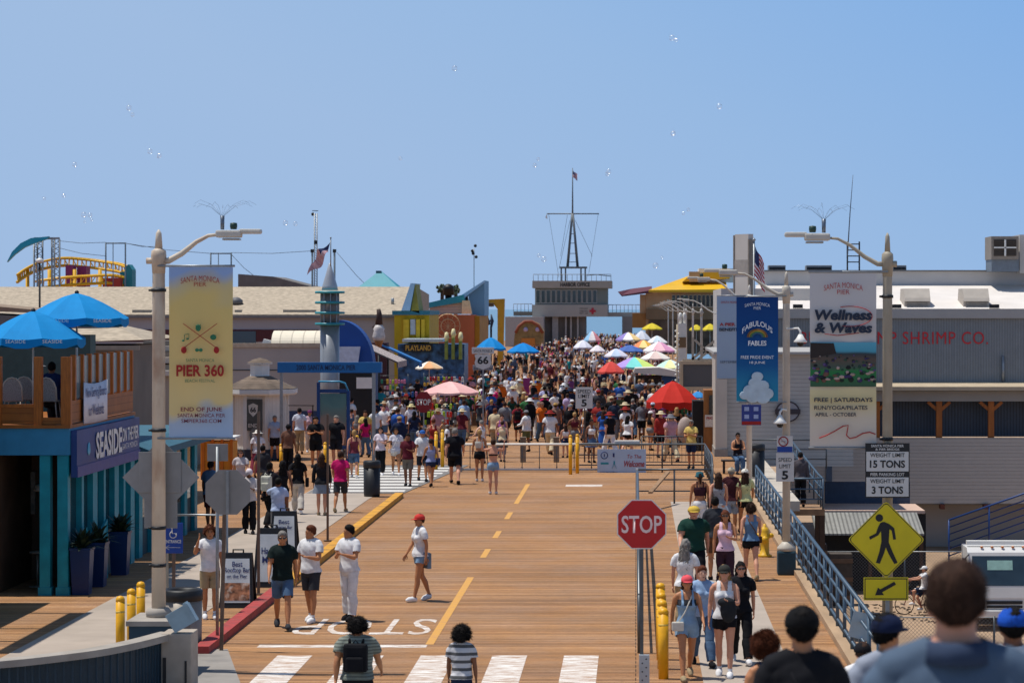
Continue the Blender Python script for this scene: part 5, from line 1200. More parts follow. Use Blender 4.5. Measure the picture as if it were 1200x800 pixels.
for dx,dz in((-2,294),(2.5,301),(1.5,288),(-1,297)):mb=MB();mb.ell((GX(555.5+dx,207),207,ZZ(dz,207)),.13,.13,.13,8,6);mb.build('instrument',M_BLACK,o)
# ================================================================ RIGHT SIDE
M_RAILB=mat('blue grey rail paint','#43586a',.45,.1,.12,5,dirt=.25,dirtcol='#3c4a54')
M_RAILD=mat('dark grey rail paint','#4a4f54',.45,.2,.12,5)
def railing(name,pts,label,h,rails,post_gap,r=.025,mt=None,z=0,picket=None,group=None,cat='railing',zs=None):
 """posts and horizontal pipes along a path"""
 mt=mt or M_RAILB
 o=empty(name,(pts[0][0],pts[0][1],z),label,cat,group)
 P3=[Vector((p[0],p[1],p[2]if len(p)>2 else z))for p in pts]
 for rz in rails:
  mb=MB();mb.tube([p+Vector((0,0,rz))for p in P3],r*(1.25 if rz==h else .85),8);mb.build('top_rail' if rz==h else 'rail',mt,o)
 for a,b_ in zip(P3[:-1],P3[1:]):
  n=max(1,round((b_-a).length/post_gap))
  for k in range(n):
   p=a.lerp(b_,k/n);mb=MB();mb.tube([p,p+Vector((0,0,h))],r*1.1,8);mb.build('post',mt,o)
 p=P3[-1];mb=MB();mb.tube([p,p+Vector((0,0,h))],r*1.1,8);mb.build('post',mt,o)
 if picket:
  mb=MB()
  for a,b_ in zip(P3[:-1],P3[1:]):
   n=max(1,round((b_-a).length/picket))
   for k in range(1,n):p=a.lerp(b_,k/n);mb.tube([p+Vector((0,0,rails[-1])),p+Vector((0,0,h))],r*.4,5)
  mb.build('pickets',mt,o)
 return o
railing('pier_railing',[(3.62,36.6),(3.62,77)],'long blue grey pipe railing along the right pier edge',1.08,(1.08,.80,.52,.24),1.55,.03)
o=empty('edge_beam',(3.62,57,0),'pale timber edge beam carrying the right pier railing','beam');mb=MB();mb.bx(3.45,3.74,36.2,77,.003,.12);mb.build('timber',mat('greyed timber beam','#a58a6c',.8,0,.2,3,stretch=(1,.2,1)),o)
s=empty('blank_sign',(3.55,41.6,.8),'pale blue grey blank square panel at the near end of the pier railing','sign')
mb=MB();mb.box((GX(1010,41),41.0,ZZ(733,41)),.36,.015,.42,0,0,0,R(14));mb.build('sign_plate',mat('pale blue grey sheet','#9db0ba',.5,.2,.06,4),s)
M_GALV2=mat('dark galvanised pipe','#55595c',.4,.5,.15,6)
railing('divider_railing',[(.06,43.2),(.05,76.0)],'dark pipe divider railing running away behind the red stop sign',.98,(.98,.62),2.4,.03,mt=M_GALV2)
railing('cross_railing',[(.05,76.3),(2.25,76.3)],'low pipe railing crossing above the red stop sign',1.02,(1.02,.72,.38),1.05,.025,mt=M_GALV2)
mb=MB();o=empty('white_post',(.03,76.2,0),'white painted post at the corner of the low cross railing','post');mb.bx(-.0,.07,76.1,76.2,0,1.06);mb.build('shaft',M_WHITE,o)
o=empty('ramp_slab',(1.2,79,0),'small brown timber ramp rail leaning behind the low cross railing','rail');mb=MB();mb.bar((GX(762,74),74,ZZ(577,74)),(GX(784,74),76.1,ZZ(558,74)),.12,.05);mb.build('timber',mat('brown timber','#8e6f52',.8,0,.2,5),o)
railing('queue_railing',[(GX(676,91),91.0),(GX(826,91),91.0),(GX(834,84),84.0),(GX(834,79),78)],'dark grey railing that runs right from the yellow posts then bends towards the camera',1.0,(1.0,.62,.26),1.5,.026,mt=M_RAILD)
railing('picket_railing',[(GX(752,95),95.5),(GX(823,95),95.5)],'picketed grey railing just behind the light blue banner',1.05,(1.05,.1),1.3,.02,mt=M_RAILD,picket=.15)
s=empty('information_banner',(GX(728,90.9),90.9,.5),'light blue information banner with small icons tied to the railing','banner')
xa,xb,za,zb_=GX(700,90.9),GX(757,90.9),ZZ(557,90.9),ZZ(526,90.9)
mb=MB();mb.bx(xa,xb,90.86,90.88,za,zb_);mb.build('banner_cloth',mat('light blue banner','#a9bfd6',.6,0,.06,2),s)
text('Welcome',((xa+xb)/2+.45,90.85,za+.42),.72,.22,M_RP,s,shear=.3,bold=.02);text('To The',((xa+xb)/2+.45,90.85,za+.68),.5,.13,M_RP,s,shear=.2)
mb=MB();c_=(xa+.25,90.85,za+.72);mb.tube([(c_[0]+.12*math.cos(a/12*6.283),c_[1],c_[2]+.12*math.sin(a/12*6.283))for a in range(13)],.014,4);mb.bar((c_[0],c_[1],c_[2]-.05),(c_[0],c_[1],c_[2]+.05),.03,.01)
mb.bx(xa+.55,xa+.61,90.85,90.858,za+.66,za+.8);mb.build('round_icon',mat('navy print','#1e2c66'),s)
mb=MB();mb.bx(xa+.12,xa+.4,90.85,90.858,za+.4,za+.47);mb.bar((xa+.52,90.853,za+.25),(xa+.6,90.853,za+.42),.04,.008);mb.bar((xa+.68,90.853,za+.25),(xa+.6,90.853,za+.42),.04,.008);mb.bar((xa+.6,90.853,za+.4),(xa+.6,90.853,za+.52),.05,.008);mb.build('walker_icon',mat('teal print','#1d8a9c',.6),s)
for k in range(3):pass
text('DOGS ON LEASH  NO SMOKING',(xa+.4,90.85,za+.12),.62,.06,mat('navy print','#1e2c66'),s)
o=empty('swing_gate',(GX(600,91),91.2,0),'long white pipe gate closing the road before the crowd','gate')
Y=91.2;xa,xb=GX(541,Y),GX(764,Y);M_GW=mat('chalky white gate paint','#d8d2c8',.5,0,.06,4)
for py,r_ in((520.5,.045),(550,.045)):mb=MB();mb.tube([(xa,Y,ZZ(py,Y)),(xb,Y,ZZ(py,Y))],r_,8);mb.build('main_rail',M_GW,o)
mb=MB();mb.tube([(xa,Y,ZZ(536,Y)),(xb,Y,ZZ(536,Y))],.012,6);mb.build('cable',M_GALV2,o)
for k in range(11):
 x=xa+.3+(xb-xa-.6)*k/10;mb=MB();mb.tube([(x,Y,ZZ(550,Y)),(x,Y,ZZ(520.5,Y))],.016,6);mb.lathe([(0,-.06),(.03,0),(0,.06)],(x,Y-.02,ZZ(536,Y)),6);mb.lathe([(0,-.05),(.03,0),(0,.05)],(x,Y-.02,ZZ(547,Y)),6);mb.build('upright',M_GALV2,o)
mb=MB();mb.rbox((GX(735,Y),Y,ZZ(518,Y)),.9,.2,.14,.03);mb.build('counterweight',M_GW,o)
mb=MB();mb.rbox((xa-.05,Y,.55),.14,.14,1.1,.02);mb.build('hinge_post',M_GALV,o)
for px,Yb,lab in((668.5,89.8,'left one of the yellow post pair at the right end of the white gate'),(676.5,90.4,'right one of the yellow post pair at the right end of the white gate'),(511,92.4,'left one of the tall yellow post pair at the gate\'s left end'),(518.5,93.8,'right one of the tall yellow post pair at the gate\'s left end')):
 bollard(GX(px,Yb),Yb,1.32,.062,lab,'tall yellow posts at the gate')
for px,Yb,lab,h in((275,90,'short yellow post before the kiosk',.95),(329.5,91,'short yellow post before the crowd on the left',.95),(381,92,'short yellow post between the man in black and the poster stand',.95),(418.5,89,'tall yellow post left of the woman in the white top',1.35)):
 bollard(GX(px,Yb),Yb,h,.062,lab,'yellow posts on the left')
for px,lab in((613,'left one of two squat timber posts behind the white gate'),(652,'right one of two squat timber posts behind the white gate')):
 o=empty('timber_post',(GX(px,97),97,0),lab,'post','timber posts behind the gate');mb=MB();mb.rbox((GX(px,97),97,.45),.21,.21,.9,.02);mb.build('shaft',mat('greyed timber','#7d6d5c',.85,0,.25,6,stretch=(1,1,.3)),o)
 mb=MB();mb.rbox((GX(px,97),97,.93),.25,.25,.06,.015);mb.build('cap',mat('greyed timber','#7d6d5c'),o)
for px,Yb,lab in((777.5,40.2,'nearest of the four yellow bollards right of the stop sign'),(776.2,41.3,'second nearest of the four yellow bollards right of the stop sign'),(775,42.4,'third of the four yellow bollards right of the stop sign'),(774,43.9,'farthest of the four yellow bollards right of the stop sign')):
 bollard(GX(px,Yb),Yb,1.04,.08,lab,'yellow bollards right of the stop sign')
Y=39.3;s=empty('stop_sign',(GX(752,Y),Y,0),'bright red octagonal STOP sign facing the camera','sign')
cx,cz,r=GX(752,Y),ZZ(614,Y),.41
o8=lambda r:[(cx+r*math.cos(R(22.5+45*k)),cz+r*math.sin(R(22.5+45*k)))for k in range(8)]
mb=MB();mb.prism(o8(r),Y,Y+.006);pl=mb.build('sign_plate',mat('white sign sheet','#d9d4cf',.4),s)
mb=MB();mb.prism(o8(r*.955),Y-.004,Y-.0005);mb.build('red_face',mat('stop sign red','#b80f16',.35,0,.08,3),s)
text('STOP',(cx,Y-.008,cz),.62,.27,mat('pale sign lettering','#e6c9c4',.4),s,bold=.015)
mb=MB()
mb.bar((cx,Y+.05,.42),(cx,Y+.05,cz+.3),.055,.045);mb.build('post',M_GALV2,s)
mb=MB();mb.bar((GX(755,Y),Y-.0,0),(GX(755,Y),Y-.0,.5),.16,.1);mb.build('post_sleeve',mat('pale perforated sleeve','#a9b4bb',.5,.3,.1,5),s)
mb=MB()
for k in range(7):mb.ell((GX(755,Y)+(-1)**k*.03,Y-.052,.05+.065*k),.012,.004,.012,8,4)
mb.build('sleeve_holes',M_BLACK,s)
QX,QY=GX(1040,41.0),41.0
M_POLE2=mat('weathered grey pole paint','#a09684',.55,0,.16,4,dirt=.45,dirtcol='#6f6248',stretch=(1,1,.35))
rp_=cobra_pole(QX,QY,7.0,.088,-1,.97,'tall weathered grey street lamp right of the road carrying the walker sign',base=0,armup=.42,mt=M_POLE2)
collars(rp_,QX,QY,.082,(6.0,3.72))
b=empty('pole_banner',(GX(988,40.9),40.9,5),'white and cream banner about wellness with a beach yoga picture on the right lamp','banner')
x0,x1=GX(949,40.9),GX(1027,40.9);z0,z1=ZZ(523,40.9),ZZ(320,40.9)
mb=banner_mesh(x0,x1,40.9,z0,z1,.022,4);mb.build('banner_cloth',grad_mat('cream event cloth',[(0,'#cfc4b8'),(.16,'#d2c6b2'),(.27,'#d9c894'),(.33,'#d8cb9e'),(.36,'#cdc6bc'),(.65,'#c9c4c0'),(1,'#c4c2c2')],z0-5,z1-5,.04),b)
for z in(z0-.02,z1+.02):mb=MB();mb.tube([(x0-.02,40.9,z),(QX,40.9,z)],.018,8);mb.build('banner_arm',M_GALV,b)
yb=40.84;bx=(x0+x1)/2;M_NV=mat('dark slate print','#1f2c40',.7);M_RD=mat('coral red print','#a83a3a',.7)
text('SANTA MONICA',(bx,yb,ZZ(334,yb)),.62,.09,M_RD,b,bend=.05);text('PIER',(bx,yb,ZZ(342,yb)),.2,.07,M_RD,b)
text('Wellness',(bx,yb-.004,ZZ(369,yb)),.92,.17,M_NV,b,bold=.045,shear=.15);text('& Waves',(bx,yb-.004,ZZ(384,yb)),.92,.17,M_NV,b,bold=.045,shear=.15)
mb=MB();mb.tube([(bx+.1+.36*math.cos(a/20*6.283*.62-1.9),yb,ZZ(372,yb)+.16*math.sin(a/20*6.283*.62-1.9)+.02)for a in range(21)],.007,4);mb.tube([(bx-.3,yb,ZZ(391,yb)),(bx-.1,yb,ZZ(393,yb)),(bx+.25,yb,ZZ(390,yb))],.007,4);mb.build('red_swash',M_RD,b)
text('FREE | SATURDAYS',(bx-.0,yb,ZZ(469,yb)),.93,.085,M_NV,b,bold=.03);text('RUN/YOGA/PILATES',(bx-.04,yb,ZZ(477.5,yb)),.85,.065,M_NV,b,bold=.02);text('APRIL - OCTOBER',(bx-.12,yb,ZZ(485.5,yb)),.66,.06,M_NV,b,bold=.02)
mb=MB();wv=[(960,513),(968,510),(978,505),(988,499),(994,498),(993,504),(992,510),(996,513.5),(1003,512),(1011,507.5),(1019,506),(1026,508.5)]
mb.tube([(GX(a,yb),yb,ZZ(q,yb))for a,q in wv],.011,5);mb.build('wave_line',M_RD,b)
mb=MB();mb.bx(x0+.005,x1-.005,yb+.02,yb+.026,ZZ(453,yb),ZZ(401,yb));pc=mb.build('yoga_picture',grad_mat('lawn picture',[(0,'#3f5a48'),(.35,'#2f7a44'),(.45,'#4a5a50'),(.62,'#5d5048'),(.74,'#3a4348'),(.8,'#4f9ab2'),(1,'#5fa8c0')],ZZ(453,yb)-5,ZZ(401,yb)-5,.12),b)
rnd=random.Random(3);mb=MB();pcs=['#1d2733','#3a2f5a','#6a4a40','#a08c80','#15181c','#1e2a24','#2a4a3c','#b09a90','#5a4878']
for k in range(90):
 t=rnd.random()**1.3;py=446-30*t;px=rnd.uniform(951,1025);w_=.032*(1.1-t*.7)
 mb.ell((GX(px,yb),yb+.014,ZZ(py,yb)),w_*rnd.uniform(.7,1.8),.004,w_*rnd.uniform(.6,1.2),6,4,mi=rnd.randrange(len(pcs)))
fo=mb.build('picture_figures',[mat('print '+c,c,.8)for c in pcs],pc);fo['kind']='stuff'
mb=MB();mb.prism([(x0+.005,ZZ(401.5,yb)),(GX(977,yb),ZZ(402,yb)),(GX(980,yb),ZZ(414,yb)),(x0+.005,ZZ(420,yb))],yb+.013,yb+.018);mb.build('picture_house',mat('print dark brown','#2e2725',.8),pc)
def plate(px0,px1,py0,py1,Y,m,name='sign_plate',th=.006,parent=None,r=.02):
 mb=MB();mb.rbox(((GX(px0,Y)+GX(px1,Y))/2,Y+th/2,(ZZ(py0,Y)+ZZ(py1,Y))/2),GX(px1,Y)-GX(px0,Y),th,ZZ(py0,Y)-ZZ(py1,Y),min(th*.45,r));return mb.build(name,m,parent)
Y=40.78;M_WS=mat('white reflective sheet','#c9c8c4',.4,0,.05,3)
s=empty('weight_limit_sign',(GX(1040,Y),Y,4),'black and white weight limit sign reading 15 TONS and 3 TONS','sign')
plate(1014,1066,519,583,Y,M_BLACK,'black_border',.006,s);plate(1015.2,1064.8,529,552,Y-.003,M_WS,'upper_panel',.003,s);plate(1015.2,1064.8,559,581.5,Y-.003,M_WS,'lower_panel',.003,s)
yt=Y-.008
text('SANTA MONICA PIER',(GX(1040,yt),yt,ZZ(522.2,yt)),.52,.042,M_WS,s,bold=.02);text('& PIER BRIDGE',(GX(1040,yt),yt,ZZ(526.2,yt)),.38,.035,M_WS,s,bold=.02);text('PIER PARKING LOT',(GX(1040,yt),yt,ZZ(555.6,yt)),.54,.05,M_WS,s,bold=.02)
text('WEIGHT LIMIT',(GX(1040,yt),yt,ZZ(533,yt)),.55,.065,M_BLACK,s,bold=.01);text('15 TONS',(GX(1040,yt),yt,ZZ(543.5,yt)),.56,.12,M_BLACK,s,bold=.03)
text('WEIGHT LIMIT',(GX(1040,yt),yt,ZZ(563.5,yt)),.55,.065,M_BLACK,s,bold=.01);text('3 TONS',(GX(1040,yt),yt,ZZ(574,yt)),.50,.12,M_BLACK,s,bold=.03)
mb=MB();mb.bx(GX(1040,Y)-.03,GX(1040,Y)+.03,Y+.01,QY-.09,ZZ(550,Y)-.03,ZZ(550,Y)+.03);mb.build('bracket',M_GALV,s)
s=empty('pedestrian_crossing_sign',(GX(1038,Y),Y,3),'yellow diamond warning sign with a black walking figure','sign')
cx,cz=GX(1038.5,Y),ZZ(632,Y);M_YS=mat('fluorescent yellow sheet','#d8c40c',.4,0,.1,2,dirt=.12,dirtcol='#8d8414')
def diamond(h,r=.05):
 pts=[]
 for k,(dx,dz)in enumerate(((0,-1),(1,0),(0,1),(-1,0))):
  a=math.atan2(dz,dx)
  for q in(-.6,-.3,0,.3,.6):pts.append((cx+(h-r*1.414)*dx+r*math.cos(a+q*1.3),cz+(h-r*1.414)*dz+r*math.sin(a+q*1.3)))
 return pts
mb=MB();mb.prism(diamond(.615),Y-.002,Y+.004);mb.build('sign_plate',M_YS,s)
mb=MB();mb.prism(diamond(.598),Y-.004,Y-.0025);mb.build('black_edge_line',M_BLACK,s)
mb=MB();mb.prism(diamond(.582),Y-.007,Y-.0045);mb.build('yellow_face',M_YS,s)
yt=Y-.012;px_=lambda a:GX(a,yt);pz_=lambda a:ZZ(a,yt)
mb=MB();mb.lathe([(0,0)],(0,0,0),3)if False else None
mb.prism([(px_(1030.5)+.06*math.cos(a/16*6.283),pz_(606.5)+.06*math.sin(a/16*6.283))for a in range(16)],yt,yt+.004)
mb.build('walker_head',M_BLACK,s)
mb=MB()
out=[(1032,612),(1036,611),(1042,613.5),(1048,618.5),(1050,631.5),(1046.8,632),(1045,621.5),(1042.3,619.5),(1041.5,635),(1046,646),(1052,659),(1048,660.5),(1041.5,649),(1038,641),(1036,648),(1031,660),(1026.5,659),(1030.5,646),(1033,634),(1032.5,622),(1029,627),(1019.5,632),(1018.5,628.5),(1026.5,624.5),(1029.5,616)]
mb.prism([(px_(a),pz_(q))for a,q in out],yt,yt+.004);mb.build('walking_figure',M_BLACK,s)
mb=MB();mb.bx(cx-.03,cx+.03,Y+.008,QY-.09,cz-.05,cz+.05);mb.build('bracket',M_GALV,s)
s=empty('arrow_plaque',(GX(1038,Y),Y,2.3),'small yellow rectangular plaque with a black arrow pointing down left','sign')
plate(1012,1064.5,676,703,Y,M_YS,'sign_plate',.004,s);plate(1013.2,1063.3,677.2,701.8,Y-.002,M_BLACK,'black_edge_line',.0015,s);plate(1014.3,1062.2,678.4,700.6,Y-.005,M_YS,'yellow_face',.002,s)
mb=MB();mb.prism([(px_(a),pz_(q))for a,q in((1025.5,697),(1029,688),(1031.5,690.2),(1048,681),(1050,684.5),(1033.8,693.5),(1036,696.8))],yt,yt+.004);mb.build('arrow',M_BLACK,s)
o=empty('perforated_post',(QX-.02,QY-.14,0),'square galvanised post below the walker sign, against the right lamp','post');mb=MB();mb.bar((GX(1040,40.86),40.86,0),(GX(1040,40.86),40.86,ZZ(590,40.86)),.06);mb.build('shaft',M_GALV,o)
def banner(px0,px1,py0,py1,Y,stops,label,poleX,seed,bend=.1):
 b=empty('pole_banner',((GX(px0,Y)+GX(px1,Y))/2,Y,ZZ(py1,Y)),label,'banner')
 z0,z1=ZZ(py1,Y),ZZ(py0,Y);mb=banner_mesh(GX(px0,Y),GX(px1,Y),Y,z0,z1,.015,seed)
 mb.build('banner_cloth',grad_mat('banner cloth %d'%seed,stops,0,z1-z0,bend),b)
 for z in(z0-.02,z1+.02):mb=MB();mb.tube([(GX(px0,Y),Y,z),(poleX,Y,z)],.016,6);mb.build('banner_arm',M_GALV,b)
 return b
X2,Y2=GX(921.5,56.0),56.0
cobra_pole(X2,Y2,6.6,.09,-1,1.12,'second lamp on the right, on a dark teal pedestal beside the hydrant',armup=.47,ped=(.40,.52),spikes=False,mt=mat('pale pole paint','#b8b0a2',.5,0,.1,3,dirt=.3,dirtcol='#8b8072'))
b=banner(863,912,348,470,55.9,[(0,'#2f8fae'),(.2,'#2b7ea8'),(.35,'#1c5d96'),(.6,'#174e8c'),(1,'#143f7c')],'deep blue banner with rainbow and cloud reading FABULOUS FABLES on the second right lamp',X2,11,.03)
yb=55.86;bx=GX(887.5,yb);M_PW=mat('print white','#dfe6ea',.7)
text('SANTA MONICA',(bx,yb,ZZ(356,yb)),.55,.07,M_PW,b,bend=.04);text('PIER',(bx,yb,ZZ(361,yb)),.16,.06,M_PW,b)
text('FABULOUS',(bx,yb,ZZ(379,yb)),.66,.12,M_PW,b,bend=.17,bold=.02);text('FABLES',(bx,yb,ZZ(402,yb)),.40,.11,M_PW,b,bold=.03)
text('FREE PRIDE EVENT',(bx,yb,ZZ(418.5,yb)),.72,.07,M_PW,b,bold=.01);text('18 JUNE',(bx,yb,ZZ(425,yb)),.34,.07,M_PW,b,bold=.01)
for k,c in enumerate(('#7d5a3a','#b08a3c','#5b8a4c','#3f6a8a')):
 r_=.215-.035*k;mb=MB();mb.tube([(bx+r_*math.cos(math.pi*a/12),yb,ZZ(395,yb)+r_*.8*math.sin(math.pi*a/12))for a in range(13)],.016,5);mb.build('rainbow_stripe',mat('print '+c,c,.7),b)
mb=MB()
for dx,dz,rr in((0,441,.13),(-.04,449,.16),(.1,452,.16),(-.16,457,.15),(.03,458,.2),(.2,461,.16),(-.27,463,.12),(-.1,465,.16),(.12,466,.16)):mb.ell((bx+dx,yb-.002,ZZ(dz,yb)),rr,.006,rr*.8,14,6)
mb.build('cloud_print',mat('cloud print','#b7cbd6',.7,0,.12,6),b)
Yc=55.8
s=empty('no_smoking_sign',(GX(919,Yc),Yc,3),'small blue and white no smoking sign on the second right lamp','sign')
plate(910.5,929,510.5,530,Yc,M_WS,'sign_plate',.005,s);plate(910.8,928.7,523,529.7,Yc-.003,mat('blue sign sheet','#2a6a9a'),'blue_band',.002,s)
mb=MB();c_=(GX(918,Yc),Yc-.008,ZZ(517,Yc));mb.tube([(c_[0]+.1*math.cos(a/16*6.283),c_[1],c_[2]+.1*math.sin(a/16*6.283))for a in range(17)],.012,4);mb.bar((c_[0]-.07,c_[1],c_[2]+.07),(c_[0]+.07,c_[1],c_[2]-.07),.018,.006);mb.build('red_ring',M_RP,s)
mb=MB();mb.bar((c_[0]-.05,c_[1]+.004,c_[2]),(c_[0]+.05,c_[1]+.004,c_[2]),.02,.004);mb.build('cigarette',M_BLACK,s)
s=empty('speed_limit_sign',(GX(919,Yc),Yc,2.6),'white SPEED LIMIT 5 sign on the second right lamp','sign')
plate(909.5,930.5,530.5,564,Yc,M_WS,'sign_plate',.005,s);yt=Yc-.008
text('SPEED',(GX(920,yt),yt,ZZ(538.5,yt)),.29,.085,M_BLACK,s);text('LIMIT',(GX(920,yt),yt,ZZ(546,yt)),.25,.085,M_BLACK,s);text('5',(GX(920,yt),yt,ZZ(556.5,yt)),.14,.19,M_BLACK,s,bold=.03)
for px,py,lab in((938,399,'white dome security camera high on the second right lamp'),(914,494,'white conical camera housing on the left of the second right lamp'),):
 s=empty('security_camera',(GX(px,Yc),Yc,ZZ(py,Yc)),lab,'camera');c_=(GX(px,Yc),Yc,ZZ(py,Yc));sg=1 if px>921 else-1
 mb=MB();mb.tube([(X2,Yc+.1,c_[2]+.25),(c_[0]-sg*.05,Yc+.05,c_[2]+.27),(c_[0],Yc,c_[2]+.2),c_],.025,6);mb.build('arm',M_WHITE,s)
 mb=MB();mb.lathe([(.04,.14),(.09,.05),(.15,-.02),(.14,-.04),(0,-.04)],c_,14);mb.build('housing',M_WHITE,s)
 mb=MB();mb.ell((c_[0],c_[1],c_[2]-.06),.075,.075,.07,12,8);mb.build('dome',M_BLACK,s)
Y3=82.;X3=GX(878,Y3)
cobra_pole(X3,Y3,6.55,.095,-1,1.3,'third lamp on the right, white lower post behind the blue banner',armup=.68,spikes=False,mt=mat('white pole paint','#c9c4bb',.5,0,.08,3,dirt=.2,dirtcol='#8b8072'))
b=banner(840,872,347,443,81.9,[(0,'#8fa3b8'),(.5,'#9aaec2'),(1,'#92a9c4')],'pale blue banner partly hidden behind the deep blue one',X3,12,.02)
text('A PIER',(GX(852.5,81.86),81.86,ZZ(380,81.86)),.5,.1,M_RP,b,bold=.03);text('BENEFIT',(GX(854,81.86),81.86,ZZ(386,81.86)),.6,.1,M_NV,b,bold=.03);text('SEPTEMBER',(GX(855,81.86),81.86,ZZ(424,81.86)),.6,.07,M_NV,b);text('SANTA MONICA',(GX(856,81.86),81.86,ZZ(354,81.86)),.6,.07,M_RP,b)
s=empty('rules_sign',(GX(880,81.8),81.8,2.5),'small violet blue pier rules sign below the blue banner','sign')
plate(869,892,474,498,81.8,mat('violet blue sheet','#2c3c86',.4,0,.1,3),'sign_plate',.006,s)
for k in range(4):
 mb=MB();c_=(GX(875+11*(k%2),81.78),81.785,ZZ(479+9*(k//2),81.78));mb.rbox(c_,.15,.004,.13,.001);mb.build('icon',mat('pale icon','#9aa9d0',.5),s)
mb=MB();mb.bx(GX(869.3,81.78),GX(891.7,81.78),81.79,81.796,ZZ(497.5,81.78),ZZ(493.5,81.78));mb.build('red_strip',M_RP,s)
for k,Yk in enumerate((108,132,150,172,196,224,256,292,330)):
 X=GX({108:843,132:822,150:812,172:804}.get(Yk,745+3.7*3000/Yk),Yk)
 lab=['lamp rising just left of the pale blue banner','lamp rising beside the beige screen frame','lamp behind the beige screen, third in the far right row','fourth lamp of the receding right row','fifth lamp of the receding right row','sixth lamp of the receding right row','seventh lamp of the receding right row','eighth lamp of the receding right row','last and smallest lamp of the receding right row'][k]
 cobra_pole(X,Yk,6.1,.07,-1,1.3,lab,hs=.55,armup=.55,spikes=False,mt=mat('white pole paint','#c9c4bb'))
for k,(px,py,Yk)in enumerate(((845,357,100),(816,383,140),(797,372,150),(802,372,150))):
 pass
hx,hy=3.02,GY(652);o=empty('fire_hydrant',(hx,hy,0),'yellow fire hydrant beside the second right lamp pedestal','hydrant');M_HY=mat('hydrant yellow','#d8a820',.45,0,.1,5,dirt=.25,dirtcol='#7e6420')
mb=MB();mb.lathe([(.17,0),(.17,.05),(.11,.07),(.105,.42),(.13,.44),(.13,.48),(.105,.5),(.11,.6),(.08,.68),(.03,.71),(.03,.77),(0,.77)],(hx,hy,0),16);mb.build('body',M_HY,o)
for s_ in(1,-1):mb=MB();mb.tube([(hx+s_*.08,hy,.5),(hx+s_*.19,hy,.5)],.055,10);mb.tube([(hx+s_*.19,hy,.5),(hx+s_*.215,hy,.5)],.035,6);mb.build('side_outlet',M_HY,o)
mb=MB();mb.tube([(hx,hy-.08,.42),(hx,hy-.2,.42)],.075,12);mb.build('front_outlet',M_HY,o)
# ================================================================ big grey restaurant on the right
M_SID=lines_mat('grey lap siding','#aeaaa5','Z',.16,.72,.1,.7,.03)
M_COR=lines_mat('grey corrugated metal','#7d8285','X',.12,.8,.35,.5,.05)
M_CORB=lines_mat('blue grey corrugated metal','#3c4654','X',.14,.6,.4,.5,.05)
Y=115.;o=empty('seafood_restaurant',(GX(1060,Y),Y,LOTZ),'large grey sided seafood restaurant with white sloped roof on the right','building')
xl,xr=GX(845,Y),34.
Zp=lambda py,y=Y:ZZ(py,y)
mb=MB();mb.bx(GX(925,Y),xr,Y,Y+.4,Zp(590),Zp(513));mb.build('sided_wall',M_SID,o)
mb=MB();mb.bx(GX(1000,Y),xr,Y+1.6,Y+2,LOTZ,Zp(590)+.1);mb.build('lower_wall',mat('dim smooth render','#a39a92',.8,0,.08,.6),o)
mb=MB();mb.bx(GX(925,Y),xr,Y+.4,Y+2,Zp(592),Zp(588)+.02);mb.build('soffit',mat('soffit grey','#6c6a68',.8),o)
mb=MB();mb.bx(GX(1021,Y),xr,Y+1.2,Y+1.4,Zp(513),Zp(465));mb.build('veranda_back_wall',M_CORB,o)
mb=MB();mb.bx(GX(925,Y),GX(1021,Y),Y,Y+.4,Zp(513)+.003,Zp(452));mb.build('sided_wall',M_SID,o)
for px in(1028,1101,1162,1225,1290):
 x=GX(px,Y);mb=MB();mb.bx(x-.13,x+.13,Y+.1,Y+.36,Zp(513),Zp(470));mb.bar((x-.1,Y+.23,Zp(480)),(x-.5,Y+.23,Zp(471)),.14);mb.bar((x+.1,Y+.23,Zp(480)),(x+.5,Y+.23,Zp(471)),.14);mb.build('timber_post',mat('orange brown timber','#9a5a22',.6,0,.2,4,stretch=(1,1,.3)),o)
mb=MB();mb.bx(GX(1021,Y),xr,Y-.1,Y+.5,Zp(470),Zp(458));mb.build('veranda_beam',mat('pale grey beam','#8e8d8a',.7,0,.06,1),o)
mb=MB();mb.prism([(Y-.7,Zp(457)),(Y-.7,Zp(452.5)),(Y+1.4,Zp(452.5)+.35),(Y+1.4,Zp(457)+.003)],GX(1015,Y),xr,axis='X');mb.build('veranda_roof',mat('tan corrugated edge','#b0a088',.7,0,.1,2),o)
mb=MB();mb.bx(GX(905,Y),xr,Y+.5,Y+1.0,Zp(455),Zp(372));mb.build('corrugated_wall',M_COR,o)
mb=MB();mb.bx(GX(903,Y),xr,Y+.3,Y+1.2,Zp(373)+.003,Zp(362));mb.build('fascia',mat('pale grey fascia','#a5a29e',.7,0,.05,1),o)
mb=MB();mb.add([(GX(895,Y),Y+.4,Zp(362)+.01),(xr,Y+.4,Zp(362)+.01),(xr,Y+8,Zp(334,Y+8)),(GX(895,Y),Y+8,Zp(334,Y+8))],[(0,1,2,3)]);mb.add([(GX(895,Y),Y+.4,Zp(362)-.1),(xr,Y+.4,Zp(362)-.1),(xr,Y+8,Zp(334,Y+8)-.1),(GX(895,Y),Y+8,Zp(334,Y+8)-.1)],[(3,2,1,0)]);mb.build('white_roof',mat('white roofing membrane','#d6cfc8',.7,0,.06,.8,dirt=.12,dirtcol='#a89e94'),o)
mb=MB();mb.bx(GX(895,Y+8),xr,Y+8,Y+14,Zp(337,Y+8),Zp(318,Y+8));mb.build('roof_monitor',mat('pale monitor wall','#b5b2b0',.7,0,.05,1),o)
mb=MB();mb.bx(GX(893,Y+8),xr,Y+7.8,Y+14,Zp(318,Y+8)+.003,Zp(316.5,Y+8));mb.build('monitor_edge',mat('dark roof edge','#6d6b6a',.6),o)
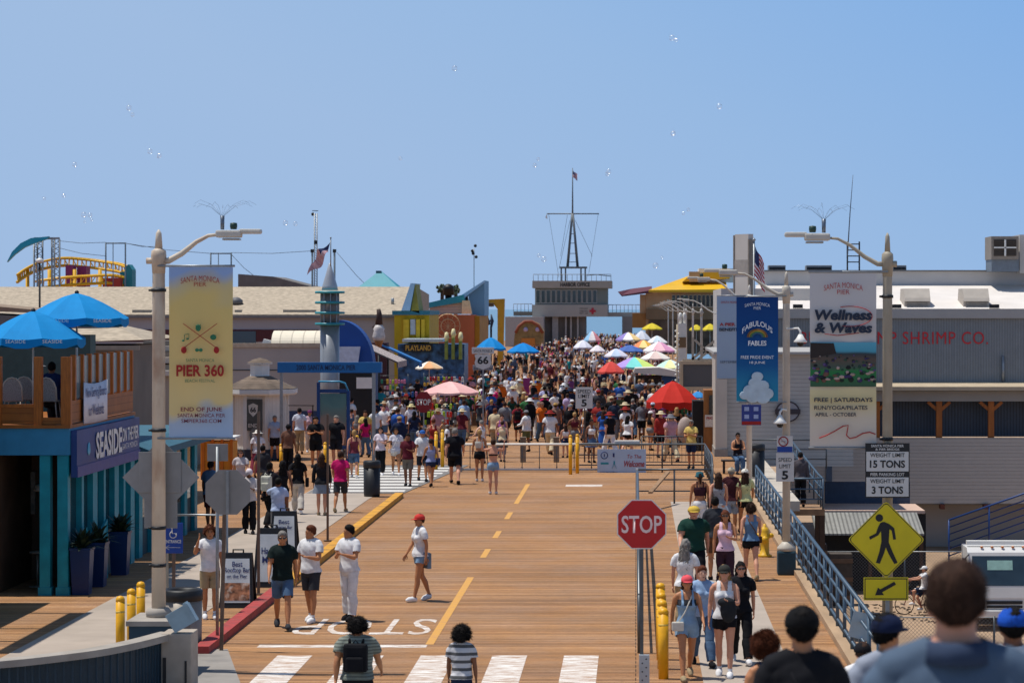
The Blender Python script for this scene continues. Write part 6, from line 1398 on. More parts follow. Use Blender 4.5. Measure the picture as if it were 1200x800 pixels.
mb=MB();mb.bx(GX(845,118),GX(925,118)+2,118,130,0,Zp(338,118));mb.build('rear_block',mat('white stucco block','#bdb8b2',.7,0,.06,.8),o)
for px in(1075,1144):
 mb=MB();mb.prism([(116.0,5.8),(116.0,Zp(352,116)),(115.8,Zp(353,116)),(115.9,Zp(349,116)),(116.3,Zp(338,116)),(117.8,Zp(338,116)),(118.2,6.0)],GX(px-15,116),GX(px+15,116),axis='X');h_=mb.build('roof_hood',mat('cream ribbed hood','#a89f94',.6,0,.08,3),o)
 mb=MB();mb.bx(GX(px-12,116),GX(px+12,116),115.94,115.995,Zp(360,116),Zp(353,116));mb.build('hood_louvre',lines_mat('louvre grey','#8d877f','Z',.08,.6,.3),h_)
for px in(934,1049,1163):c_=GX(px,116);mb=MB();mb.bx(c_-.22,c_+.22,115.35,115.48,Zp(361,115),Zp(356.5,115));mb.build('scupper',M_BLACK,o)
for a,b_ in((1195,1300),):
 mb=MB();mb.bx(GX(a,122),GX(b_,122),122,126,Zp(320,122),Zp(275,122));mb.build('white_parapet_block',mat('white stucco block','#bdb8b2'),o)
text('BUBBA GUMP SHRIMP CO.',(GX(1049,Y),Y+.47,Zp(396)),(1159-938)*Y/3000,.56,mat('red letter paint','#c4262c',.5,0,.1,4),o,bold=.0,spacing=1.08)
mb=MB();mb.tube([(GX(1177,Y),Y+.4,Zp(417)),(GX(1177,Y),Y+.4,Zp(452))],.07,8);mb.build('flue',M_GALV,o)
mb=MB();mb.bx(GX(968,Y),GX(975,Y),Y-.05,Y-.003,Zp(576),Zp(523));mb.build('dark_pilaster',mat('blue grey pilaster','#4c5c70',.6),o)
for px in(1104,1155):mb=MB();mb.bar((GX(px,Y),Y-.25,Zp(592)-.04),(GX(px,Y),Y+.3,Zp(592)-.04),.2,.22);mb.build('beam_end',mat('rust brown beam','#5f3326',.7),o)
mb=MB();mb.rbox((GX(1103,116.5),116.52,Zp(585,116.5)),.2,.14,.4,.03);mb.build('wall_lamp',M_BLACK,o)
o=empty('rooftop_cooler',(GX(1178,121),121,7),'grey louvred rooftop cooling unit near the right edge','machine')
mb=MB();mb.bx(GX(1162,121),GX(1194,121),121,123,Zp(318,121),Zp(304,121));mb.build('cabinet',mat('blue grey cabinet','#69727c',.5,.2),o)
mb=MB();mb.bx(GX(1161,121),GX(1193,121),120.8,123,Zp(304,121)+.003,Zp(277,121));hd=mb.build('louvre_hood',mat('warm grey hood','#857b70',.6),o)
mb=MB();mb.bx(GX(1164,121),GX(1190,121),120.76,120.795,Zp(300,121),Zp(281,121));mb.build('dark_grille',lines_mat('dark grille','#3c332b','Z',.1,.5,.4),hd)
mb=MB();mb.bx(GX(1176,121),GX(1178,121),120.7,120.75,Zp(300,121),Zp(281,121));mb.bx(GX(1164,121),GX(1190,121),120.7,120.75,Zp(291,121),Zp(289.5,121));mb.build('cross_brace',M_WHITE,hd)
o=empty('roof_ladder',(GX(1000,122),122,7),'small dark roof ladder frame with a tall leaning whip aerial','ladder')
for px in(993,1007):mb=MB();mb.bar((GX(px,122),122,Zp(317,122)),(GX(px,122),122,Zp(283,122)),.07);mb.build('stile',M_BLACK,o)
for py in(286,293,300,307):mb=MB();mb.bar((GX(993,122),122,Zp(py,122)),(GX(1007,122),122,Zp(py,122)),.05);mb.build('rung',M_BLACK,o)
mb=MB();mb.tube([(GX(993,122),121.95,Zp(300,122)),(GX(996,122),121.95,Zp(250,122)),(GX(999.5,122),121.95,Zp(205,122))],[.035,.025,.012],6);mb.build('whip_aerial',mat('dark aerial','#3f4a5c',.5),o)
for a,b_,lab in((917,919,'low dark roof unit on the monitor above the blue banner'),(944,974,'flat roof unit left of the right street lamp'),(1045,1061,'small black roof unit just right of the right street lamp')):
 if b_-a<4:a,b_=900,920
 o=empty('roof_unit',(GX(a,126),126,7),lab,'machine');mb=MB();mb.rbox((GX((a+b_)/2,126),126,Zp(314.5,126)+.02),GX(b_,126)-GX(a,126),1,.26,.03);mb.build('housing',mat('dark roof unit','#45484c' if a==1045 else '#7d8084',.6),o)
 mb=MB();mb.bx(GX(a+1,126),GX(b_-1,126),125.46,125.495,Zp(316,126),Zp(313.5,126));mb.build('grille',M_BLACK,o)
Y=112.;o=empty('white_pylon',(GX(873,Y),Y,0),'tall narrow white pylon wall rising behind the two right banners','pylon')
c_=Vector((GX(872.5,Y),Y+.6));an=R(-52);ca,sa=math.cos(an),math.sin(an)
def rbx(x0,x1,y0,y1,z0,z1,nm,m):
 mb=MB();mb.bx(x0,x1,y0,y1,z0,z1);mb.v=[(c_.x+x*ca-y*sa,c_.y+x*sa+y*ca,z)for x,y,z in mb.v];return mb.build(nm,m,o)
rbx(-.46,.46,-.14,.14,0,ZZ(274,Y),'shaft',mat('white stucco block','#c6c0b8'))
rbx(-.54,-.463,-.17,.17,0,ZZ(275,Y),'edge_trim',mat('grey brown trim','#7d756c',.6));rbx(.463,.54,-.17,.17,0,ZZ(280,Y),'edge_trim',mat('grey brown trim','#7d756c'))
rbx(-.46,.46,-.16,-.143,ZZ(322,Y),ZZ(304,Y),'grey_band',mat('grey band','#9a948e',.7))
def flag(px,py0,py1,Y,w,label,seed=1,hang=True):
 """stars and stripes hanging in folds from its pole"""
 o=empty('flag',(GX(px,Y),Y,ZZ(py1,Y)),label,'flag')
 x0=GX(px,Y);z1=ZZ(py0,Y);z0=ZZ(py1,Y);n,m=13,16;mb=MB()
 for j in range(n+1):
  for i in range(m+1):
   u,v=i/m,j/n;d=w*u
   fold=.16*w*math.sin(u*9+seed+v*2.5)
   mb.v.append((x0+d+fold*.3,Y+fold,z1-(z1-z0)*(v*.62+u*.38*(1 if hang else .5))-.05*w*math.sin(u*7+v*3)))
 for j in range(n):
  for i in range(m):
   a=j*(m+1)+i;mb.f.append((a,a+1,a+m+2,a+m+1));mb.m.append(2 if(j<7 and i<m*.42)else(j%2));mb.s.append(True)
 mb.build('flag_cloth',[mat('flag red','#a32230',.8),mat('flag white','#cdc8cc',.8),mat('flag navy','#26305a',.8)],o)
 return o
f_=flag(884.5,288,343,110.5,.42,'limp stars and stripes flag beside the white pylon',2)
mb=MB();mb.tube([(GX(883.5,110.5),110.5,0),(GX(883.5,110.5),110.5,ZZ(282,110.5))],.04,8);mb.lathe([(0,-.1),(.09,0),(0,.1)],(GX(883.5,110.5),110.5,ZZ(281,110.5)),8);mb.build('flag_pole',M_GALV,f_)
Y=101.;o=empty('grey_sided_annex',(GX(880,Y),Y,0),'pale grey sided annex wall behind the blue banner and the bin','building')
mb=MB();mb.bx(GX(852,Y),GX(1000,Y),Y,Y+12,-.4,ZZ(415,Y));mb.build('wall',M_SID,o)
mb=MB();mb.bx(GX(838,Y),GX(851.8,Y),Y-.3,Y+4,0,ZZ(415,Y));mb.build('corner_pilaster',mat('cream pilaster','#b9b0a4',.7,0,.08,1),o)
mb=MB();mb.bx(GX(837,Y),GX(852.5,Y),Y-.36,Y+4,.003,.3);mb.build('pilaster_base',mat('grey base','#8a857e',.8),o)
mb=MB();mb.bx(GX(836,Y),GX(1000,Y),Y-.4,Y+12,ZZ(415,Y)+.003,ZZ(412,Y));mb.build('roof_edge',mat('pale grey fascia','#a5a29e'),o)
s=empty('round_wall_sign',(GX(930,100.9),100.9,1.5),'round dark rimmed wall emblem half hidden by the second right lamp','sign')
c_=(GX(923,100.9),100.9,ZZ(482,100.9));mb=MB();mb.prism([(c_[0]+.48*math.cos(a/24*6.283),c_[2]+.42*math.sin(a/24*6.283))for a in range(24)],100.85,100.9);mb.build('disc',mat('dark rim','#3a3136',.5),s)
mb=MB();mb.prism([(c_[0]+.42*math.cos(a/24*6.283),c_[2]+.36*math.sin(a/24*6.283))for a in range(24)],100.83,100.848);mb.build('face',mat('grey face','#8f8c90',.5),s)
mb=MB();mb.bx(c_[0]-.5,c_[0]+.5,100.8,100.828,c_[2]-.1,c_[2]+.1);mb.build('name_band',mat('dark rim','#3a3136'),s)
o=empty('boarded_walkway',(GX(905,88),88,0),'white grey boarded walkway rising to the annex on the right','walkway')
mb=MB();mb.bx(3.78,5.0,78,100.6,-.35,-.05);mb.build('boards',lines_mat('white grey boards','#b8aea0','Y',.9,.6,.06,.7,.08),o)
mb=MB();mb.bx(3.85,4.3,70,77.9,-.75,-.4);mb.build('lower_boards',lines_mat('white grey boards','#b8aea0'),o)
railing('walkway_railing',[(GX(887,88),94.0,-.05),(7.0,94.0,-.05)],'dark horizontal railing along the grey sided annex wall',1.05,(1.05,.7,.35),1.6,.025,mt=M_RAILD)
Y=84.;o=empty('stair_landing',(GX(945,Y),Y,-1),'small timber landing where a person stands right of the speed sign','landing')
mb=MB();mb.bx(GX(915,Y),GX(965,Y),Y-.6,Y+1.6,ZZ(602,Y),ZZ(595,Y));mb.build('platform',mat('brown timber','#8e6f52'),o)
for px in(920,962):
 for y_ in(Y-.5,Y+1.5):mb=MB();mb.bar((GX(px,Y),y_,LOTZ),(GX(px,Y),y_,ZZ(602,Y)),.18);mb.build('support_post',mat('dark brown timber','#4c382a',.8),o)
zl=ZZ(595,Y)
railing('stair_railing',[(GX(925,94),94,ZZ(545,94)),(GX(963,Y),Y+1.5,zl),(GX(963,Y),Y-.55,zl),(GX(918,Y),Y-.55,zl)],'blue grey stair railing around the small timber landing',1.0,(1.0,.66,.33),1.2,.028)
Y=100.;o=empty('low_flat_roof',(GX(1025,Y),Y,-3),'low flat pinkish ledge roof right of the stair landing','roof')
mb=MB();mb.bx(GX(966,Y),GX(1084,Y),Y,Y+3.5,ZZ(598,Y)-.12,ZZ(598,Y));mb.build('roof_slab',mat('pink beige slab','#c4a795',.8,0,.08,1),o)
mb=MB();mb.bx(GX(975,Y),GX(1078,Y),Y+3.6,Y+4,ZZ(598,Y),ZZ(572,Y));mb.build('dark_back',mat('slate recess shade','#39465a',.7),o)  # dark slate panel paints in the shade of the recess
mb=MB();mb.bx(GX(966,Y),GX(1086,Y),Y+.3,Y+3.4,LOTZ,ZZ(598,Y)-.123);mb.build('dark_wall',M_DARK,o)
Y=97.;o=empty('corrugated_lean_to',(GX(1020,Y),Y,LOTZ),'corrugated grey lean-to roof behind the walker sign','lean-to')
mb=MB();mb.prism([(Y,ZZ(627,Y)),(Y,ZZ(625,Y)),(Y+2.6,ZZ(600,Y+2.6)),(Y+2.6,ZZ(602,Y+2.6))],GX(956,Y),GX(1083,Y),axis='X');mb.build('roof',lines_mat('corrugated zinc roof','#8b8a84','X',.16,.55,.4,.6,.1),o)
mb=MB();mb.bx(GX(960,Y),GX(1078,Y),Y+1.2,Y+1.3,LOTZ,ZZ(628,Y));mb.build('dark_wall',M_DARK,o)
for px in(958,1020,1080):mb=MB();mb.bar((GX(px,Y),Y+.1,LOTZ),(GX(px,Y),Y+.1,ZZ(627,Y)),.14);mb.build('post',mat('dark brown timber','#4c382a'),o)
rnd=random.Random(8)
for k,(px,w_,h_,c,lab)in enumerate(((952,1.0,2.3,'#3b2f2a','tall dark brown crate stacked below the stair landing'),(985,.9,1.9,'#4c443c','grey brown crate in the shaded yard right of the landing'),(972,.7,1.1,'#5c4634','small brown crate low in the shaded yard'))):
 o=empty('crate',(GX(px,93),93+k*.6,LOTZ),lab,'crate');mb=MB();mb.rbox((GX(px,93),93+k*.6,LOTZ+h_/2),w_,.8,h_,.03);mb.build('box_body',mat('crate '+c,c,.8,0,.3,3),o)
 mb=MB()
 for q in range(3):mb.bx(GX(px,93)-w_/2-.02,GX(px,93)+w_/2+.02,92.57+k*.6,92.597+k*.6,LOTZ+h_*(.12+.35*q),LOTZ+h_*(.2+.35*q))
 mb.build('battens',mat('batten brown','#6d5644',.8),o)
o=empty('pier_piles',(3.4,70,LOTZ),'dark timber edge face and piles under the right pier edge','pier structure')
for k in range(14):
 mb=MB();y_=40+k*5.6;mb.tube([(3.35,y_,LOTZ),(3.35,y_,-.5)],.17,10);mb.build('pile',mat('dark brown timber','#4c382a'),o)
mb=MB();mb.bx(3.752,3.85,36.3,100,-.75,-.02);mb.build('edge_face',mat('dark brown timber','#4c382a'),o)
def wire_mat():
 m=bpy.data.materials.new('chain link wire');m.use_nodes=True;nt=m.node_tree;N=nt.nodes;L=nt.links;b=N['Principled BSDF']
 b.inputs['Base Color'].default_value=C('#6c6e70');b.inputs['Metallic'].default_value=.5;b.inputs['Roughness'].default_value=.5
 tc=N.new('ShaderNodeTexCoord');sp=N.new('ShaderNodeSeparateXYZ');L.new(tc.outputs['Object'],sp.inputs[0])
 al=[]
 for sg in(1,-1):
  a=N.new('ShaderNodeMath');a.operation='MULTIPLY_ADD';a.inputs[1].default_value=sg;L.new(sp.outputs['Z'],a.inputs[0]);L.new(sp.outputs['X'],a.inputs[2])
  d=N.new('ShaderNodeMath');d.operation='DIVIDE';d.inputs[1].default_value=.12;L.new(a.outputs[0],d.inputs[0])
  f=N.new('ShaderNodeMath');f.operation='FRACT';L.new(d.outputs[0],f.inputs[0])
  l_=N.new('ShaderNodeMath');l_.operation='LESS_THAN';l_.inputs[1].default_value=.11;L.new(f.outputs[0],l_.inputs[0]);al.append(l_)
 mx=N.new('ShaderNodeMath');mx.operation='MAXIMUM';L.new(al[0].outputs[0],mx.inputs[0]);L.new(al[1].outputs[0],mx.inputs[1]);L.new(mx.outputs[0],b.inputs['Alpha'])
 return m
M_WIRE=wire_mat()
def fence(px0,px1,pyb,pyt,Y,label,gap=2.4):
 o=empty('chain_link_fence',(GX(px0,Y),Y,ZZ(pyb,Y)),label,'fence');x0,x1,z0,z1=GX(px0,Y),GX(px1,Y),ZZ(pyb,Y),ZZ(pyt,Y)
 n=max(1,int((x1-x0)/gap))
 for k in range(n+1):x=x0+(x1-x0)*k/n;mb=MB();mb.tube([(x,Y,z0),(x,Y,z1+.04)],.035,8);mb.build('post',M_GALV2,o)
 mb=MB();mb.tube([(x0,Y,z1),(x1,Y,z1)],.022,6);mb.build('top_rail',M_GALV,o)
 mb=MB();mb.add([(x0,Y,z0),(x1,Y,z0),(x1,Y,z1),(x0,Y,z1)],[(0,1,2,3)]);mb.build('wire_mesh',M_WIRE,o);return o
fence(960,1260,702,646,94.6,'chain link fence behind the cyclist')
fence(1040,1290,775,723,78.3,'nearer low chain link fence between the truck and the crowd of heads')
Y=108.
o=railing('ramp_railing',[(GX(1112,Y),Y,LOTZ),(GX(1300,Y),Y,LOTZ+2.4)],'dark blue sloping ramp railing against the grey wall above the truck',1.9,(1.9,1.6,1.3,1.0,.7,.4),2.0,.035,mt=mat('royal blue rail','#173c78',.45,0,.1,4))
def truck():
 Y=86.;s=Y/3000;xc=GX(1177,Y);z0=LOTZ;f=Y
 o=empty('box_truck',(xc,Y,z0),'white cab-over truck facing the camera at the right edge','truck')
 M_TW=mat('white truck paint','#d4d2ce',.35,0,.04,2);hw=1.2;W=lambda px:GX(px,Y);Zt=lambda py:ZZ(py,Y)
 mb=MB();mb.prism([(f,Zt(722)),(f-.05,Zt(700)),(f,Zt(688)),(f+.32,Zt(648)),(f+.5,Zt(643)),(f+1.6,Zt(643)),(f+1.6,Zt(722))],xc-hw,xc+hw,axis='X');cab=mb.build('cab',M_TW,o)
 mb=MB();sh=lambda py:(f+.32*(688-py)/40-.012);mb.add([(xc-hw+.09,sh(686),Zt(686)),(xc+hw-.09,sh(686),Zt(686)),(xc+hw-.15,sh(652),Zt(652)),(xc-hw+.15,sh(652),Zt(652))],[(0,1,2,3)]);mb.build('windscreen',glass_mat('dark windscreen','#26343c'),o)
 mb=MB();mb.add([(xc-.55,sh(668)-.01,Zt(668)),(xc+.3,sh(668)-.01,Zt(668)),(xc+.3,sh(657)-.01,Zt(657)),(xc-.55,sh(657)-.01,Zt(657))],[(0,1,2,3)]);mb.build('sun_reflector',mat('pale green shade','#8fb3aa',.5),o)
 mb=MB();mb.bx(xc-.6,xc+.6,f-.085,f-.03,Zt(707),Zt(703.5));mb.bx(xc-.6,xc+.6,f-.085,f-.03,Zt(711.5),Zt(709));mb.build('grille_slots',M_BLACK,o)
 mb=MB();mb.rbox((xc,f-.06,Zt(718)),2.42,.24,.22,.04);mb.build('bumper',M_TW,o)
 for sx in(-1,1):
  mb=MB();mb.rbox((xc+sx*.96,f-.055,Zt(708)),.26,.08,.24,.03);mb.build('headlight',mat('headlight glass','#c9cfd2',.1,0,.2,20,spec=.9),o)
  mb=MB();mb.rbox((xc+sx*.98,f-.05,Zt(693)),.2,.06,.08,.02);mb.build('indicator',mat('amber lens','#b8661a',.2),o)
  mb=MB();mb.rbox((xc+sx*1.33,f+.1,Zt(661)),.14,.1,.42,.03);mb.bar((xc+sx*1.15,f+.3,Zt(650)),(xc+sx*1.33,f+.1,Zt(655)),.03);mb.build('wing_mirror',M_BLACK,o)
  w=MB();
  for yy in(f+.55,f+4.2):
   mb=MB();pr=[(.15,0),(.36,.01),(.40,.06),(.40,.2),(.36,.25),(.15,.26)]
   vs=MB();vs.lathe(pr,(0,0,0),20);mb.add([(xc+sx*(.95)+(z-.13)*sx,yy+x,z0+.40+y)for x,y,z in vs.v],vs.f,0,True);t_=mb.build('wheel',mat('tyre rubber','#1a1a1b',.85),o)
 for k in range(5):mb=MB();mb.ell((xc-.7+.35*k,f+.45,Zt(642)+.0),.06,.05,.035,8,5);mb.build('marker_lamp',mat('amber lens','#b8661a'),o)
 text('ISUZU',(xc,f-.03,Zt(697)),.38,.075,mat('chrome letters','#7b7d80',.3,.6),o,bold=.02)
 mb=MB();mb.bx(xc-1.15,xc+1.15,f+.8,f+1.1,Zt(640.5),Zt(636));mb.build('roof_bar',M_WHITE,o)
 mb=MB();mb.bx(xc-1.2,xc+1.2,f+1.75,f+6.5,z0+.75,z0+.95);mb.build('flat_bed',mat('dark chassis','#3a3a3c',.6),o)
 mb=MB();mb.bx(xc-1.2,xc+1.2,f+1.75,f+1.85,z0+.95,z0+2.75);mb.build('headboard',M_TW,o)
truck()
o=empty('dark_bench',(GX(1018,88),88,LOTZ),'low dark object on the sand left of the cyclist','bench');mb=MB();mb.rbox((GX(1018,88),88,LOTZ+.3),.8,.4,.12,.02);mb.build('seat',M_BLACK,o)
for sx in(-.3,.3):mb=MB();mb.bx(GX(1018,88)+sx-.04,GX(1018,88)+sx+.04,87.85,88.15,LOTZ,LOTZ+.24);mb.build('leg',M_BLACK,o)
mb=MB();rnd=random.Random(2)
for k in range(160):
 px=rnd.uniform(1015,1130);yy_=rnd.uniform(88,94);mb.ell((GX(px,90),yy_,LOTZ+.02),rnd.uniform(.03,.08),rnd.uniform(.03,.07),rnd.uniform(.01,.03),6,4)
tag(mb.build('debris',mat('dark debris','#54483c',.9,0,.3,8)),kind='stuff')
cyx,cyy=GX(1077,90.5),90.5
def bike(x,y,z,label,rz=0,scale=1.0):
 o=empty('bicycle',(x,y,z),label,'bicycle');mbk=mat('bike frame','#7b3a3a',.4)
 for sx in(-.52,.52):
  mb=MB();vs=MB();vs.tube([(.33*math.cos(a/24*6.2832),0,.33*math.sin(a/24*6.2832))for a in range(25)],.018,6,caps=False)
  mb.add([(x+sx+a,y+b_,z+.35+c)for a,b_,c in vs.v],vs.f,0,True);wl=mb.build('wheel',mat('tyre rubber','#1a1a1b'),o)
  mb=MB()
  for k in range(10):a=k*math.pi/5;mb.bar((x+sx,y,z+.35),(x+sx+.32*math.cos(a),y,z+.35+.32*math.sin(a)),.006)
  mb.build('spokes',M_GALV,wl)
 mb=MB();A_,B_,C_,D_=(x+.52,y,z+.35),(x+.05,y,z+.32),(x+.18,y,z+.82),(x-.38,y,z+.85)
 for p,q in((A_,B_),(B_,C_),(C_,D_),(B_,D_),(A_,C_),(D_,(x-.52,y,z+.35))):mb.tube([p,q],.018,6)
 mb.build('frame',mbk,o)
 mb=MB();mb.tube([D_,(x-.36,y,z+1.02),(x-.3,y-.25,z+1.05)],.015,6);mb.tube([(x-.36,y,z+1.02),(x-.3,y+.25,z+1.05)],.015,6);mb.build('handlebar',M_BLACK,o)
 mb=MB();mb.ell((x+.22,y,z+.92),.13,.07,.04);mb.tube([C_,(x+.22,y,z+.9)],.015,6);mb.build('saddle',M_BLACK,o)
 return o
bike(cyx,cyy,LOTZ,'bicycle ridden left across the sand behind the walker sign')
person((cyx+.2,cyy,LOTZ+.04),1.68,-90,'person in white shirt and cap riding the bicycle past the chain link fence',pose='cycle',sk='light',wear=[('tee','white'),('shorts','navy'),('shoes','white')],hair=('hair','brown'),extra=[('cap','white')],vox=.02)
# ================================================================ FAR BACKGROUND
M_HG=mat('warm grey office render','#a39d94',.75,0,.06,.4)
Y=400.;o=empty('harbor_office',(GX(668,Y),Y,0),'grey two level harbor office with window band and red cross','building')
mb=MB();mb.bx(GX(624,Y),GX(717,Y),Y-.8,Y+12,ZZ(337.5,Y),ZZ(329,Y));mb.build('roof_slab',mat('roof slab grey','#a39a8c',.8,0,.08,.6),o)
mb=MB();mb.bx(GX(627,Y),GX(712,Y),Y,Y+11,ZZ(357,Y),ZZ(337.5,Y)-.003);mb.build('cabin_wall',mat('green grey cabin','#747c76',.7),o)
mb=MB();mb.bx(GX(624,Y),GX(712,Y),Y-.4,Y+11,ZZ(371,Y),ZZ(357,Y)-.003);mb.build('lower_band',M_HG,o)
for k in range(12):
 a=627.8+6.05*k;fr=MB();fr.bx(GX(a,Y),GX(a+5.4,Y),Y-.12,Y-.003,ZZ(355.5,Y),ZZ(339.5,Y));w_=fr.build('window',mat('pale window frame','#a9aaa4',.5),o)
 mb=MB();mb.bx(GX(a+.7,Y),GX(a+4.7,Y),Y-.16,Y-.123,ZZ(354.6,Y),ZZ(340.4,Y));mb.build('pane',glass_mat('dark green glass','#2c3632'),w_)
text('HARBOR OFFICE',(GX(674,Y),Y-.84,ZZ(333.5,Y)),4.6,.62,M_BLACK,o,bold=.03)
mb=MB();c_=(GX(694.5,Y),ZZ(364.3,Y));mb.bx(c_[0]-.17,c_[0]+.17,Y-.45,Y-.405,c_[1]-.5,c_[1]+.5);mb.bx(c_[0]-.5,c_[0]-.172,Y-.45,Y-.405,c_[1]-.17,c_[1]+.17);mb.bx(c_[0]+.172,c_[0]+.5,Y-.45,Y-.405,c_[1]-.17,c_[1]+.17);mb.build('red_cross',mat('red cross paint','#b02a3c',.6),o)
for k,z in enumerate((361.5,364.5,367)):text(('LIFEGUARD','HARBOR PATROL','FIRST AID')[k],(GX(684,Y),Y-.42,ZZ(z,Y)),1.3,.2,M_BLACK,o)
mb=MB();mb.bx(GX(637,Y),GX(686,Y),Y+1.5,Y+10,0,ZZ(371,Y)-.003);mb.build('stair_core',mat('dark grey underside','#77736e',.8,0,.15,.5),o)
for a,b_ in((647,654),(662,664),(668,670),(676,678)):mb=MB();mb.bx(GX(a,Y),GX(b_,Y),Y+.6,Y+1.3,0,ZZ(371,Y)-.003);mb.build('pillar',mat('annex grey','#a5a19c'),o)
mb=MB();mb.bx(GX(592,Y-5),GX(637,Y-5),Y-5,Y+6,0,ZZ(371,Y-5));mb.build('side_annex',mat('annex grey','#a5a19c',.8,0,.05,.4),o)
mb=MB();mb.bx(GX(601,Y),GX(624,Y),Y+2,Y+8,ZZ(370,Y),ZZ(365,Y));mb.build('side_terrace',mat('annex dark edge','#6a6660',.8),o)
mb=MB();mb.bx(GX(712,Y),GX(755,Y),Y+2,Y+6,ZZ(371,Y),ZZ(366,Y));mb.build('footbridge',M_HG,o)
mb=MB();mb.bx(GX(729,Y),GX(741,Y),Y+1,Y+4,0,ZZ(371,Y));mb.build('bridge_pier',mat('dark grey underside','#4e4c4a'),o)
def thin_rail(x0,x1,y,z,h,n,label,parent=None):
 mb=MB();mb.tube([(x0,y,z+h),(x1,y,z+h)],.05,5)
 for k in range(n+1):x=x0+(x1-x0)*k/n;mb.tube([(x,y,z),(x,y,z+h)],.04,5)
 return mb.build('roof_railing',mat('grey thin rail','#7c8288',.5),parent)
thin_rail(GX(625,Y),GX(716,Y),Y,ZZ(329,Y),1.0,16,'',o);thin_rail(GX(601,Y),GX(623,Y),Y+2,ZZ(365,Y),1.2,5,'',o);thin_rail(GX(713,Y),GX(750,Y),Y+2,ZZ(366,Y),1.2,8,'',o)
Yk=330.;q=empty('painted_booth',(GX(616,Yk),Yk,0),'small painted booth with round arch and two eyelike discs before the harbor office','booth')
mb=MB();mb.prism([(GX(601,Yk),0),(GX(636,Yk),0),(GX(637,Yk),ZZ(388,Yk)),(GX(632,Yk),ZZ(380,Yk)),(GX(624,Yk),ZZ(376,Yk)),(GX(614,Yk),ZZ(376.5,Yk)),(GX(607,Yk),ZZ(382,Yk)),(GX(603,Yk),ZZ(392,Yk))],Yk,Yk+4);mb.build('facade',mat('mustard brown facade','#8c7244',.7,0,.3,2),q)
mb=MB();mb.tube([(GX(604,Yk),Yk-.1,ZZ(390,Yk)),(GX(608,Yk),Yk-.1,ZZ(382,Yk)),(GX(615,Yk),Yk-.1,ZZ(376.5,Yk)),(GX(623,Yk),Yk-.1,ZZ(376.5,Yk)),(GX(631,Yk),Yk-.1,ZZ(381,Yk)),(GX(636,Yk),Yk-.1,ZZ(390,Yk))],.2,6);mb.build('arch_trim',mat('rust arch','#8a4a34',.7),q)
for px in(616,630):mb=MB();mb.lathe([(.3,0),(.3,.1),(0,.12)],(0,0,0),14);mb.v=[(GX(px,Yk)+x,Yk-.05-z,ZZ(386,Yk)+y)for x,y,z in mb.v];mb.build('round_disc',mat('pale violet disc','#b3a4c0',.6),q)
mb=MB();mb.bx(GX(611,Yk),GX(627,Yk),Yk-.15,Yk-.05,0,ZZ(396,Yk));mb.build('doorway',mat('orange door','#c0762a',.6),q)
Y=404.;xm=GX(671,Y);M_MAST=mat('grey mast steel','#5f6468',.5,.2)
o=empty('signal_mast',(xm,Y,ZZ(329,Y)),'tall A-framed signal mast with cross yard on the office roof','mast')
zz=lambda p:ZZ(p,Y)
mb=MB();mb.tube([(xm,Y,zz(252)),(xm,Y,zz(197))],[.14,.06],8);mb.build('top_mast',M_MAST,o)
for s_ in(-1,1):mb=MB();mb.tube([(xm+s_*.05,Y,zz(250)),(GX(671+s_*6,Y),Y,zz(314))],[.16,.22],8);mb.build('a_frame_leg',M_MAST,o)
mb=MB();mb.tube([(GX(641,Y),Y,zz(250.5)),(GX(702,Y),Y,zz(250.5))],.1,6);mb.build('yard',M_MAST,o)
mb=MB()
for py in(256,264,274,285,297,307):w_=6*(py-250)/64;mb.tube([(GX(671-w_,Y),Y,zz(py)),(GX(671+w_,Y),Y,zz(py))],.05,5)
mb.build('frame_rungs',M_MAST,o)
mb=MB();mb.bx(GX(656,Y),GX(688,Y),Y-1.5,Y+1.5,zz(314.5),zz(312.5))
mb.build('mast_platform',M_MAST,o)
for px in(658,663,681,686):mb=MB();mb.bx(GX(px,Y)-.12,GX(px,Y)+.12,Y-1.4,Y-1.1,zz(329),zz(314.5));mb.build('platform_leg',M_MAST,o)
for(xa,za),(xb,zb_)in(((643,251),(655,325)),((701,251),(690,320)),((668,258),(655,315)),((674,258),(694,300)),((665,252),(657,300))):
 mb=MB();mb.tube([(GX(xa,Y),Y,zz(za)),(GX(xb,Y),Y,zz(zb_))],.025,4);mb.build('stay_wire',M_MAST,o)
mb=MB();mb.tube([(GX(688,Y),Y-3,zz(323)),(GX(700,Y),Y-3,zz(322)),(GX(716,Y),Y-3,zz(324))],.06,5);mb.build('aerial_boom',M_BLACK,o)
f1=flag(671.2,200,212,403.5,.75,'tiny stars and stripes flag at the top of the signal mast',1)
f1=empty('pennant',(GX(640,404),404,zz(252)),'small white pennant hanging from the left end of the yard','flag');mb=MB();mb.prism([(GX(641,Y),zz(250)),(GX(639,Y),zz(255)),(GX(641.5,Y),zz(257))],403.9,404.1);mb.build('pennant_cloth',M_WHITE,f1)
Y=330.;M_YR=mat('yellow standing seam roof','#d8a812',.5,0,.06,.8);M_BG=mat('beige brown stucco','#b2926e',.75,0,.1,.6)
o=empty('yellow_roof_restaurant',(GX(800,Y),Y,0),'beige restaurant with a yellow sloped roof at the far end of the pier','building')
mb=MB();mb.bx(GX(757,Y),GX(850,Y),Y,Y+18,0,ZZ(342,Y));mb.build('wall',M_BG,o)
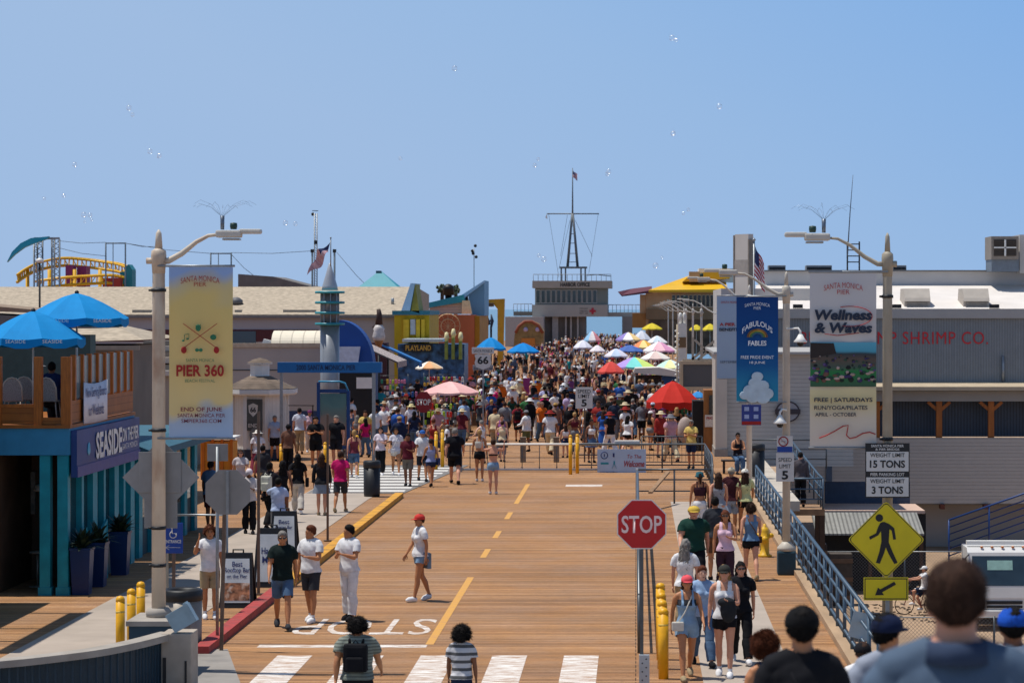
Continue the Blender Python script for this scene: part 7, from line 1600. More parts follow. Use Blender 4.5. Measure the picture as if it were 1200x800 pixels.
mb=MB();mb.add([(GX(760,Y),Y-2,ZZ(340,Y)),(GX(852,Y),Y-2,ZZ(339,Y)),(GX(852,Y),Y+8,ZZ(325,Y+8)),(GX(812,Y),Y+8,ZZ(322,Y+8)),(GX(760,Y),Y-2,ZZ(342.5,Y)),(GX(852,Y),Y-2,ZZ(342.5,Y)),(GX(852,Y),Y+8,ZZ(342.5,Y)),(GX(812,Y),Y+8,ZZ(342.5,Y))],[(0,1,2,3),(7,6,5,4),(0,4,5,1),(1,5,6,2),(2,6,7,3),(3,7,4,0)]);mb.build('roof',M_YR,o)
mb=MB();mb.prism([(GX(800,Y),ZZ(330,Y)),(GX(856,Y),ZZ(326,Y)),(GX(856,Y),ZZ(316.5,Y)),(GX(812,Y),ZZ(320,Y))],Y+2,Y+9);mb.build('upper_roof',M_YR,o)
mb=MB();mb.bx(GX(808,Y),GX(820,Y),Y+1.5,Y+4,ZZ(330,Y),ZZ(318,Y));mb.build('chimney',M_BG,o)
mb=MB();mb.bx(GX(820,Y),GX(880,Y),Y+4,Y+12,ZZ(330,Y),ZZ(314,Y));mb.build('white_cornice',M_WHITE,o)
for k in range(11):
 a=787+5*k;fr=MB();fr.bx(GX(a,Y),GX(a+4.6,Y),Y-.15,Y-.003,ZZ(360,Y),ZZ(345,Y));w_=fr.build('window',mat('brown window frame','#bcae98',.5),o)
 mb=MB();mb.bx(GX(a+.7,Y),GX(a+4,Y),Y-.2,Y-.153,ZZ(359,Y),ZZ(346,Y));mb.build('pane',glass_mat('dark restaurant glass','#26241f'),w_)
mb=MB();mb.bx(GX(757,Y),GX(850,Y),Y-.5,Y-.003,ZZ(374,Y),ZZ(362,Y));mb.build('mid_band',mat('brown band','#7d6448',.75,0,.1,.6),o)
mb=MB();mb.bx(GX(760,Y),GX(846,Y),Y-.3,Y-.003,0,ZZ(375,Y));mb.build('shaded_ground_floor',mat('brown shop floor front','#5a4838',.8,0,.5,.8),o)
mb=MB();mb.bx(GX(741,Y),GX(757,Y)-.01,Y,Y+10,ZZ(384,Y),ZZ(367,Y));mb.build('orange_wing',mat('orange brown wing','#9a6a34',.7,0,.1,.8),o)
mb=MB();mb.bx(GX(750,Y),GX(757,Y)-.01,Y+.1,Y+10,ZZ(367,Y)+.003,ZZ(345,Y));mb.build('end_wall',M_BG,o)
mb=MB();mb.add([(GX(724,Y),Y-3,ZZ(342,Y)),(GX(729,Y),Y-3,ZZ(346,Y)),(GX(764,Y),Y-1.8,ZZ(340,Y)),(GX(764,Y),Y+3,ZZ(335,Y)),(GX(740,Y),Y+3,ZZ(338,Y)),(GX(729,Y),Y-3,ZZ(347.5,Y)),(GX(764,Y),Y-1.8,ZZ(343,Y))],[(0,1,2,3,4),(0,5,6,2,1),(0,4,3,6,5)]);mb.build('maroon_canopy',mat('maroon canopy','#5d2c38',.7),o)
Y=128.;o=empty('screen_board',(GX(819,Y),Y,0),'large beige framed grey screen on a steel truss right of the parasols','screen')
M_BE=mat('beige steel frame','#b3a38c',.6,0,.08,2)
for a in((797,842,423,427),(797,842,453,457.5),(797,800.5,427.1,452.9),(838.5,842,427.1,452.9)):
 mb=MB();mb.bx(GX(a[0],Y),GX(a[1],Y),Y,Y+.5,ZZ(a[3],Y),ZZ(a[2],Y));mb.build('frame',M_BE,o)
mb=MB();mb.bx(GX(800,Y),GX(839,Y),Y+.1,Y+.4,ZZ(453.5,Y),ZZ(426.5,Y));mb.build('display',mat('dull grey display','#55565a',.35,0,.06,.8),o)
for p,q in(((811,421),(842,396)),((818,421),(842,403)),((814,398),(840,422)),((812,421),(812,395)),((800,422),(842,421.5))):
 mb=MB();mb.bar((GX(p[0],Y),Y+.25,ZZ(p[1],Y)),(GX(q[0],Y),Y+.25,ZZ(q[1],Y)),.12);mb.build('truss_bar',mat('pale truss steel','#a59c90',.5,.2),o)
mb=MB();mb.bx(GX(802,Y),GX(810,Y),Y+.6,Y+1.1,0,ZZ(457,Y));mb.build('support',M_BE,o)
o=empty('white_column',(GX(799,130),130.5,0),'white square column with paired rounded tops above the screen frame','column')
mb=MB();mb.bx(GX(795,131),GX(804,131),131,131.4,ZZ(424,131),ZZ(379,131));mb.build('shaft',M_WHITE,o)
mb=MB();mb.bx(GX(795,131),GX(804,131),130.95,130.998,ZZ(407,131),ZZ(395,131));mb.build('brown_band',mat('brown band','#7d6448'),o)
for px in(797.3,802):mb=MB();mb.lathe([(.09,0),(.09,.45),(.05,.55),(0,.57)],(GX(px,131),131.2,ZZ(379,131)),10);mb.build('rounded_top',M_WHITE,o)
mb=MB();mb.bx(GX(797,131)-.05,GX(802,131)+.05,131.05,131.3,0,ZZ(424,131));mb.build('base',M_BE,o)
o=empty('bulb_pole',(GX(793,127),127,0),'thin pole strung with white bulbs at the left of the screen frame','pole')
mb=MB();mb.tube([(GX(793.5,127),127,0),(GX(793.5,127),127,ZZ(380,127))],.04,6);mb.build('shaft',M_BE,o)
for k in range(22):mb=MB();mb.ell((GX(793.5,127)+.07*(-1)**k,126.92,ZZ(455-3.2*k,127)),.055,.055,.055,6,5);mb.build('bulb',M_WHITE,o)
o=empty('white_sign_board',(GX(837,124),124,0),'small white board on the truss left of the pale blue banner','sign');mb=MB();mb.bx(GX(834,127.8),GX(844,127.8),127.8,127.9,ZZ(421,127.8),ZZ(406,127.8));mb.build('sign_plate',M_WHITE,o);mb=MB();mb.bar((GX(839,127.9),127.95,0),(GX(839,127.9),127.95,ZZ(406,127.9)),.08);mb.build('post',M_GALV,o)
Y=104.;o=empty('wooden_booth',(GX(833,Y),Y,0),'narrow orange brown wooden booth with notices right of the red parasol','booth')
mb=MB();mb.bx(GX(825,Y),GX(840.5,Y),Y,Y+2,0,ZZ(457,Y));mb.build('wall',mat('orange brown booth wood','#8a5a2c',.6,0,.25,3,stretch=(1,1,.3)),o)
mb=MB();mb.bx(GX(831,Y),GX(839,Y),Y-.05,Y-.003,ZZ(485,Y),ZZ(463,Y));mb.build('window',M_GLASS,o)
mb=MB();mb.bx(GX(826,Y),GX(840,Y),Y-.08,Y-.053,ZZ(500,Y),ZZ(486,Y));mb.build('notice',mat('white notice','#c9c2bc',.6,0,.2,14),o)
text('PRICES',(GX(833,Y),Y-.09,ZZ(489.5,Y)),.36,.1,M_RP,o,bold=.03)
for k in range(3):text('- - - - -',(GX(833,Y),Y-.09,ZZ(493+2.2*k,Y)),.36,.02,M_BLACK,o)if False else None
mb=MB();mb.bx(GX(812,Y),GX(825,Y),Y+.5,Y+2,0,ZZ(470,Y));mb.build('dark_opening',M_DARK,o)
RB=['#d88a90','#e0b088','#dcd890','#9acca0','#8ab8d8','#ded8d8']
PK=['#dca8a4','#e3b6b0']
parasol(788.5,446,67,112,['#b8281e'],'large red parasol with a pale valance print over the merchandise cart',zbot=474,n=8,scallop=.18)
parasol(528,446.5,70,118,PK,'wide pale pink parasol over the hat stall',zbot=461)
PL=[(503,423,34,150,['#e2b98c','#e8e0d4','#e0a878'],'faded cream and orange parasol nearest the striped awning',432),(533,423.5,26,165,['#c8a8b8','#d4bccb'],'small pale lilac parasol left of the shield sign',432),(575,395,38,190,['#0c80c4'],'wide blue parasol beside the yellow ride arm',410),(613,401.5,40,200,['#0a7cc4'],'bright blue square parasol in the middle of the crowd',413),(694,387.5,22,300,RB,'small rainbow parasol above the far crowd centre',400),(683,398,24,270,['#d8d8e2'],'pale grey white parasol below the small rainbow one',408),(736,389,32,270,['#e8e6e0','#e8c88a','#d8688a','#e0d8d8','#8a7cb8'],'white yellow and pink parasol at the crowd\'s right',399),(752,387,24,280,['#cfd2da'],'plain pale grey parasol behind the pink and white ones',399),(754,398,28,230,['#e8b04a','#e88a5a','#f0d890'],'orange yellow parasol above the blue one',408),(738,404,36,215,['#4a68a8'],'plain medium blue parasol at the right of the crowd',412),(772,400,40,205,['#d898b8','#ece8e8','#e8b8c0'],'pink and white striped parasol at the right',412),(743,418,52,165,['#7ad0c8','#c8e07a','#f0d070','#e09ab8','#a890d0'],'large pastel rainbow parasol over the right stalls',431),(716,423,34,160,['#d05048','#c8443c'],'washed out red parasol left of the big pastel one',437),(785,421,38,160,['#d8e8e0','#b8dcc8','#e8e8a8'],'white and green parasol beside the bulb pole',432),(764,378.5,26,310,['#cdb834'],'yellow parasol before the far restaurant, left one',386),(816,380,18,310,['#cdb834'],'yellow parasol before the far restaurant, middle one',387),(832,379,20,305,['#cdb834'],'yellow parasol before the far restaurant, right one',387),(770,393,26,250,['#e0dcd8','#c8d8e0'],'off white parasol between the yellow and pink white ones',402),(722,408,30,200,['#d8d4e0','#b8c8dc'],'pale blue grey parasol left of the plain blue one',418),(768,411,38,180,['#e4dcd0','#e8e4e0','#d8c0b8'],'cream and white parasol above the white green one',421),(700,404,20,240,['#e0d8dc'],'small whitish parasol in the crowd below the rainbow one',412),(783,404,24,230,['#dccfc4','#e8e4dc'],'sandy white parasol half behind the bulb pole',412),(818,458,22,125,['#2f7fc0'],'blue parasol peeking out behind the red one',466)]
for px,pt,w_,Yp,cols,lab,zb_ in PL:parasol(px,pt,w_,Yp,cols,lab,zbot=zb_,drop=.2)
o=empty('white_canopy_stall',(GX(770,150),150,0),'long white canopied market stall with dark goods behind the red parasol','stall');Y=150.
mb=MB();mb.prism([(GX(742,Y),ZZ(436,Y)),(GX(795,Y),ZZ(441,Y)),(GX(796,Y),ZZ(435,Y)),(GX(772,Y),ZZ(430,Y)),(GX(744,Y),ZZ(431,Y))],Y-1,Y+2);mb.build('canopy',mat('off white canopy','#d4ccc0',.8,0,.05,2),o)
for px in(744,794):mb=MB();mb.tube([(GX(px,Y),Y-.9,0),(GX(px,Y),Y-.9,ZZ(437,Y))],.04,6);mb.build('pole',M_GALV,o)
mb=MB();mb.bx(GX(745,Y),GX(775,Y),Y-.4,Y+1.5,0,ZZ(440,Y));mb.build('goods_wall',mat('mixed dark goods','#2c2622',.8,0,.9,5,dirt=.5,dirtcol='#7a4a4a'),o)
mb=MB();mb.bx(GX(775,Y)+.01,GX(796,Y),Y-.5,Y-.4,ZZ(465,Y),ZZ(440,Y));mb.build('blue_sign',mat('navy stall board','#234a80',.5),o)
def cart(px,foot,w,label,seed,Y=None,tall=1.6,cols=None):
 Y=Y or GY(foot);x=GX(px,Y);rnd=random.Random(seed)
 o=empty('merchandise_cart',(x,Y,0),label,'cart','merchandise carts')
 mb=MB();mb.rbox((x,Y+.3,.4),w,.7,.7,.03);mb.build('cart_body',mat('cart body %d'%(seed%3),['#5b4636','#3d3f46','#6a5c50'][seed%3],.7,0,.3,4),o)
 mb=MB()
 for sx in(-w/2,w/2):mb.tube([(x+sx,Y+.3,.7),(x+sx,Y+.3,tall+.1)],.02,6)
 for z in(1.05,1.4,tall):mb.tube([(x-w/2,Y+.3,z),(x+w/2,Y+.3,z)],.012,6)
 mb.build('rack',M_GALV2,o)
 cols=cols or['#16161a','#b0262c','#c8c4bc','#2a5a9a','#a5c530','#c87a9a','#6a4a30','#d8b040','#2a7a60','#7a3b86']
 for r_ in range(3):
  n=int(w/.16)
  for k in range(n):
   c=rnd.choice(cols);mb=MB();xx=x-w/2+.08+k*.16;zz_=.98+.34*r_;mb.rbox((xx+rnd.uniform(-.02,.02),Y+.2+rnd.uniform(-.06,.06),zz_),rnd.uniform(.09,.15),.1,rnd.uniform(.16,.28),.025);mb.build('merchandise',mat('goods '+c,c,.7,0,.3,9),o)
 for sx in(-1,1):
  mb=MB();vs=MB();vs.tube([(.16*math.cos(a/14*6.2832),0,.16*math.sin(a/14*6.2832))for a in range(15)],.03,5,caps=False)
  mb.add([(x+sx*w*.4+a,Y-.08+b_,.19+c)for a,b_,c in vs.v],vs.f,0,True);mb.build('wheel',M_BLACK,o)
 return o
cart(790,518,1.7,'cart of caps and small goods under the red parasol',1,tall=1.7)
cart(508,522,2.2,'cart with lime and red bags left of the gate under the pink parasol',2,tall=1.5,cols=['#a5c530','#c8281c','#16161a','#1f4a5c','#16161a','#8a8478'])
cart(545,500,2.0,'dark goods cart behind the pink parasol',3,Y=126)
cart(480,500,1.8,'crowded souvenir cart behind the round stop sign',4,Y=124,tall=1.7)
cart(455,470,2.2,'tall souvenir cart before the red awning shop',5,Y=146,tall=2.0)
cart(520,470,2.4,'souvenir cart beneath the cream and orange parasol',6,Y=152,tall=1.9)
cart(770,470,2.0,'souvenir cart under the pastel rainbow parasol',7,Y=158,tall=1.8)
o=empty('stroller',(GX(806,108),108,0),'grey cloth draped pushchair below the red parasol','pushchair');x,Y=GX(803,107),107.
mb=MB();mb.ell((x,Y,.75),.33,.28,.55,14,10);mb.build('draped_cover',mat('pinkish grey cloth','#a5948c',.8,0,.15,5),o)
for sx in(-.26,.26):mb=MB();vs=MB();vs.tube([(0,.13*math.cos(a/12*6.2832),.13*math.sin(a/12*6.2832))for a in range(13)],.025,5,caps=False);mb.add([(x+sx+a,Y+b_,.15+c)for a,b_,c in vs.v],vs.f,0,True);mb.build('wheel',M_BLACK,o)
o=empty('display_box',(GX(614,138),138,0),'magenta and yellow display box standing in the crowd','display');Y=150.
mb=MB();mb.bx(GX(613,Y),GX(621,Y),Y,Y+.3,.55,1.75);mb.build('magenta_panel',mat('magenta panel','#8e2a6c',.6),o);mb=MB();mb.bx(GX(610.5,Y),GX(612.9,Y),Y,Y+.3,.55,1.75);mb.build('yellow_panel',mat('goods yellow','#c89a28',.6),o);mb=MB();mb.lathe([(.17,0),(.2,.5)],(GX(614,Y),Y-.2,0),12);mb.build('base_drum',mat('grey drum','#5a6064',.6),o)
Y=112.;s=empty('route_sign',(GX(566,Y),Y,0),'white route shield sign with black 66 rising above the crowd','sign')
plate(553,579,407,414.5,Y,M_WS,'upper_strip',.02,s);mb=MB()
sh=[(566,433),(558,430),(556,425),(557.5,420),(556,416),(560,414.6),(566,415.4),(572,414.6),(576,416),(574.5,420),(576,425),(574,430)]
mb.prism([(GX(a,Y),ZZ(b_,Y))for a,b_ in sh],Y-.0,Y+.02);mb.build('shield',M_WS,s);plate(554,578,427.5,433.5,Y+.022,mat('grey plate','#8d8d92',.5),'lower_strip',.02,s)
text('SANTA MONICA',(GX(566,Y),Y-.005,ZZ(411,Y)),.82,.13,M_NV,s);text('66',(GX(566,Y),Y-.005,ZZ(422,Y)),.48,.34,M_BLACK,s,bold=.03);text('End of the Trail',(GX(566,Y),Y+.017,ZZ(431.5,Y)),.8,.11,M_NV,s)
mb=MB();mb.bar((GX(566,Y),Y+.06,0),(GX(566,Y),Y+.06,ZZ(410,Y)),.06);mb.build('post',M_GALV,s)
Y=104.;s=empty('stop_sign',(GX(496.5,Y),Y,0),'dark red STOP sign standing in the crowd on the left','sign');cx,cz=GX(496.5,Y),ZZ(471,Y)
mb=MB();mb.prism([(cx+.36*math.cos(R(22.5+45*k)),cz+.46*math.sin(R(22.5+45*k)))for k in range(8)],Y,Y+.01);mb.build('sign_plate',mat('stop sign dull red','#7e1820',.5),s)
text('STOP',(cx,Y-.006,cz),.56,.25,M_WS,s,bold=.03);mb=MB();mb.bar((cx,Y+.04,0),(cx,Y+.04,cz+.2),.05);mb.build('post',M_GALV,s)
Y=97.;s=empty('speed_limit_sign',(GX(684,Y),Y,0),'white SPEED LIMIT 5 sign in front of the crowd centre','sign')
plate(674.5,694.5,453.5,478.5,Y,M_WS,'sign_plate',.01,s)
text('SPEED',(GX(684.5,Y),Y-.006,ZZ(458.5,Y)),.5,.14,M_BLACK,s,bold=.01);text('LIMIT',(GX(684.5,Y),Y-.006,ZZ(464,Y)),.44,.14,M_BLACK,s,bold=.01);text('5',(GX(684.5,Y),Y-.006,ZZ(472,Y)),.2,.27,M_BLACK,s,bold=.03)
mb=MB();mb.bar((GX(685,Y),Y+.04,0),(GX(685,Y),Y+.04,ZZ(455,Y)),.055);mb.build('post',M_BROWN,s)
Y=260.;M_CY=mat('roller coaster yellow','#d8a414',.5,0,.08,1);o=empty('roller_coaster',(GX(90,Y),Y,0),'yellow roller coaster track curving above the tan roof','ride')
def px3(pts,Y):return[(GX(a,Y+c),Y+c,ZZ(b_,Y+c))for a,b_,c in pts]
tr1=px3([(20,322,0),(30,315,2),(45,308,4),(70,303,6),(95,304,8),(120,307,8),(142,311,6),(152,318,4),(148,326,0),(130,323,-2),(100,324,-3),(70,326,-4),(40,330,-4)],Y)
n=len(tr1);sm_=dens([tuple(p)for p in tr1],1)if False else tr1
def smooth3(pts,k=5):
 out=[]
 for i in range(len(pts)-1):
  p0=Vector(pts[max(i-1,0)]);p1=Vector(pts[i]);p2=Vector(pts[i+1]);p3=Vector(pts[min(i+2,len(pts)-1)])
  for j in range(k):t=j/k;out.append(.5*((2*p1)+(-p0+p2)*t+(2*p0-5*p1+4*p2-p3)*t*t+(-p0+3*p1-3*p2+p3)*t**3))
 return out+[Vector(pts[-1])]
S_=smooth3(tr1);
for dz,r_,nm in((0,.12,'running_rail'),(-.75,.16,'spine_rail')):mb=MB();mb.tube([p+Vector((0,0,dz))for p in S_],r_,6);mb.build(nm,M_CY,o)
mb=MB();mb.tube([p+Vector((0,1.1,.1))for p in S_],.12,6);mb.build('running_rail',M_CY,o)
mb=MB()
for i in range(0,len(S_)-1):mb.bar(S_[i],S_[i]+Vector((0,1.1,.1)),.12);mb.bar(S_[i]+Vector((0,.5,0)),S_[i]+Vector((0,.3,-.75)),.12)
for i in range(0,len(S_)-1,2):mb.bar(S_[i],S_[i+1]+Vector((0,0,-.75)),.08)
mb.build('track_ties',M_CY,o)
mb=MB();mb.bx(GX(69,Y),GX(77,Y),Y+3,Y+5,2,ZZ(310,Y));mb.bx(GX(80,Y),GX(91,Y),Y+4,Y+6,5,ZZ(311,Y));mb.build('magenta_panels',mat('magenta ride panel','#8a2c62',.6),o)
mb=MB();mb.bx(GX(136,Y),GX(147,Y),Y+2,Y+3,4,ZZ(318,Y));mb.prism([(GX(148,Y),0),(GX(157,Y),0),(GX(157,Y),ZZ(316,Y)),(GX(153,Y),ZZ(310,Y)),(GX(148,Y),ZZ(313,Y))],Y-1,Y+1);mb.build('teal_panels',mat('teal ride panel','#1f7f88',.6),o)
mb=MB();mb.bx(GX(125,Y),GX(146,Y),Y-2,Y-1,4,ZZ(326,Y));mb.build('red_station',mat('red ride panel','#a03428',.6),o)
for px in(24,50,80,110,140):mb=MB();mb.tube([(GX(px,Y),Y+3,0),(GX(px,Y),Y+3,ZZ(315,Y))],.2,6);mb.build('support_column',M_CY,o)
Y=240.;o=empty('thrill_ride_tower',(GX(52,Y),Y,0),'steel lattice ride tower with a long teal fin arm at the upper left','ride')
mb=MB();mb.prism([(GX(8,Y),ZZ(307,Y)),(GX(14,Y),ZZ(295,Y)),(GX(24,Y),ZZ(285,Y)),(GX(36,Y),ZZ(279,Y)),(GX(57,Y),ZZ(277,Y)),(GX(55,Y),ZZ(280,Y)),(GX(40,Y),ZZ(285,Y)),(GX(28,Y),ZZ(290,Y)),(GX(17,Y),ZZ(298,Y))],Y,Y+.6);mb.build('fin_arm',mat('bright teal fin','#1496b4',.4,0,.05,1),o)
for px in(37,41,47,58,61,67):
 mb=MB();mb.tube([(GX(px,Y),Y+1,0),(GX(px,Y),Y+1,ZZ(280,Y))],.09,6);mb.build('lattice_post',M_GALV,o)
mb=MB()
for k in range(8):
 z1_,z2_=ZZ(282+6*k,Y),ZZ(288+6*k,Y)
 for a,b_ in((37,47),(58,67)):mb.bar((GX(a,Y),Y+1,z1_),(GX(b_,Y),Y+1,z2_),.06);mb.bar((GX(b_,Y),Y+1,z1_),(GX(a,Y),Y+1,z2_),.06)
mb.bar((GX(37,Y),Y+1,ZZ(279,Y)),(GX(67,Y),Y+1,ZZ(279,Y)),.2);mb.build('lattice_bracing',M_GALV,o)
Y=150.;o=empty('lamp_pole',(GX(46.5,Y),Y,0),'thin black lamp pole before the lattice ride tower','lamp');mb=MB();mb.tube([(GX(46.5,Y),Y,0),(GX(46.5,Y),Y,ZZ(308,Y))],.06,6);mb.build('pole',M_BLACK,o);mb=MB();mb.lathe([(.05,0),(.25,.05),(.22,.2),(.05,.28),(0,.3)],(GX(46.5,Y),Y,ZZ(308,Y)),12);mb.build('lamp_head',M_WHITE,o)
for k,(px0,px1,pt,Yk,lab)in enumerate(((124,147,284,230,'pair of dark cable poles with a crossbar right of the roller coaster'),(247,271,296,230,'pair of cable poles with a crossbar above the festival banner'))):
 o=empty('cable_frame',(GX(px0,Yk),Yk,0),lab,'frame','cable frames on the skyline')
 for px in(px0,(px0+px1)/2-3,px1):mb=MB();mb.tube([(GX(px,Yk),Yk,0),(GX(px,Yk),Yk,ZZ(pt,Yk))],.07 if px!=(px0+px1)/2-3 else .04,6);mb.build('pole',mat('slate pole','#4d5a66',.6),o)
 mb=MB();mb.tube([(GX(px0,Yk),Yk,ZZ(pt+1,Yk)),(GX(px1,Yk),Yk,ZZ(pt+1,Yk))],.06,5);mb.build('crossbar',mat('slate pole','#4d5a66'),o)
mb=MB()
for a,b_ in(((67,282),(124,284)),((147,285),(247,297)),((147,285),(186,289)),((271,296),(366,294)),((271,298),(300,325)),((395,296),(440,345)),((67,290),(124,300))):
 p=Vector((GX(a[0],230),230,ZZ(a[1],230)));q=Vector((GX(b_[0],230),230,ZZ(b_[1],230)));mb.tube([p,(p+q)/2+Vector((0,0,-.15)),q],.022,4)
o=empty('overhead_cables',(GX(186,230),230,6),'thin overhead cables strung between the skyline poles','cables');mb.build('cable',mat('slate pole','#4d5a66'),o)
Y=200.;o=empty('radio_mast',(GX(370,Y),Y,0),'slim triangular lattice radio mast behind the flag','mast')
for px in(368.5,371.5):mb=MB();mb.tube([(GX(px,Y),Y,0),(GX(px,Y),Y,ZZ(250,Y))],.05,5);mb.build('mast_leg',M_GALV,o)
mb=MB()
for k in range(28):mb.bar((GX(368.5,Y),Y,ZZ(250+3*k,Y)),(GX(371.5,Y),Y,ZZ(253+3*k,Y)),.035)
mb.build('mast_lacing',M_GALV,o);mb=MB();mb.rbox((GX(370,Y),Y,ZZ(284,Y)),.25,.2,.3,.03);mb.bar((GX(366,Y),Y,ZZ(247,Y)),(GX(373,Y),Y,ZZ(247,Y)),.05);mb.ell((GX(366.5,Y),Y,ZZ(251,Y)),.12,.12,.14,8,6);mb.build('aerials',M_BLACK,o)
for px in(366,392):
 o=empty('wooden_pole',(GX(px,190),190,0),'plain grey pole left of the spire' if px==366 else 'plain grey pole right of the flag','pole');mb=MB();mb.tube([(GX(px,190),190,0),(GX(px,190),190,ZZ(293,190))],.08,6);mb.build('shaft',mat('slate pole','#4d5a66'),o);mb=MB();mb.rbox((GX(px,190),190,ZZ(294,190)),.25,.2,.25,.02);mb.build('cap_box',M_BLACK,o)
Y=110.;f2=empty('flag',(GX(388,Y),Y,ZZ(280,Y)),'windblown stars and stripes flag on the spire pole','flag')
mb=MB();mb.tube([(GX(387.6,Y),Y,ZZ(312,Y)),(GX(387.6,Y),Y,ZZ(279,Y))],.025,6);mb.lathe([(0,-.04),(.05,0),(0,.04)],(GX(387.6,Y),Y,ZZ(278.5,Y)),8);mb.build('flag_pole',M_GALV,f2)
n,m=13,18;mb=MB()
for j in range(n+1):
 for i in range(m+1):
  u,v=i/m,j/n;px=387-25*u-3*math.sin(u*5+v*2);py=284+11*v+32*u**1.1*(1-.1*v)+2.5*math.sin(u*9+v*3);py2=py-8*u*(1-v)
  mb.v.append((GX(px,Y),Y+.14*math.sin(u*10+v*2),ZZ(py2,Y)))
for j in range(n):
 for i in range(m):a=j*(m+1)+i;mb.f.append((a,a+1,a+m+2,a+m+1));mb.m.append(2 if(j<7 and i<m*.4)else(j%2));mb.s.append(True)
mb.build('flag_cloth',[mat('flag red','#a32230'),mat('flag white','#cdc8cc'),mat('flag navy','#26305a')],f2)
Y=215.;o=empty('teal_pyramid_roof',(GX(443,Y),Y,0),'teal pyramid roofed pavilion behind the tan roof','building')
cx_,w_=GX(443,Y),GX(467,Y)-GX(443,Y);mb=MB();mb.lathe([(w_*1.414,ZZ(337,Y)),(.1,ZZ(317,Y)),(0,ZZ(317,Y))],(cx_,Y+w_,0),4,smooth=False,ph=R(45));mb.build('roof',mat('teal metal roof','#2a8f9c'),o)
mb=MB();mb.bar((cx_-.1,Y+w_-.3,ZZ(337,Y)),(cx_-.1,Y+w_-.2,ZZ(317,Y)),.45,.2);mb.build('ridge_pipe',mat('dark teal ridge','#2f5c66',.6),o)
mb=MB();mb.bx(cx_-w_*.9,cx_+w_*.9,Y+.3,Y+2*w_-.3,0,ZZ(337,Y));mb.build('wall',mat('hall wall grey','#8d8a88',.8),o)
o=empty('dark_hip_roof',(GX(330,Y),Y,0),'low brown grey hipped roof showing over the tan roof near the flag','building')
mb=MB();mb.prism([(GX(279,Y),0),(GX(279,Y),ZZ(321,Y)),(GX(320,Y),ZZ(324,Y)),(GX(366,Y),ZZ(336,Y)),(GX(366,Y),0)],Y,Y+8);mb.build('roof',mat('brown grey shingles','#6f6a66',.9,0,.15,1),o)
def tree(px,pt,w_px,Y,label,seed,trunk=1):
 rnd=random.Random(seed);x=GX(px,Y);z1_=ZZ(pt,Y);R_=w_px*Y/F/2;o=empty('tree',(x,Y,0),label,'tree')
 mb=MB();mb.tube([(x,Y,0),(x+.1,Y,z1_-R_*.9),(x,Y,z1_-R_*.3)],[.25,.16,.06],8)
 for k in range(6):a=rnd.uniform(0,6.28);mb.tube([(x,Y,z1_-R_*1.1),(x+R_*.7*math.cos(a),Y+R_*.7*math.sin(a),z1_-R_*rnd.uniform(.2,.9))],[.08,.02],5)
 mb.build('trunk',mat('tree bark','#4a3c30',.9,0,.3,6),o)
 mb=MB()
 for c in range(12):
  th=rnd.uniform(0,6.28);rr=R_*rnd.uniform(.1,.9);cz_=z1_-R_*rnd.uniform(.1,1.3);cc=Vector((x+rr*math.cos(th),Y+rr*math.sin(th),cz_))
  for k in range(60):
   d=Vector((rnd.gauss(0,1),rnd.gauss(0,1),rnd.gauss(0,.8)))*R_*.16;p=cc+d;a=Vector((rnd.gauss(0,1),rnd.gauss(0,1),rnd.gauss(0,1))).normalized()*.12;b_=a.cross(Vector((rnd.gauss(0,1),rnd.gauss(0,1),1))).normalized()*.08
   mb.add([p-a,p+b_,p+a,p-b_],[(0,1,2,3)])
 mb.build('crown',mat('dusty green leaves','#66745c',.8,0,.5,3),o)
tree(517,334,12,235,'dusty green tree left of the dark ride crown on the skyline',1);tree(533,335,13,238,'dusty green tree right of the dark ride crown on the skyline',2)
o=empty('ride_crown',(GX(525,230),230,0),'dark round crowned ride top between the two skyline trees','ride');x,Y=GX(525.5,230),230.
mb=MB();mb.lathe([(.5,ZZ(346,Y)),(.5,ZZ(339,Y)),(.55,ZZ(338,Y)),(.45,ZZ(335,Y)),(.2,ZZ(333,Y)),(0,ZZ(332.5,Y))],(x,Y,0),14);mb.build('dark_crown',M_BLACK,o);mb=MB();mb.tube([(x,Y,0),(x,Y,ZZ(346,Y))],.3,8);mb.build('column',M_BLACK,o)
Y=230.;o=empty('yellow_ride_arm',(GX(585,Y),Y,0),'tall yellow angular ride arm before the sea','ride')
mb=MB();mb.prism([(GX(583,Y),0),(GX(589,Y),0),(GX(591,Y),ZZ(350,Y)),(GX(567,Y),ZZ(351,Y)),(GX(568,Y),ZZ(357,Y)),(GX(578,Y),ZZ(356,Y)),(GX(583,Y),ZZ(362,Y))],Y,Y+1.2);mb.build('arm',mat('ride arm yellow','#c8961e',.5,0,.2,1),o)
mb=MB();mb.rbox((GX(573,Y),Y-.2,ZZ(357,Y)),.9,.5,.35,.05);mb.build('drive_gear',mat('brown machinery','#5a4630',.6),o)
for px,lab in((570.5,'thin dark figure sculpture left of the yellow ride arm'),(575.5,'second thin dark figure sculpture beside the yellow ride arm')):
 Y=215.;o=empty('sculpture',(GX(px,Y),Y,0),lab,'sculpture','thin dark sculptures');mb=MB();x=GX(px,Y);mb.tube([(x,Y,0),(x,Y,ZZ(384,Y)),(x+.1,Y,ZZ(376,Y)),(x,Y,ZZ(368,Y))],[.07,.1,.16,.05],6);mb.tube([(x,Y,ZZ(375,Y)),(x-.5,Y,ZZ(381,Y))],[.1,.05],5);mb.ell((x-.3,Y,ZZ(379,Y)),.25,.12,.15,8,6);mb.build('figure',mat('dark blue bronze','#2a3448',.5),o)
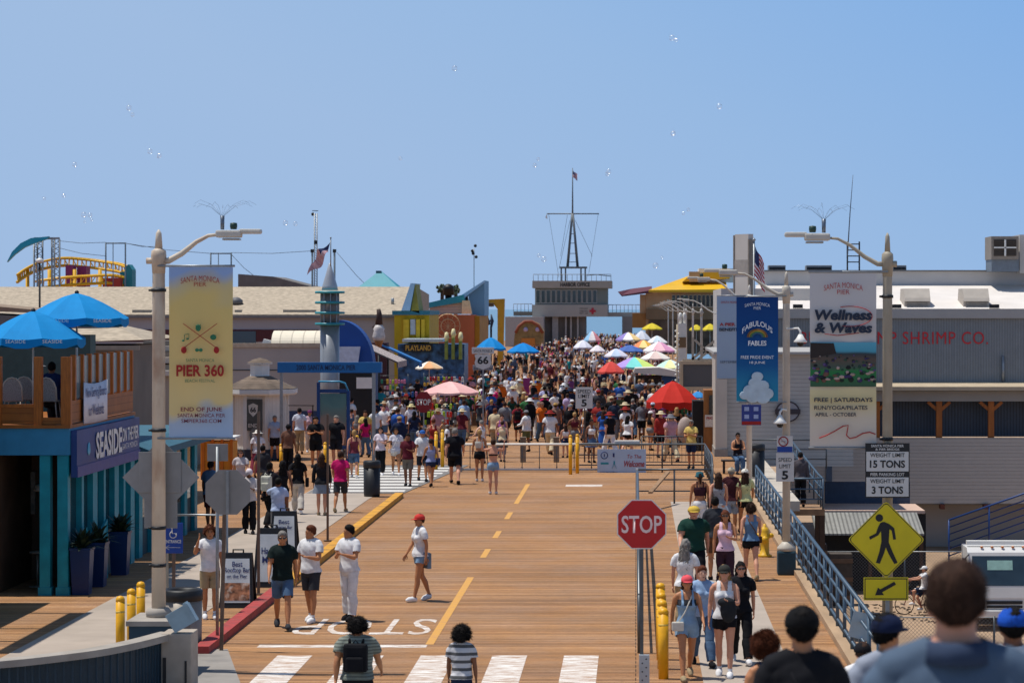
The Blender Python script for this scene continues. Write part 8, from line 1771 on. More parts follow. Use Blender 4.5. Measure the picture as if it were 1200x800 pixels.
def bubble_mat():
 m=bpy.data.materials.new('soap film');m.use_nodes=True;nt=m.node_tree;N=nt.nodes;L=nt.links
 N.remove(N['Principled BSDF']);out=N['Material Output'];t=N.new('ShaderNodeBsdfTransparent');g=N.new('ShaderNodeBsdfGlossy');g.inputs['Roughness'].default_value=.12;g.inputs['Color'].default_value=(.95,.97,1,1)
 lw=N.new('ShaderNodeLayerWeight');lw.inputs['Blend'].default_value=.25;mr=N.new('ShaderNodeMapRange');mr.inputs['To Min'].default_value=.06;mr.inputs['To Max'].default_value=.6;L.new(lw.outputs['Facing'],mr.inputs['Value'])
 mx=N.new('ShaderNodeMixShader');L.new(mr.outputs[0],mx.inputs[0]);L.new(t.outputs[0],mx.inputs[1]);L.new(g.outputs[0],mx.inputs[2]);L.new(mx.outputs[0],out.inputs['Surface']);return m
M_BUB=bubble_mat();rnd=random.Random(12)
for k,(px,py,n_)in enumerate(((183,181,3),(103,256,4),(60,232,2),(158,134,2),(788,47,2),(628,190,2),(716,203,2),(793,160,2),(636,303,2),(805,250,2),(773,305,2),(341,265,2),(532,82,1),(838,130,1),(80,190,1),(470,190,1))):
 for j in range(n_):
  Yb_=60.;c_=(GX(px+rnd.uniform(-5,5),Yb_),Yb_+rnd.uniform(-1,1),ZZ(py+rnd.uniform(-6,6),Yb_));r_=rnd.uniform(.035,.07)
  mb=MB();mb.ell((0,0,0),r_,r_,r_,14,10);me_=mb.mesh('soap_bubble');me_.materials.append(M_BUB);q=bpy.data.objects.new('soap_bubble',me_);COL.objects.link(q);q.location=c_
  tag(q,'small clear soap bubble drifting in the open sky','bubble','soap bubbles in the sky')
# ================================================================ named people
W=lambda*a:list(a)
SH=('shoes','white');SB=('shoes','black');SK_=('socks','white')
def fg(px,top,Y,H,rot,label,**k):return person((GX(px,Y),Y,ZZ(top,Y)-H),H,rot,label,**k)
fg(1120,669,7.7,1.73,176,'large out of focus man in a slate blue shirt seen from behind, nearest the camera',pose='stand',sk='light',wear=W(('tee','#4d5d70'),('trousers','charcoal'),SB),hair=('hair','brown'),extra=W(('collar','#333f55')),vox=.011,wide=1.08)
fg(940,717,13.5,1.64,182,'person in a black cap and black T-shirt seen from behind below the railing',pose='stand',sk='tan',wear=W(('tee','#18181c'),('shorts','charcoal'),SB),hair=('hair','black'),extra=W(('cap','#0e0e10'),('crossbody','black')),vox=.012)
fg(1041,724,15.0,1.62,195,'man in a navy cap with his face turned left behind the perforated post',pose='stand',sk='tan',turn=-60,wear=W(('tee','#8d93a0'),('trousers','navy'),SB),hair=('hair','black'),extra=W(('cap','#16203c')),vox=.012)
fg(899,745,20.0,1.52,215,'woman with a loose hair bun and sunglasses looking left at the bottom edge',pose='stand',fem=True,turn=-75,sk='tan',wear=W(('tank','#1c2440'),('trousers','black'),SB),hair=('curly','auburn'),extra=W(('bun','auburn'),('glasses','black')),vox=.012)
fg(1011,755,24.0,1.46,185,'short person in a white shirt and black cap left of the navy cap man',pose='stand',sk='light',wear=W(('tee','white'),('shorts','navy'),SB),hair=('hair','brown'),extra=W(('cap','#15151a')),vox=.014)
fg(1187,717,16.0,1.70,180,'person in a bright blue cap and white shirt at the lower right corner',pose='stand',sk='brown',wear=W(('tee','#c9ccd0'),('shorts','navy'),SB),hair=('hair','black'),extra=W(('cap','#1c4fb0')),vox=.013)
fg(419,721,33.0,1.60,178,'person in a plaid shirt with a black backpack walking away at the bottom edge',pose='walk',sk='tan',wide=1.22,wear=W(('tee',lines_mat('plaid shirt cloth','#858b80','Z',.045,.5,.4,.9,.2)),('trousers','black'),SB),hair=('curly','black'),extra=W(('backpack','black')),vox=.014)
fg(541,737,34.0,1.37,172,'child with a big curly dark hairdo in a striped navy and white shirt',pose='stand',sk='brown',wear=W(('tee',lines_mat('striped navy white cloth','#c4c2c4','Z',.13,.16,.4,.9,.05)),('trousers','navy'),SB),hair=('afro','black'),vox=.014)
_c=PEOPLE
pp(246,725,1.72,12,'boy in a white T-shirt and khaki shorts lifting a phone beside the kerb boards',pose='phone',sk='tan',wear=W(('tee','white'),('shorts','khaki'),SH,SK_),hair=('curly','auburn'),extra=W(('eyes','x')))
pp(331,736,1.80,8,'man in a black polo and denim shorts with sunglasses walking towards the camera',pose='walk',sk='tan',wear=W(('tee','#12201f'),('shorts','denim'),('shoes','charcoal')),hair=('hair','grey'),extra=W(('glasses','black')))
pp(364,729,1.78,-22,'man in a white T-shirt and grey shorts beside the man in the black polo',pose='hold',sk='tan',turn=-45,wear=W(('tee','white'),('shorts','charcoal'),SH,SK_),hair=('hair','auburn'),extra=W(('eyes','x')))
pp(409,727,1.76,-28,'young man dressed all in white holding his hands before him',pose='front',sk='tan',turn=-50,wear=W(('tee','white'),('trousers','white'),SB),hair=('hair','black'),extra=W(('eyes','x')))
pp(492,704,1.72,-62,'woman in white top, denim shorts and red cap walking alone on the planks',pose='stroll',fem=True,sk='tan',wear=W(('tee','white'),('hot','pale denim'),SH),hair=('hair','brown'),extra=W(('cap','#c23a36'),('waist jacket','#6f8294'),('glasses','black')))
pp(805,795,1.66,6,'woman in light denim overalls with a coral cap and a shoulder bag',pose='walk2',fem=True,sk='tan',wear=W(('crop','charcoal'),('overalls','pale denim'),('shoes','khaki')),hair=('hairlong','brown'),extra=W(('cap','#d8545c'),('crossbody','#c9c4b8'),('glasses','black')))
pp(849,793,1.75,-6,'blond woman in a white tank top and black shorts carrying a dark jacket',pose='hold',fem=True,sk='light',wear=W(('tank','white'),('hot','black'),SH,SK_),hair=('hairlong','blond'),extra=W(('cap','#33332f'),('glasses','black'),('held jacket','#23262a')))
pp(868,777,1.70,4,'woman in black T-shirt and wide black trousers with long black hair',pose='walk',fem=True,sk='light',wear=W(('tee','#15161b'),('trousers','black'),SH),hair=('hairlong','black'),extra=W(('glasses','black')))
pp(823,780,1.66,10,'girl in a pale blue shirt and blue jeans half hidden behind the overalls woman',pose='walk',fem=True,sk='pale',wear=W(('tee','light blue'),('trousers','denim'),SB),hair=('hair','auburn'),extra=W(('eyes','x')))
pp(803,745,1.70,170,'person in a white T-shirt with long grey brown hair behind the coral cap',pose='stand',fem=True,sk='light',wear=W(('tee','white'),('trousers','khaki'),SB),hair=('hairlong','grey'))
pp(813,697,1.84,4,'big man in a dark green T-shirt and a yellow cap walking down the sidewalk',pose='walk',sk='light',wide=1.2,wear=W(('tee','dark green'),('trousers','black'),SB),hair=('hair','grey'),extra=W(('cap','#c8a848'),('carrier','blue'),('eyes','x')))
pp(850,698,1.72,-4,'woman in a sleeveless pale pink blouse and sunglasses holding a drink',pose='hold',fem=True,sk='tan',wear=W(('tank','#d8b4c4'),('trousers','#3a2430'),SB),hair=('hairlong','auburn'),extra=W(('glasses','black')))
pp(838,680,1.76,180,'man in a grey T-shirt between the green and the pink shirts, seen from behind',pose='stand',sk='tan',wear=W(('tee','charcoal'),('shorts','brown'),SB),hair=('hair','black'))
pp(880,679,1.66,184,'woman in a sleeveless blue denim top and black shorts walking away by the hydrant',pose='walk',fem=True,sk='light',wear=W(('tank','#5f7d9c'),('hot','black'),('shoes','khaki')),hair=('curly','brown'),extra=W(('crossbody','brown')))
pp(820,632,1.68,186,'woman in a teal hat and white trousers with an open orange back',pose='stand',fem=True,sk='tan',wear=W(('crop','#3a1f28'),('trousers','white'),SB),hair=('tail','brown')if False else('hair','brown'),extra=W(('bucket','#2c5c66'),('tail','brown'),('tote','black')))
pp(842,632,1.72,182,'woman with very long brown hair in a pale grey top above the green shirted man',pose='walk',fem=True,sk='light',wear=W(('tank','#8d8f96'),('skirt','#c4c4c4'),SB),hair=('hairlong','brown'))
pp(857,626,1.76,178,'man in a dark maroon shirt between two long haired women on the sidewalk',pose='walk2',sk='tan',wear=W(('tee','#3e1c22'),('shorts','#8d99a8'),SB),hair=('hair','grey'),extra=W(('cap','#b4a890')))
pp(873,626,1.72,184,'woman with long dark hair, pale yellow top and black shorts near the railing',pose='walk',fem=True,sk='tan',wear=W(('tee','#c4c48c'),('hot','black'),SB),hair=('hairlong','brown'),extra=W(('cap','#d8d4c8')))
person((GX(865,90),90.2,-.28),1.72,8,'person in a dark tank top sitting by the railing below the violet sign',pose='sit',sk='tan',wear=W(('tank','#201c22'),('trousers','denim'),SB),hair=('hair','black'),extra=W(('glasses','black')),vox=.02)
o=empty('bench',(GX(865,90.3),90.35,0),'low dark bench carrying the seated person by the railing','bench');mb=MB();mb.rbox((GX(865,90.3),90.35,.46),1.2,.4,.06,.015);mb.build('seat',mat('bench slats','#3f352c',.7),o)
for sx in(-.5,.5):mb=MB();mb.bx(GX(865,90.3)+sx-.04,GX(865,90.3)+sx+.04,90.2,90.5,0,.43);mb.build('leg',M_BLACK,o)
bin_(GX(886,88.5),88.5,.3,1.15,'dark round litter bin beside the seated person',mat('black bin steel','#26272a'),mat('black bin steel','#26272a'))
pp(810,549,1.75,-15,'man in a pale yellow shirt leaning on the grey railing',Y=93,pose='front',sk='tan',wear=W(('tee','yellow'),('shorts','navy'),SB),hair=('hair','grey'),extra=W(('glasses','black')),vox=.02)
person((GX(939,84),84.4,ZZ(595,84)),1.78,176,'person in a black and grey jersey standing on the timber stair landing',pose='stand',sk='light',wear=W(('long','#4c474c'),('trousers','black'),SB),hair=('hair','black'),vox=.02)
MID=[(247,640,67,1.80,160,False,'brown',[('tee','#5a7390'),('shorts','#4a1c24'),('shoes','black')],('hair','black'),[],'stand','man in a blue shirt and maroon shorts beside the octagonal sign'),(292,630,66,1.68,10,False,'brown',[('long','#c9c0bc'),('trousers','black'),('shoes','black')],None,[('scarf','#d4c8cc')],'hold','person in white with a pale head scarf facing the camera on the left'),(326,640,None,1.66,190,False,'brown',[('tee','#aab8d4'),('shorts','grey'),('shoes','black')],('hair','black'),[],'reach','person in a pale blue printed T-shirt stretching an arm to the right'),(316,620,None,1.80,160,False,'dark',[('long','#201d24'),('trousers','black'),('shoes','black')],('hair','black'),[('backpack','#c8c6b8')],'walk','person in black with a white backpack before the kiosk'),(331,612,None,1.72,200,True,'brown',[('tank','#1a1a1e'),('trousers','charcoal'),('shoes','black')],('hairlong','black'),[],'walk2','woman in a black top left of the woman in white trousers'),(349,602,None,1.74,186,True,'tan',[('tee','#17171b'),('trousers','#bdb6ac'),('shoes','white')],('hairlong','black'),[('tote','black')],'walk','woman in a black top and white trousers with long black hair'),(377,604,None,1.72,182,True,'light',[('long','#1b1b20'),('skirt','#7d8794'),('shoes','khaki')],('hairlong','brown'),[],'stand','woman in a black cardigan and grey skirt beside the magenta shirt'),(399,600,None,1.78,176,False,'tan',[('tee','magenta'),('shorts','charcoal'),('shoes','khaki')],('hair','brown'),[],'walk2','man in a bright magenta shirt and dark shorts seen from behind'),(302,560,None,1.62,20,True,'brown',[('tee','#d0ccd0'),('longskirt','#8a3c4c'),('shoes','black')],('hair','black'),[('sunhat','#d6cfc4')],'stand','woman in a sun hat and rose skirt behind the head scarf person'),(351,532,None,1.82,186,False,'light',[('tee','#c4c8d4'),('trousers','khaki'),('shoes','brown')],('hair','black'),[],'stand','tall man in a white shirt and khaki trousers by the kiosk'),(363,530,None,1.70,10,True,'tan',[('tee','#b89aa4'),('trousers','#c4bcb4'),('shoes','white')],('hair','black'),[('cap','#6b2f58')],'hold','woman in a violet cap and pale clothes right of the tall white shirt man'),(370,548,None,1.84,8,False,'tan',[('tee','#15161a'),('shorts','#15161a'),('shoes','black')],('hair','black'),[],'front','big man in black T-shirt and black shorts holding a tool'),(394,547,None,1.86,-8,False,'light',[('tee','#17181d'),('shorts','#20222a'),('shoes','black')],('hair','grey'),[],'stand','man in a long black T-shirt standing before the poster stand'),(404,540,None,1.6,176,True,'tan',[('tee','#cfd4dc'),('trousers','grey'),('shoes','black')],('hairlong','black'),[],'stand','woman in white half hidden behind the man at the poster stand'),(428,533,None,1.80,4,False,'tan',[('tee','yellow'),('shorts','#4a2c24'),('shoes','black')],('hair','brown'),[],'walk','man in a pale yellow polo and brown shorts left of the crowd'),(446,557,None,1.68,-5,True,'light',[('tee','#d4c8d0'),('trousers','black'),('shoes','white')],('hairlong','black'),[],'hold','woman in a pale top and wide black trousers near the tall yellow post'),(464,557,None,1.70,8,True,'tan',[('tee','#c8c4cc'),('hot','#cfcac4'),('shoes','white')],('hairlong','black'),[('crossbody','white')],'walk','woman in pale top and white shorts with dark wavy hair'),(478,570,None,1.72,-4,False,'brown',[('tee','maroon'),('shorts','#6f685e'),('shoes','black')],('hair','black'),[],'hold','man in a dark maroon T-shirt and grey shorts among the left group'),(495,564,None,1.76,10,False,'tan',[('tee','white'),('shorts','#20242e'),('shoes','black')],('hair','black'),[('cap','#2d5ca0')],'walk','man in a white T-shirt and blue cap beside the left yellow posts'),(505,570,None,1.60,200,True,'tan',[('tank','#8a93b8'),('hot','#25304c'),('shoes','black')],('hair','brown'),[('tote','#2c3c64')],'walk2','woman in a lilac top and navy shorts with a navy tote bag'),(533,567,None,1.88,184,False,'light',[('tee','#14151b'),('shorts','#14151b'),('shoes','black')],('hair','grey'),[],'walk','heavy man in all black seen from behind near the white gate'),(562,564,None,1.72,182,True,'tan',[('crop','#c8c4b8'),('hot','black'),('shoes','white')],('hair','blond'),[('tail','blond')],'stand','woman in a pale crop top and black shorts at the white gate'),(578,579,None,1.70,186,True,'light',[('bikini','black'),('hot','pale denim'),('shoes','white')],('hair','brown'),[],'hands_head','woman in a bikini top and denim shorts with raised elbows'),(588,536,None,1.66,6,True,'light',[('tank','#8a4c86'),('trousers','denim'),('shoes','black')],('hair','brown'),[],'stand','woman in a purple tank top and jeans behind the white gate'),(635,518,None,1.78,20,False,'tan',[('tee','orange'),('trousers','denim'),('shoes','black')],('hair','brown'),[('cap','#7a5c50')],'walk','man in an orange T-shirt and blue jeans before the crowd'),(651,520,None,1.80,180,False,'light',[('tee','#8d6a5c'),('hot','denim'),('shoes','black')],('hair','brown'),[('cap','#b08c50')],'walk','man in a tan shirt and denim shorts beside the magenta dress'),(669,520,None,1.70,182,True,'tan',[('tank','#c0185c'),('dress','#b8124c'),('shoes','khaki')],('hair','blond'),[],'stand','woman in a long magenta dress behind the yellow post pair'),(689,530,None,1.70,184,True,'tan',[('tank','#26262a'),('skirt','#2a2c30'),('shoes','black')],('hairlong','black'),[],'walk','woman in a dark dress with long black hair below the speed limit sign'),(706,524,None,1.72,178,False,'tan',[('tee','#1f2a48'),('shorts','#3c3f48'),('shoes','black')],('hair','black'),[('backpack','#20253c')],'stand','man with a navy backpack right of the speed limit sign'),(720,517,None,1.80,176,False,'light',[('tee','#232c40'),('trousers','grey'),('shoes','black')],('hair','brown'),[],'stand','man in a navy T-shirt and grey trousers behind the information banner'),(737,518,None,1.72,190,True,'tan',[('tee','#c8c0c0'),('trousers','black'),('shoes','black')],('hair','black'),[],'walk','woman in a white top and black trousers left of the red parasol'),(752,517,None,1.72,175,False,'brown',[('tee','#6f7078'),('shorts','#1c1d22'),('shoes','black')],('hair','black'),[],'stand','man in a grey shirt and black shorts left of the pink backpack'),(765,520,None,1.76,170,False,'tan',[('long','#3a1c24'),('trousers','#2c1a1e'),('shoes','black')],('hair','black'),[('backpack','#a8808c'),('cap','#c0c8d8')],'elbow','person with a pink backpack at the left edge of the red parasol'),(745,493,None,1.70,178,True,'light',[('tee','#dcd4dc'),('skirt','#c8949c'),('shoes','white')],('hair','brown'),[],'walk2','woman in a white top and pink skirt above the black shorts man'),(522,520,None,1.70,150,False,'tan',[('tee','#c4c0c4'),('trousers','charcoal'),('shoes','black')],('hair','black'),[('sunhat','#c8bc98')],'stand','person in a straw hat by the lime bags cart'),(482,522,None,1.74,184,False,'tan',[('tee','#d4d4da'),('trousers','navy'),('shoes','black')],('hair','grey'),[('sunhat','#d8c890')],'stand','person in a wide straw hat and white shirt left of the round stop sign'),(463,503,None,1.72,182,True,'light',[('tee','#b4b0d4'),('hot','denim'),('shoes','white')],('hair','blond'),[('sunhat','#e0dcd8')],'walk','woman in a white sun hat, lilac top and denim shorts'),(450,512,None,1.60,10,True,'tan',[('tee','#c88c9c'),('skirt','#c88c9c'),('shoes','white')],('hair','black'),[('sunhat','#b8a080')],'stand','woman in a pink outfit and straw hat left of the white sun hat'),(446,497,None,1.80,176,False,'tan',[('tee','#2a8a98'),('shorts','black'),('shoes','black')],('hair','black'),[],'stand','man in a turquoise shirt under the end of the blue beam sign'),(474,493,None,1.72,170,True,'tan',[('tank','#b01848'),('dress','#9c1440'),('shoes','black')],('hair','blond'),[],'walk','woman in a crimson dress behind the white sun hat'),(418,500,None,1.75,180,False,'brown',[('long','#241c22'),('trousers','black'),('shoes','black')],('hair','black'),[],'stand','dark dressed man near the poster stand, left of the turquoise shirt'),(412,492,None,1.72,20,False,'tan',[('tee','#4a2c30'),('trousers','black'),('shoes','black')],('hair','black'),[],'hold','person in a brown top under the blue beam sign'),(607,518,None,1.72,180,False,'tan',[('tee','#7a1c28'),('shorts','#1c1c22'),('shoes','black')],('hair','black'),[('backpack','black')],'walk','man in a red shirt with a black backpack behind the gate'),(566,505,None,1.72,184,False,'light',[('tee','#b8aca4'),('shorts','khaki'),('shoes','black')],('hair','grey'),[],'stand','man in a beige shirt behind the gate, near its left half'),(576,512,None,1.72,182,True,'light',[('tee','#1c2a4c'),('skirt','#2c3c5c'),('shoes','black')],('hair','blond'),[],'walk','woman in a navy top and navy skirt behind the gate'),(546,514,None,1.72,186,True,'tan',[('tee','#1c1c20'),('trousers','#8a8478'),('shoes','black')],('hairlong','brown'),[],'walk2','woman in a black top and stone trousers beside the lime bags cart'),(624,514,None,1.68,4,True,'light',[('tank','#c8b8a8'),('trousers','#cfc4b8'),('shoes','white')],('hair','brown'),[],'walk','woman in pale beige left of the orange T-shirt man'),(694,490,None,1.74,0,True,'tan',[('tee','#c8c8d0'),('trousers','denim'),('shoes','black')],('hairlong','brown'),[],'walk','woman in a white top right above the speed limit sign'),(638,492,None,1.80,182,False,'tan',[('tee','#b4b4d8'),('shorts','navy'),('shoes','black')],('hair','black'),[],'walk','man in a pale lilac T-shirt and navy shorts in the crowd centre'),(308,586,None,1.70,170,False,'tan',[('tee','#2a2a30'),('shorts','khaki'),('shoes','black')],('hair','black'),[],'walk','man in a charcoal T-shirt and khaki shorts left of the black top woman'),(282,590,None,1.66,5,True,'light',[('tee','#b8b0b0'),('trousers','navy'),('shoes','white')],('hairlong','brown'),[('glasses','black')],'walk2','woman with sunglasses in a pale grey shirt above the octagonal sign'),(338,556,None,1.74,175,False,'brown',[('tee','#6a4a3c'),('trousers','black'),('shoes','black')],('hair','black'),[('cap','black')],'stand','man in a brown shirt and black cap in front of the kiosk'),(415,560,None,1.68,185,True,'light',[('tank','#6b2f3a'),('shorts','denim'),('shoes','white')],('hair','blond'),[('tail','blond')],'walk','blond woman in a wine red tank top left of the dark bin'),(322,540,None,1.72,20,False,'tan',[('tee','#9aa4b8'),('shorts','black'),('shoes','black')],('hair','grey'),[],'hold','grey haired man in a dusty blue shirt beside the kiosk shirts'),]
for(px,ft,Yy,H,rot,fem,sk,wear,hair,ex,pose,lab)in MID:
 pp(px,ft,H,rot,lab,Y=Yy,fem=fem,sk=sk,wear=wear,hair=hair,extra=ex,pose=pose,vox=.02,group=None,wide=1.16 if 'heavy' in lab or 'big man' in lab or 'long black T' in lab else 1)
# ================================================================ crowd of single-mesh figures
rnd=random.Random(41)
TOPS=['white']*11+['black']*13+['navy']*6+['maroon']*2+['brown']*2+['grey']*4+['charcoal']*3+['light blue','dark green','maroon','red','red','pink','pink','magenta','orange','khaki','purple','teal','cream','cream','green','blue','blue','brown','olive','lilac','slate','slate']
BOTS=['black']*6+['denim']*5+['navy']*3+['khaki']*3+['charcoal']*3+['white','cream','pale denim','olive','brown','grey','grey']
SKS=['light','light','tan','tan','tan','brown','brown','dark','pale']
VARS=[]
for pose in('stand','walk','walk2','stroll','hold','elbow'):
 for fem in(False,True):
  tops=('tee','tank','crop')if fem else('tee','tee','long')
  bots=('hot','trousers','skirt','dress')if fem else('shorts','trousers')
  hairs=('hairlong','hair')if fem else('hair',)
  for _ in range(3):VARS.append((pose,fem,rnd.choice(tops),rnd.choice(bots),rnd.choice(hairs),rnd.choice((None,None,None,None,'cap','sunhat'))))
taken=list(PEOPLE)
def crowd_person(x,y,k,far=False):
 v=rnd.choice(VARS);pose,fem,top,bot,hr,hat=v
 me=simple_mesh(*v,vox=.032 if y<190 else .05)
 o=bpy.data.objects.new('person',me);COL.objects.link(o)
 H=rnd.uniform(1.52,1.72)if fem else rnd.uniform(1.64,1.88)
 if rnd.random()<.07:H=rnd.uniform(1.05,1.35)
 s=H/1.745;o.scale=(s*rnd.uniform(.95,1.15),s*rnd.uniform(.95,1.15),s);rz=rnd.choice((0,180,180,180))+rnd.gauss(0,30);o.rotation_euler=(0,0,R(rz));o.location=(x,y,0)
 tc_,bc_=rnd.choice(TOPS),rnd.choice(BOTS);
 if bot=='dress':bc_=tc_=rnd.choice(TOPS)
 sk_=rnd.choice(SKS);hc_=rnd.choice(['black','black','brown','brown','brown','blond','auburn','grey']);hatc=rnd.choice(['white','black','cream','khaki','navy','red','grey','cream'])
 for i,m in enumerate((skin(sk_),cloth(tc_),cloth(bc_),hairm(hc_),cloth('black'),cloth(hatc))):link_mat(o,i,m)
 return o,dict(fem=fem,top=tc_,bot=bc_,bk=bot,hat=hat,hatc=hatc,hair=hc_,long=hr=='hairlong',back=abs(((rz+180)%360)-180)>90,H=H,tk=top)
def zone(x,y):
 dz='just beyond the white gate' if y<112 else 'level with the pink and red parasols' if y<135 else 'by the shield sign and striped awning' if y<165 else 'before the arcade' if y<200 else 'between the far parasols' if y<250 else 'deep before the harbor office'
 px=VX+x*F/y
 lz='far left' if px<520 else 'left' if px<580 else 'centre left' if px<640 else 'centre right' if px<700 else 'right' if px<745 else 'far right'
 return dz,lz
BLOCK=[(GX(790,112),112,1.5),(GX(508,108),109,1.6),(GX(545,126),126,1.6),(GX(480,124),124,1.5),(GX(455,146),146,1.8),(GX(520,152),152,1.9),(GX(770,158),158,1.8),(GX(770,150),150,1.6),(GX(616,150),150,.6),(GX(566,112),112,.3),(GX(496,104),104,.3),(GX(684,97),97,.3),(GX(613,97),97,.3),(GX(652,97),97,.3),(GX(803,107),107,.5)]
RNGS=[]
def ok(x,y,r=.42):
 for a,b,q in BLOCK:
  if abs(x-a)<q and abs(y-b)<min(q,1.2):return False
 for a,b in taken:
  if(x-a)**2+(y-b)**2<r*r:return False
 return True
def bounds(y):
 l=-11.5 if y<105 else-12.8 if y<150 else-12.2 if y<175 else-13.5
 r=2.2 if y<118 else 2.6 if y<200 else 2.6 if y<300 else 1.8
 return l,r
def dens_(x,y,px):
 if y<100:return .16 if 540<px<760 else .3
 if y<118:return .5 if not(560<px<620 or 655<px<672)else .3
 if y<150:return .8 if px<600 or px>690 else .6
 return 1
info=[];n_ind=298-len(PEOPLE)
tries=0
cands=[]
for _ in range(9000):
 y=96+160*rnd.random()**.9;l,r=bounds(y);x=rnd.uniform(l,r);px=VX+x*F/y
 if rnd.random()<dens_(x,y,px):cands.append((y,x))
cands.sort()
step=0;acc=[]
import bisect
tgt=lambda y:(.10 if y<102 else .20 if y<115 else .26 if y<150 else .24)
cell={}
for y,x in cands:
 c=int((y-96)//4);l,r=bounds(y);cap_=tgt(y)*4*(r-l)
 if cell.get(c,0)>=cap_:continue
 if not ok(x,y,.55):continue
 cell[c]=cell.get(c,0)+1
 o,d=crowd_person(x,y,0);taken.append((x,y));info.append((o,d,x,y))
 if len(info)>=n_ind:break
ylast=max(i[3]for i in info)
print('crowd individuals',len(info),'to y',ylast)
from collections import defaultdict
BN={'shorts':'shorts','hot':'short shorts','trousers':'trousers','skirt':'skirt','dress':'dress','longskirt':'long skirt'}
lab=defaultdict(list)
for it in info:
 o,d,x,y=it;dz,lz=zone(x,y)
 who='child' if d['H']<1.4 else 'woman' if d['fem']else 'man'
 g=d['top']+' dress' if d['bk']=='dress' else f"{d['top']} top, {d['bot']} {BN[d['bk']]}"
 hat={'cap':' cap','sunhat':' sun hat','bucket':' bucket hat'}.get(d['hat'])
 h=f", {d['hatc']}{hat}" if hat else ', long '+d['hair']+' hair' if d['long']else ''
 lab[f"{who} in {g}{h}, {lz} of the crowd, {dz}"].append(it)
for k,its in lab.items():
 ws=k.split(' ')
 if len(ws)>16:
  k2=k.replace(' of the crowd','').replace('just beyond','beyond').replace('level with the pink and red parasols','near the pink parasol').replace('by the shield sign and striped awning','by the shield sign').replace('deep before the harbor office','before the harbor office')
  k=' '.join(k2.split(' ')[:16])
 if len(its)==1:tag(its[0][0],k,'person','pedestrians crowding the pier')
 else:
  for it in its:tag(it[0],k,'person','look-alike pedestrians: '+k)
far=MB();fmats=[skin(s)for s in('light','tan','brown','dark')];i0=len(fmats);fc=list(dict.fromkeys(TOPS+BOTS));fmats+=[cloth(c)for c in fc];i1=len(fmats);fmats+=[hairm(h)for h in HAIR];
tmpl=[]
for v in VARS[::4]:
 me=simple_mesh(*v,vox=.085);tmpl.append(([tuple(q.co)for q in me.vertices],[(tuple(p.vertices),p.material_index)for p in me.polygons]))
nfar=0
for _ in range(16000):
 y=ylast+.5+(440-ylast)*rnd.random()**1.05;l,r=bounds(y);x=rnd.uniform(l+(y-200)*.012,r);px=VX+x*F/y
 if y>325 and x>1.0:continue
 if y>300 and x<-12:continue
 if not ok(x,y,.6)or nfar>=640:continue
 nfar+=1;taken.append((x,y));V_,Fc=rnd.choice(tmpl);a=rnd.uniform(0,6.28);s=rnd.uniform(.9,1.06);ca,sa=math.cos(a),math.sin(a)
 mi=[rnd.randrange(4),i0+fc.index(rnd.choice(TOPS)),i0+fc.index(rnd.choice(BOTS)),i1+rnd.randrange(5),i0+fc.index('black'),i0+fc.index(rnd.choice(['white','black','cream']))]
 b0=len(far.v);far.v+=[(x+(p[0]*ca-p[1]*sa)*s,y+(p[0]*sa+p[1]*ca)*s,p[2]*s)for p in V_]
 for f_,m_ in Fc:far.f.append(tuple(i+b0 for i in f_));far.m.append(mi[m_]);far.s.append(True)
cr=far.build('far_crowd',fmats);tag(cr,'dense far crowd filling the end of the pier below the harbor office','crowd',None,'stuff')
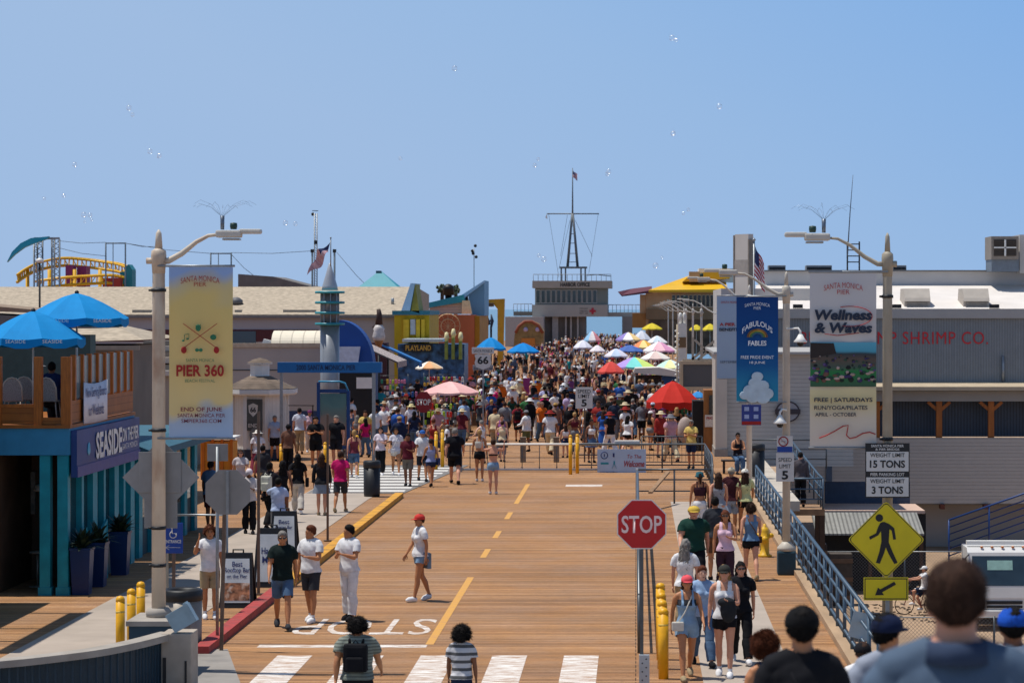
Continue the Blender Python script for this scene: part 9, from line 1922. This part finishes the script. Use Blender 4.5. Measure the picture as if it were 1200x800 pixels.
# ================================================================ camera, light, sky
cam=bpy.data.cameras.new('camera');co=bpy.data.objects.new('camera',cam);COL.objects.link(co)
co.location=(0,0,CH);co.rotation_euler=(R(90),0,0)
cam.sensor_width=36;cam.lens=90;cam.shift_x=-(VX-600)/1200;cam.shift_y=-(400-HY)/1200
cam.clip_start=.5;cam.clip_end=90000
cam.dof.use_dof=True;cam.dof.focus_distance=62;cam.dof.aperture_fstop=4.5
SC.camera=co
SUN_EL,SUN_AZ=71.5,-82.0
sd=Vector((math.sin(R(SUN_AZ))*math.cos(R(SUN_EL)),math.cos(R(SUN_AZ))*math.cos(R(SUN_EL)),math.sin(R(SUN_EL))))
sl=bpy.data.lights.new('sun','SUN');sl.energy=4.5;sl.angle=R(.53);sl.color=(1,.955,.88)
so=bpy.data.objects.new('sun',sl);COL.objects.link(so);so.rotation_euler=(-sd).to_track_quat('-Z','Y').to_euler();so.location=(0,0,60)
w=bpy.data.worlds.new('World');SC.world=w;w.use_nodes=True
nt=w.node_tree;N=nt.nodes;L=nt.links;bg=N['Background']
sky=N.new('ShaderNodeTexSky');sky.sky_type='NISHITA';sky.sun_disc=False
sky.sun_elevation=R(SUN_EL);sky.sun_rotation=R(SUN_AZ);sky.altitude=0;sky.air_density=1.0;sky.dust_density=.3;sky.ozone_density=2.5
tc=N.new('ShaderNodeTexCoord');sp=N.new('ShaderNodeSeparateXYZ');L.new(tc.outputs['Generated'],sp.inputs[0])
ma=N.new('ShaderNodeMath');ma.operation='MULTIPLY_ADD';ma.inputs[1].default_value=.6;L.new(sp.outputs['X'],ma.inputs[0]);L.new(sp.outputs['Z'],ma.inputs[2])
rp=N.new('ShaderNodeValToRGB');L.new(ma.outputs[0],rp.inputs[0])
e=rp.color_ramp.elements
e[0].position=0.0;e[0].color=C('#9fbce1');e[1].position=.21;e[1].color=C('#84b0e4')
k=rp.color_ramp.elements.new(.09);k.color=C('#97b9e2')
ml=N.new('ShaderNodeVectorMath');ml.operation='SCALE';ml.inputs['Scale'].default_value=1/.1;L.new(rp.outputs[0],ml.inputs[0])
bl=N.new('ShaderNodeMapRange');bl.inputs['From Min'].default_value=.13;bl.inputs['From Max'].default_value=.5;L.new(sp.outputs['Z'],bl.inputs['Value'])
mu=N.new('ShaderNodeMix');mu.data_type='RGBA'
L.new(bl.outputs[0],mu.inputs['Factor']);L.new(ml.outputs[0],mu.inputs['A']);L.new(sky.outputs[0],mu.inputs['B']);L.new(mu.outputs['Result'],bg.inputs['Color'])
bg.inputs['Strength'].default_value=.1
SC.view_settings.view_transform='Standard';SC.view_settings.look='None';SC.view_settings.exposure=0;SC.view_settings.gamma=1
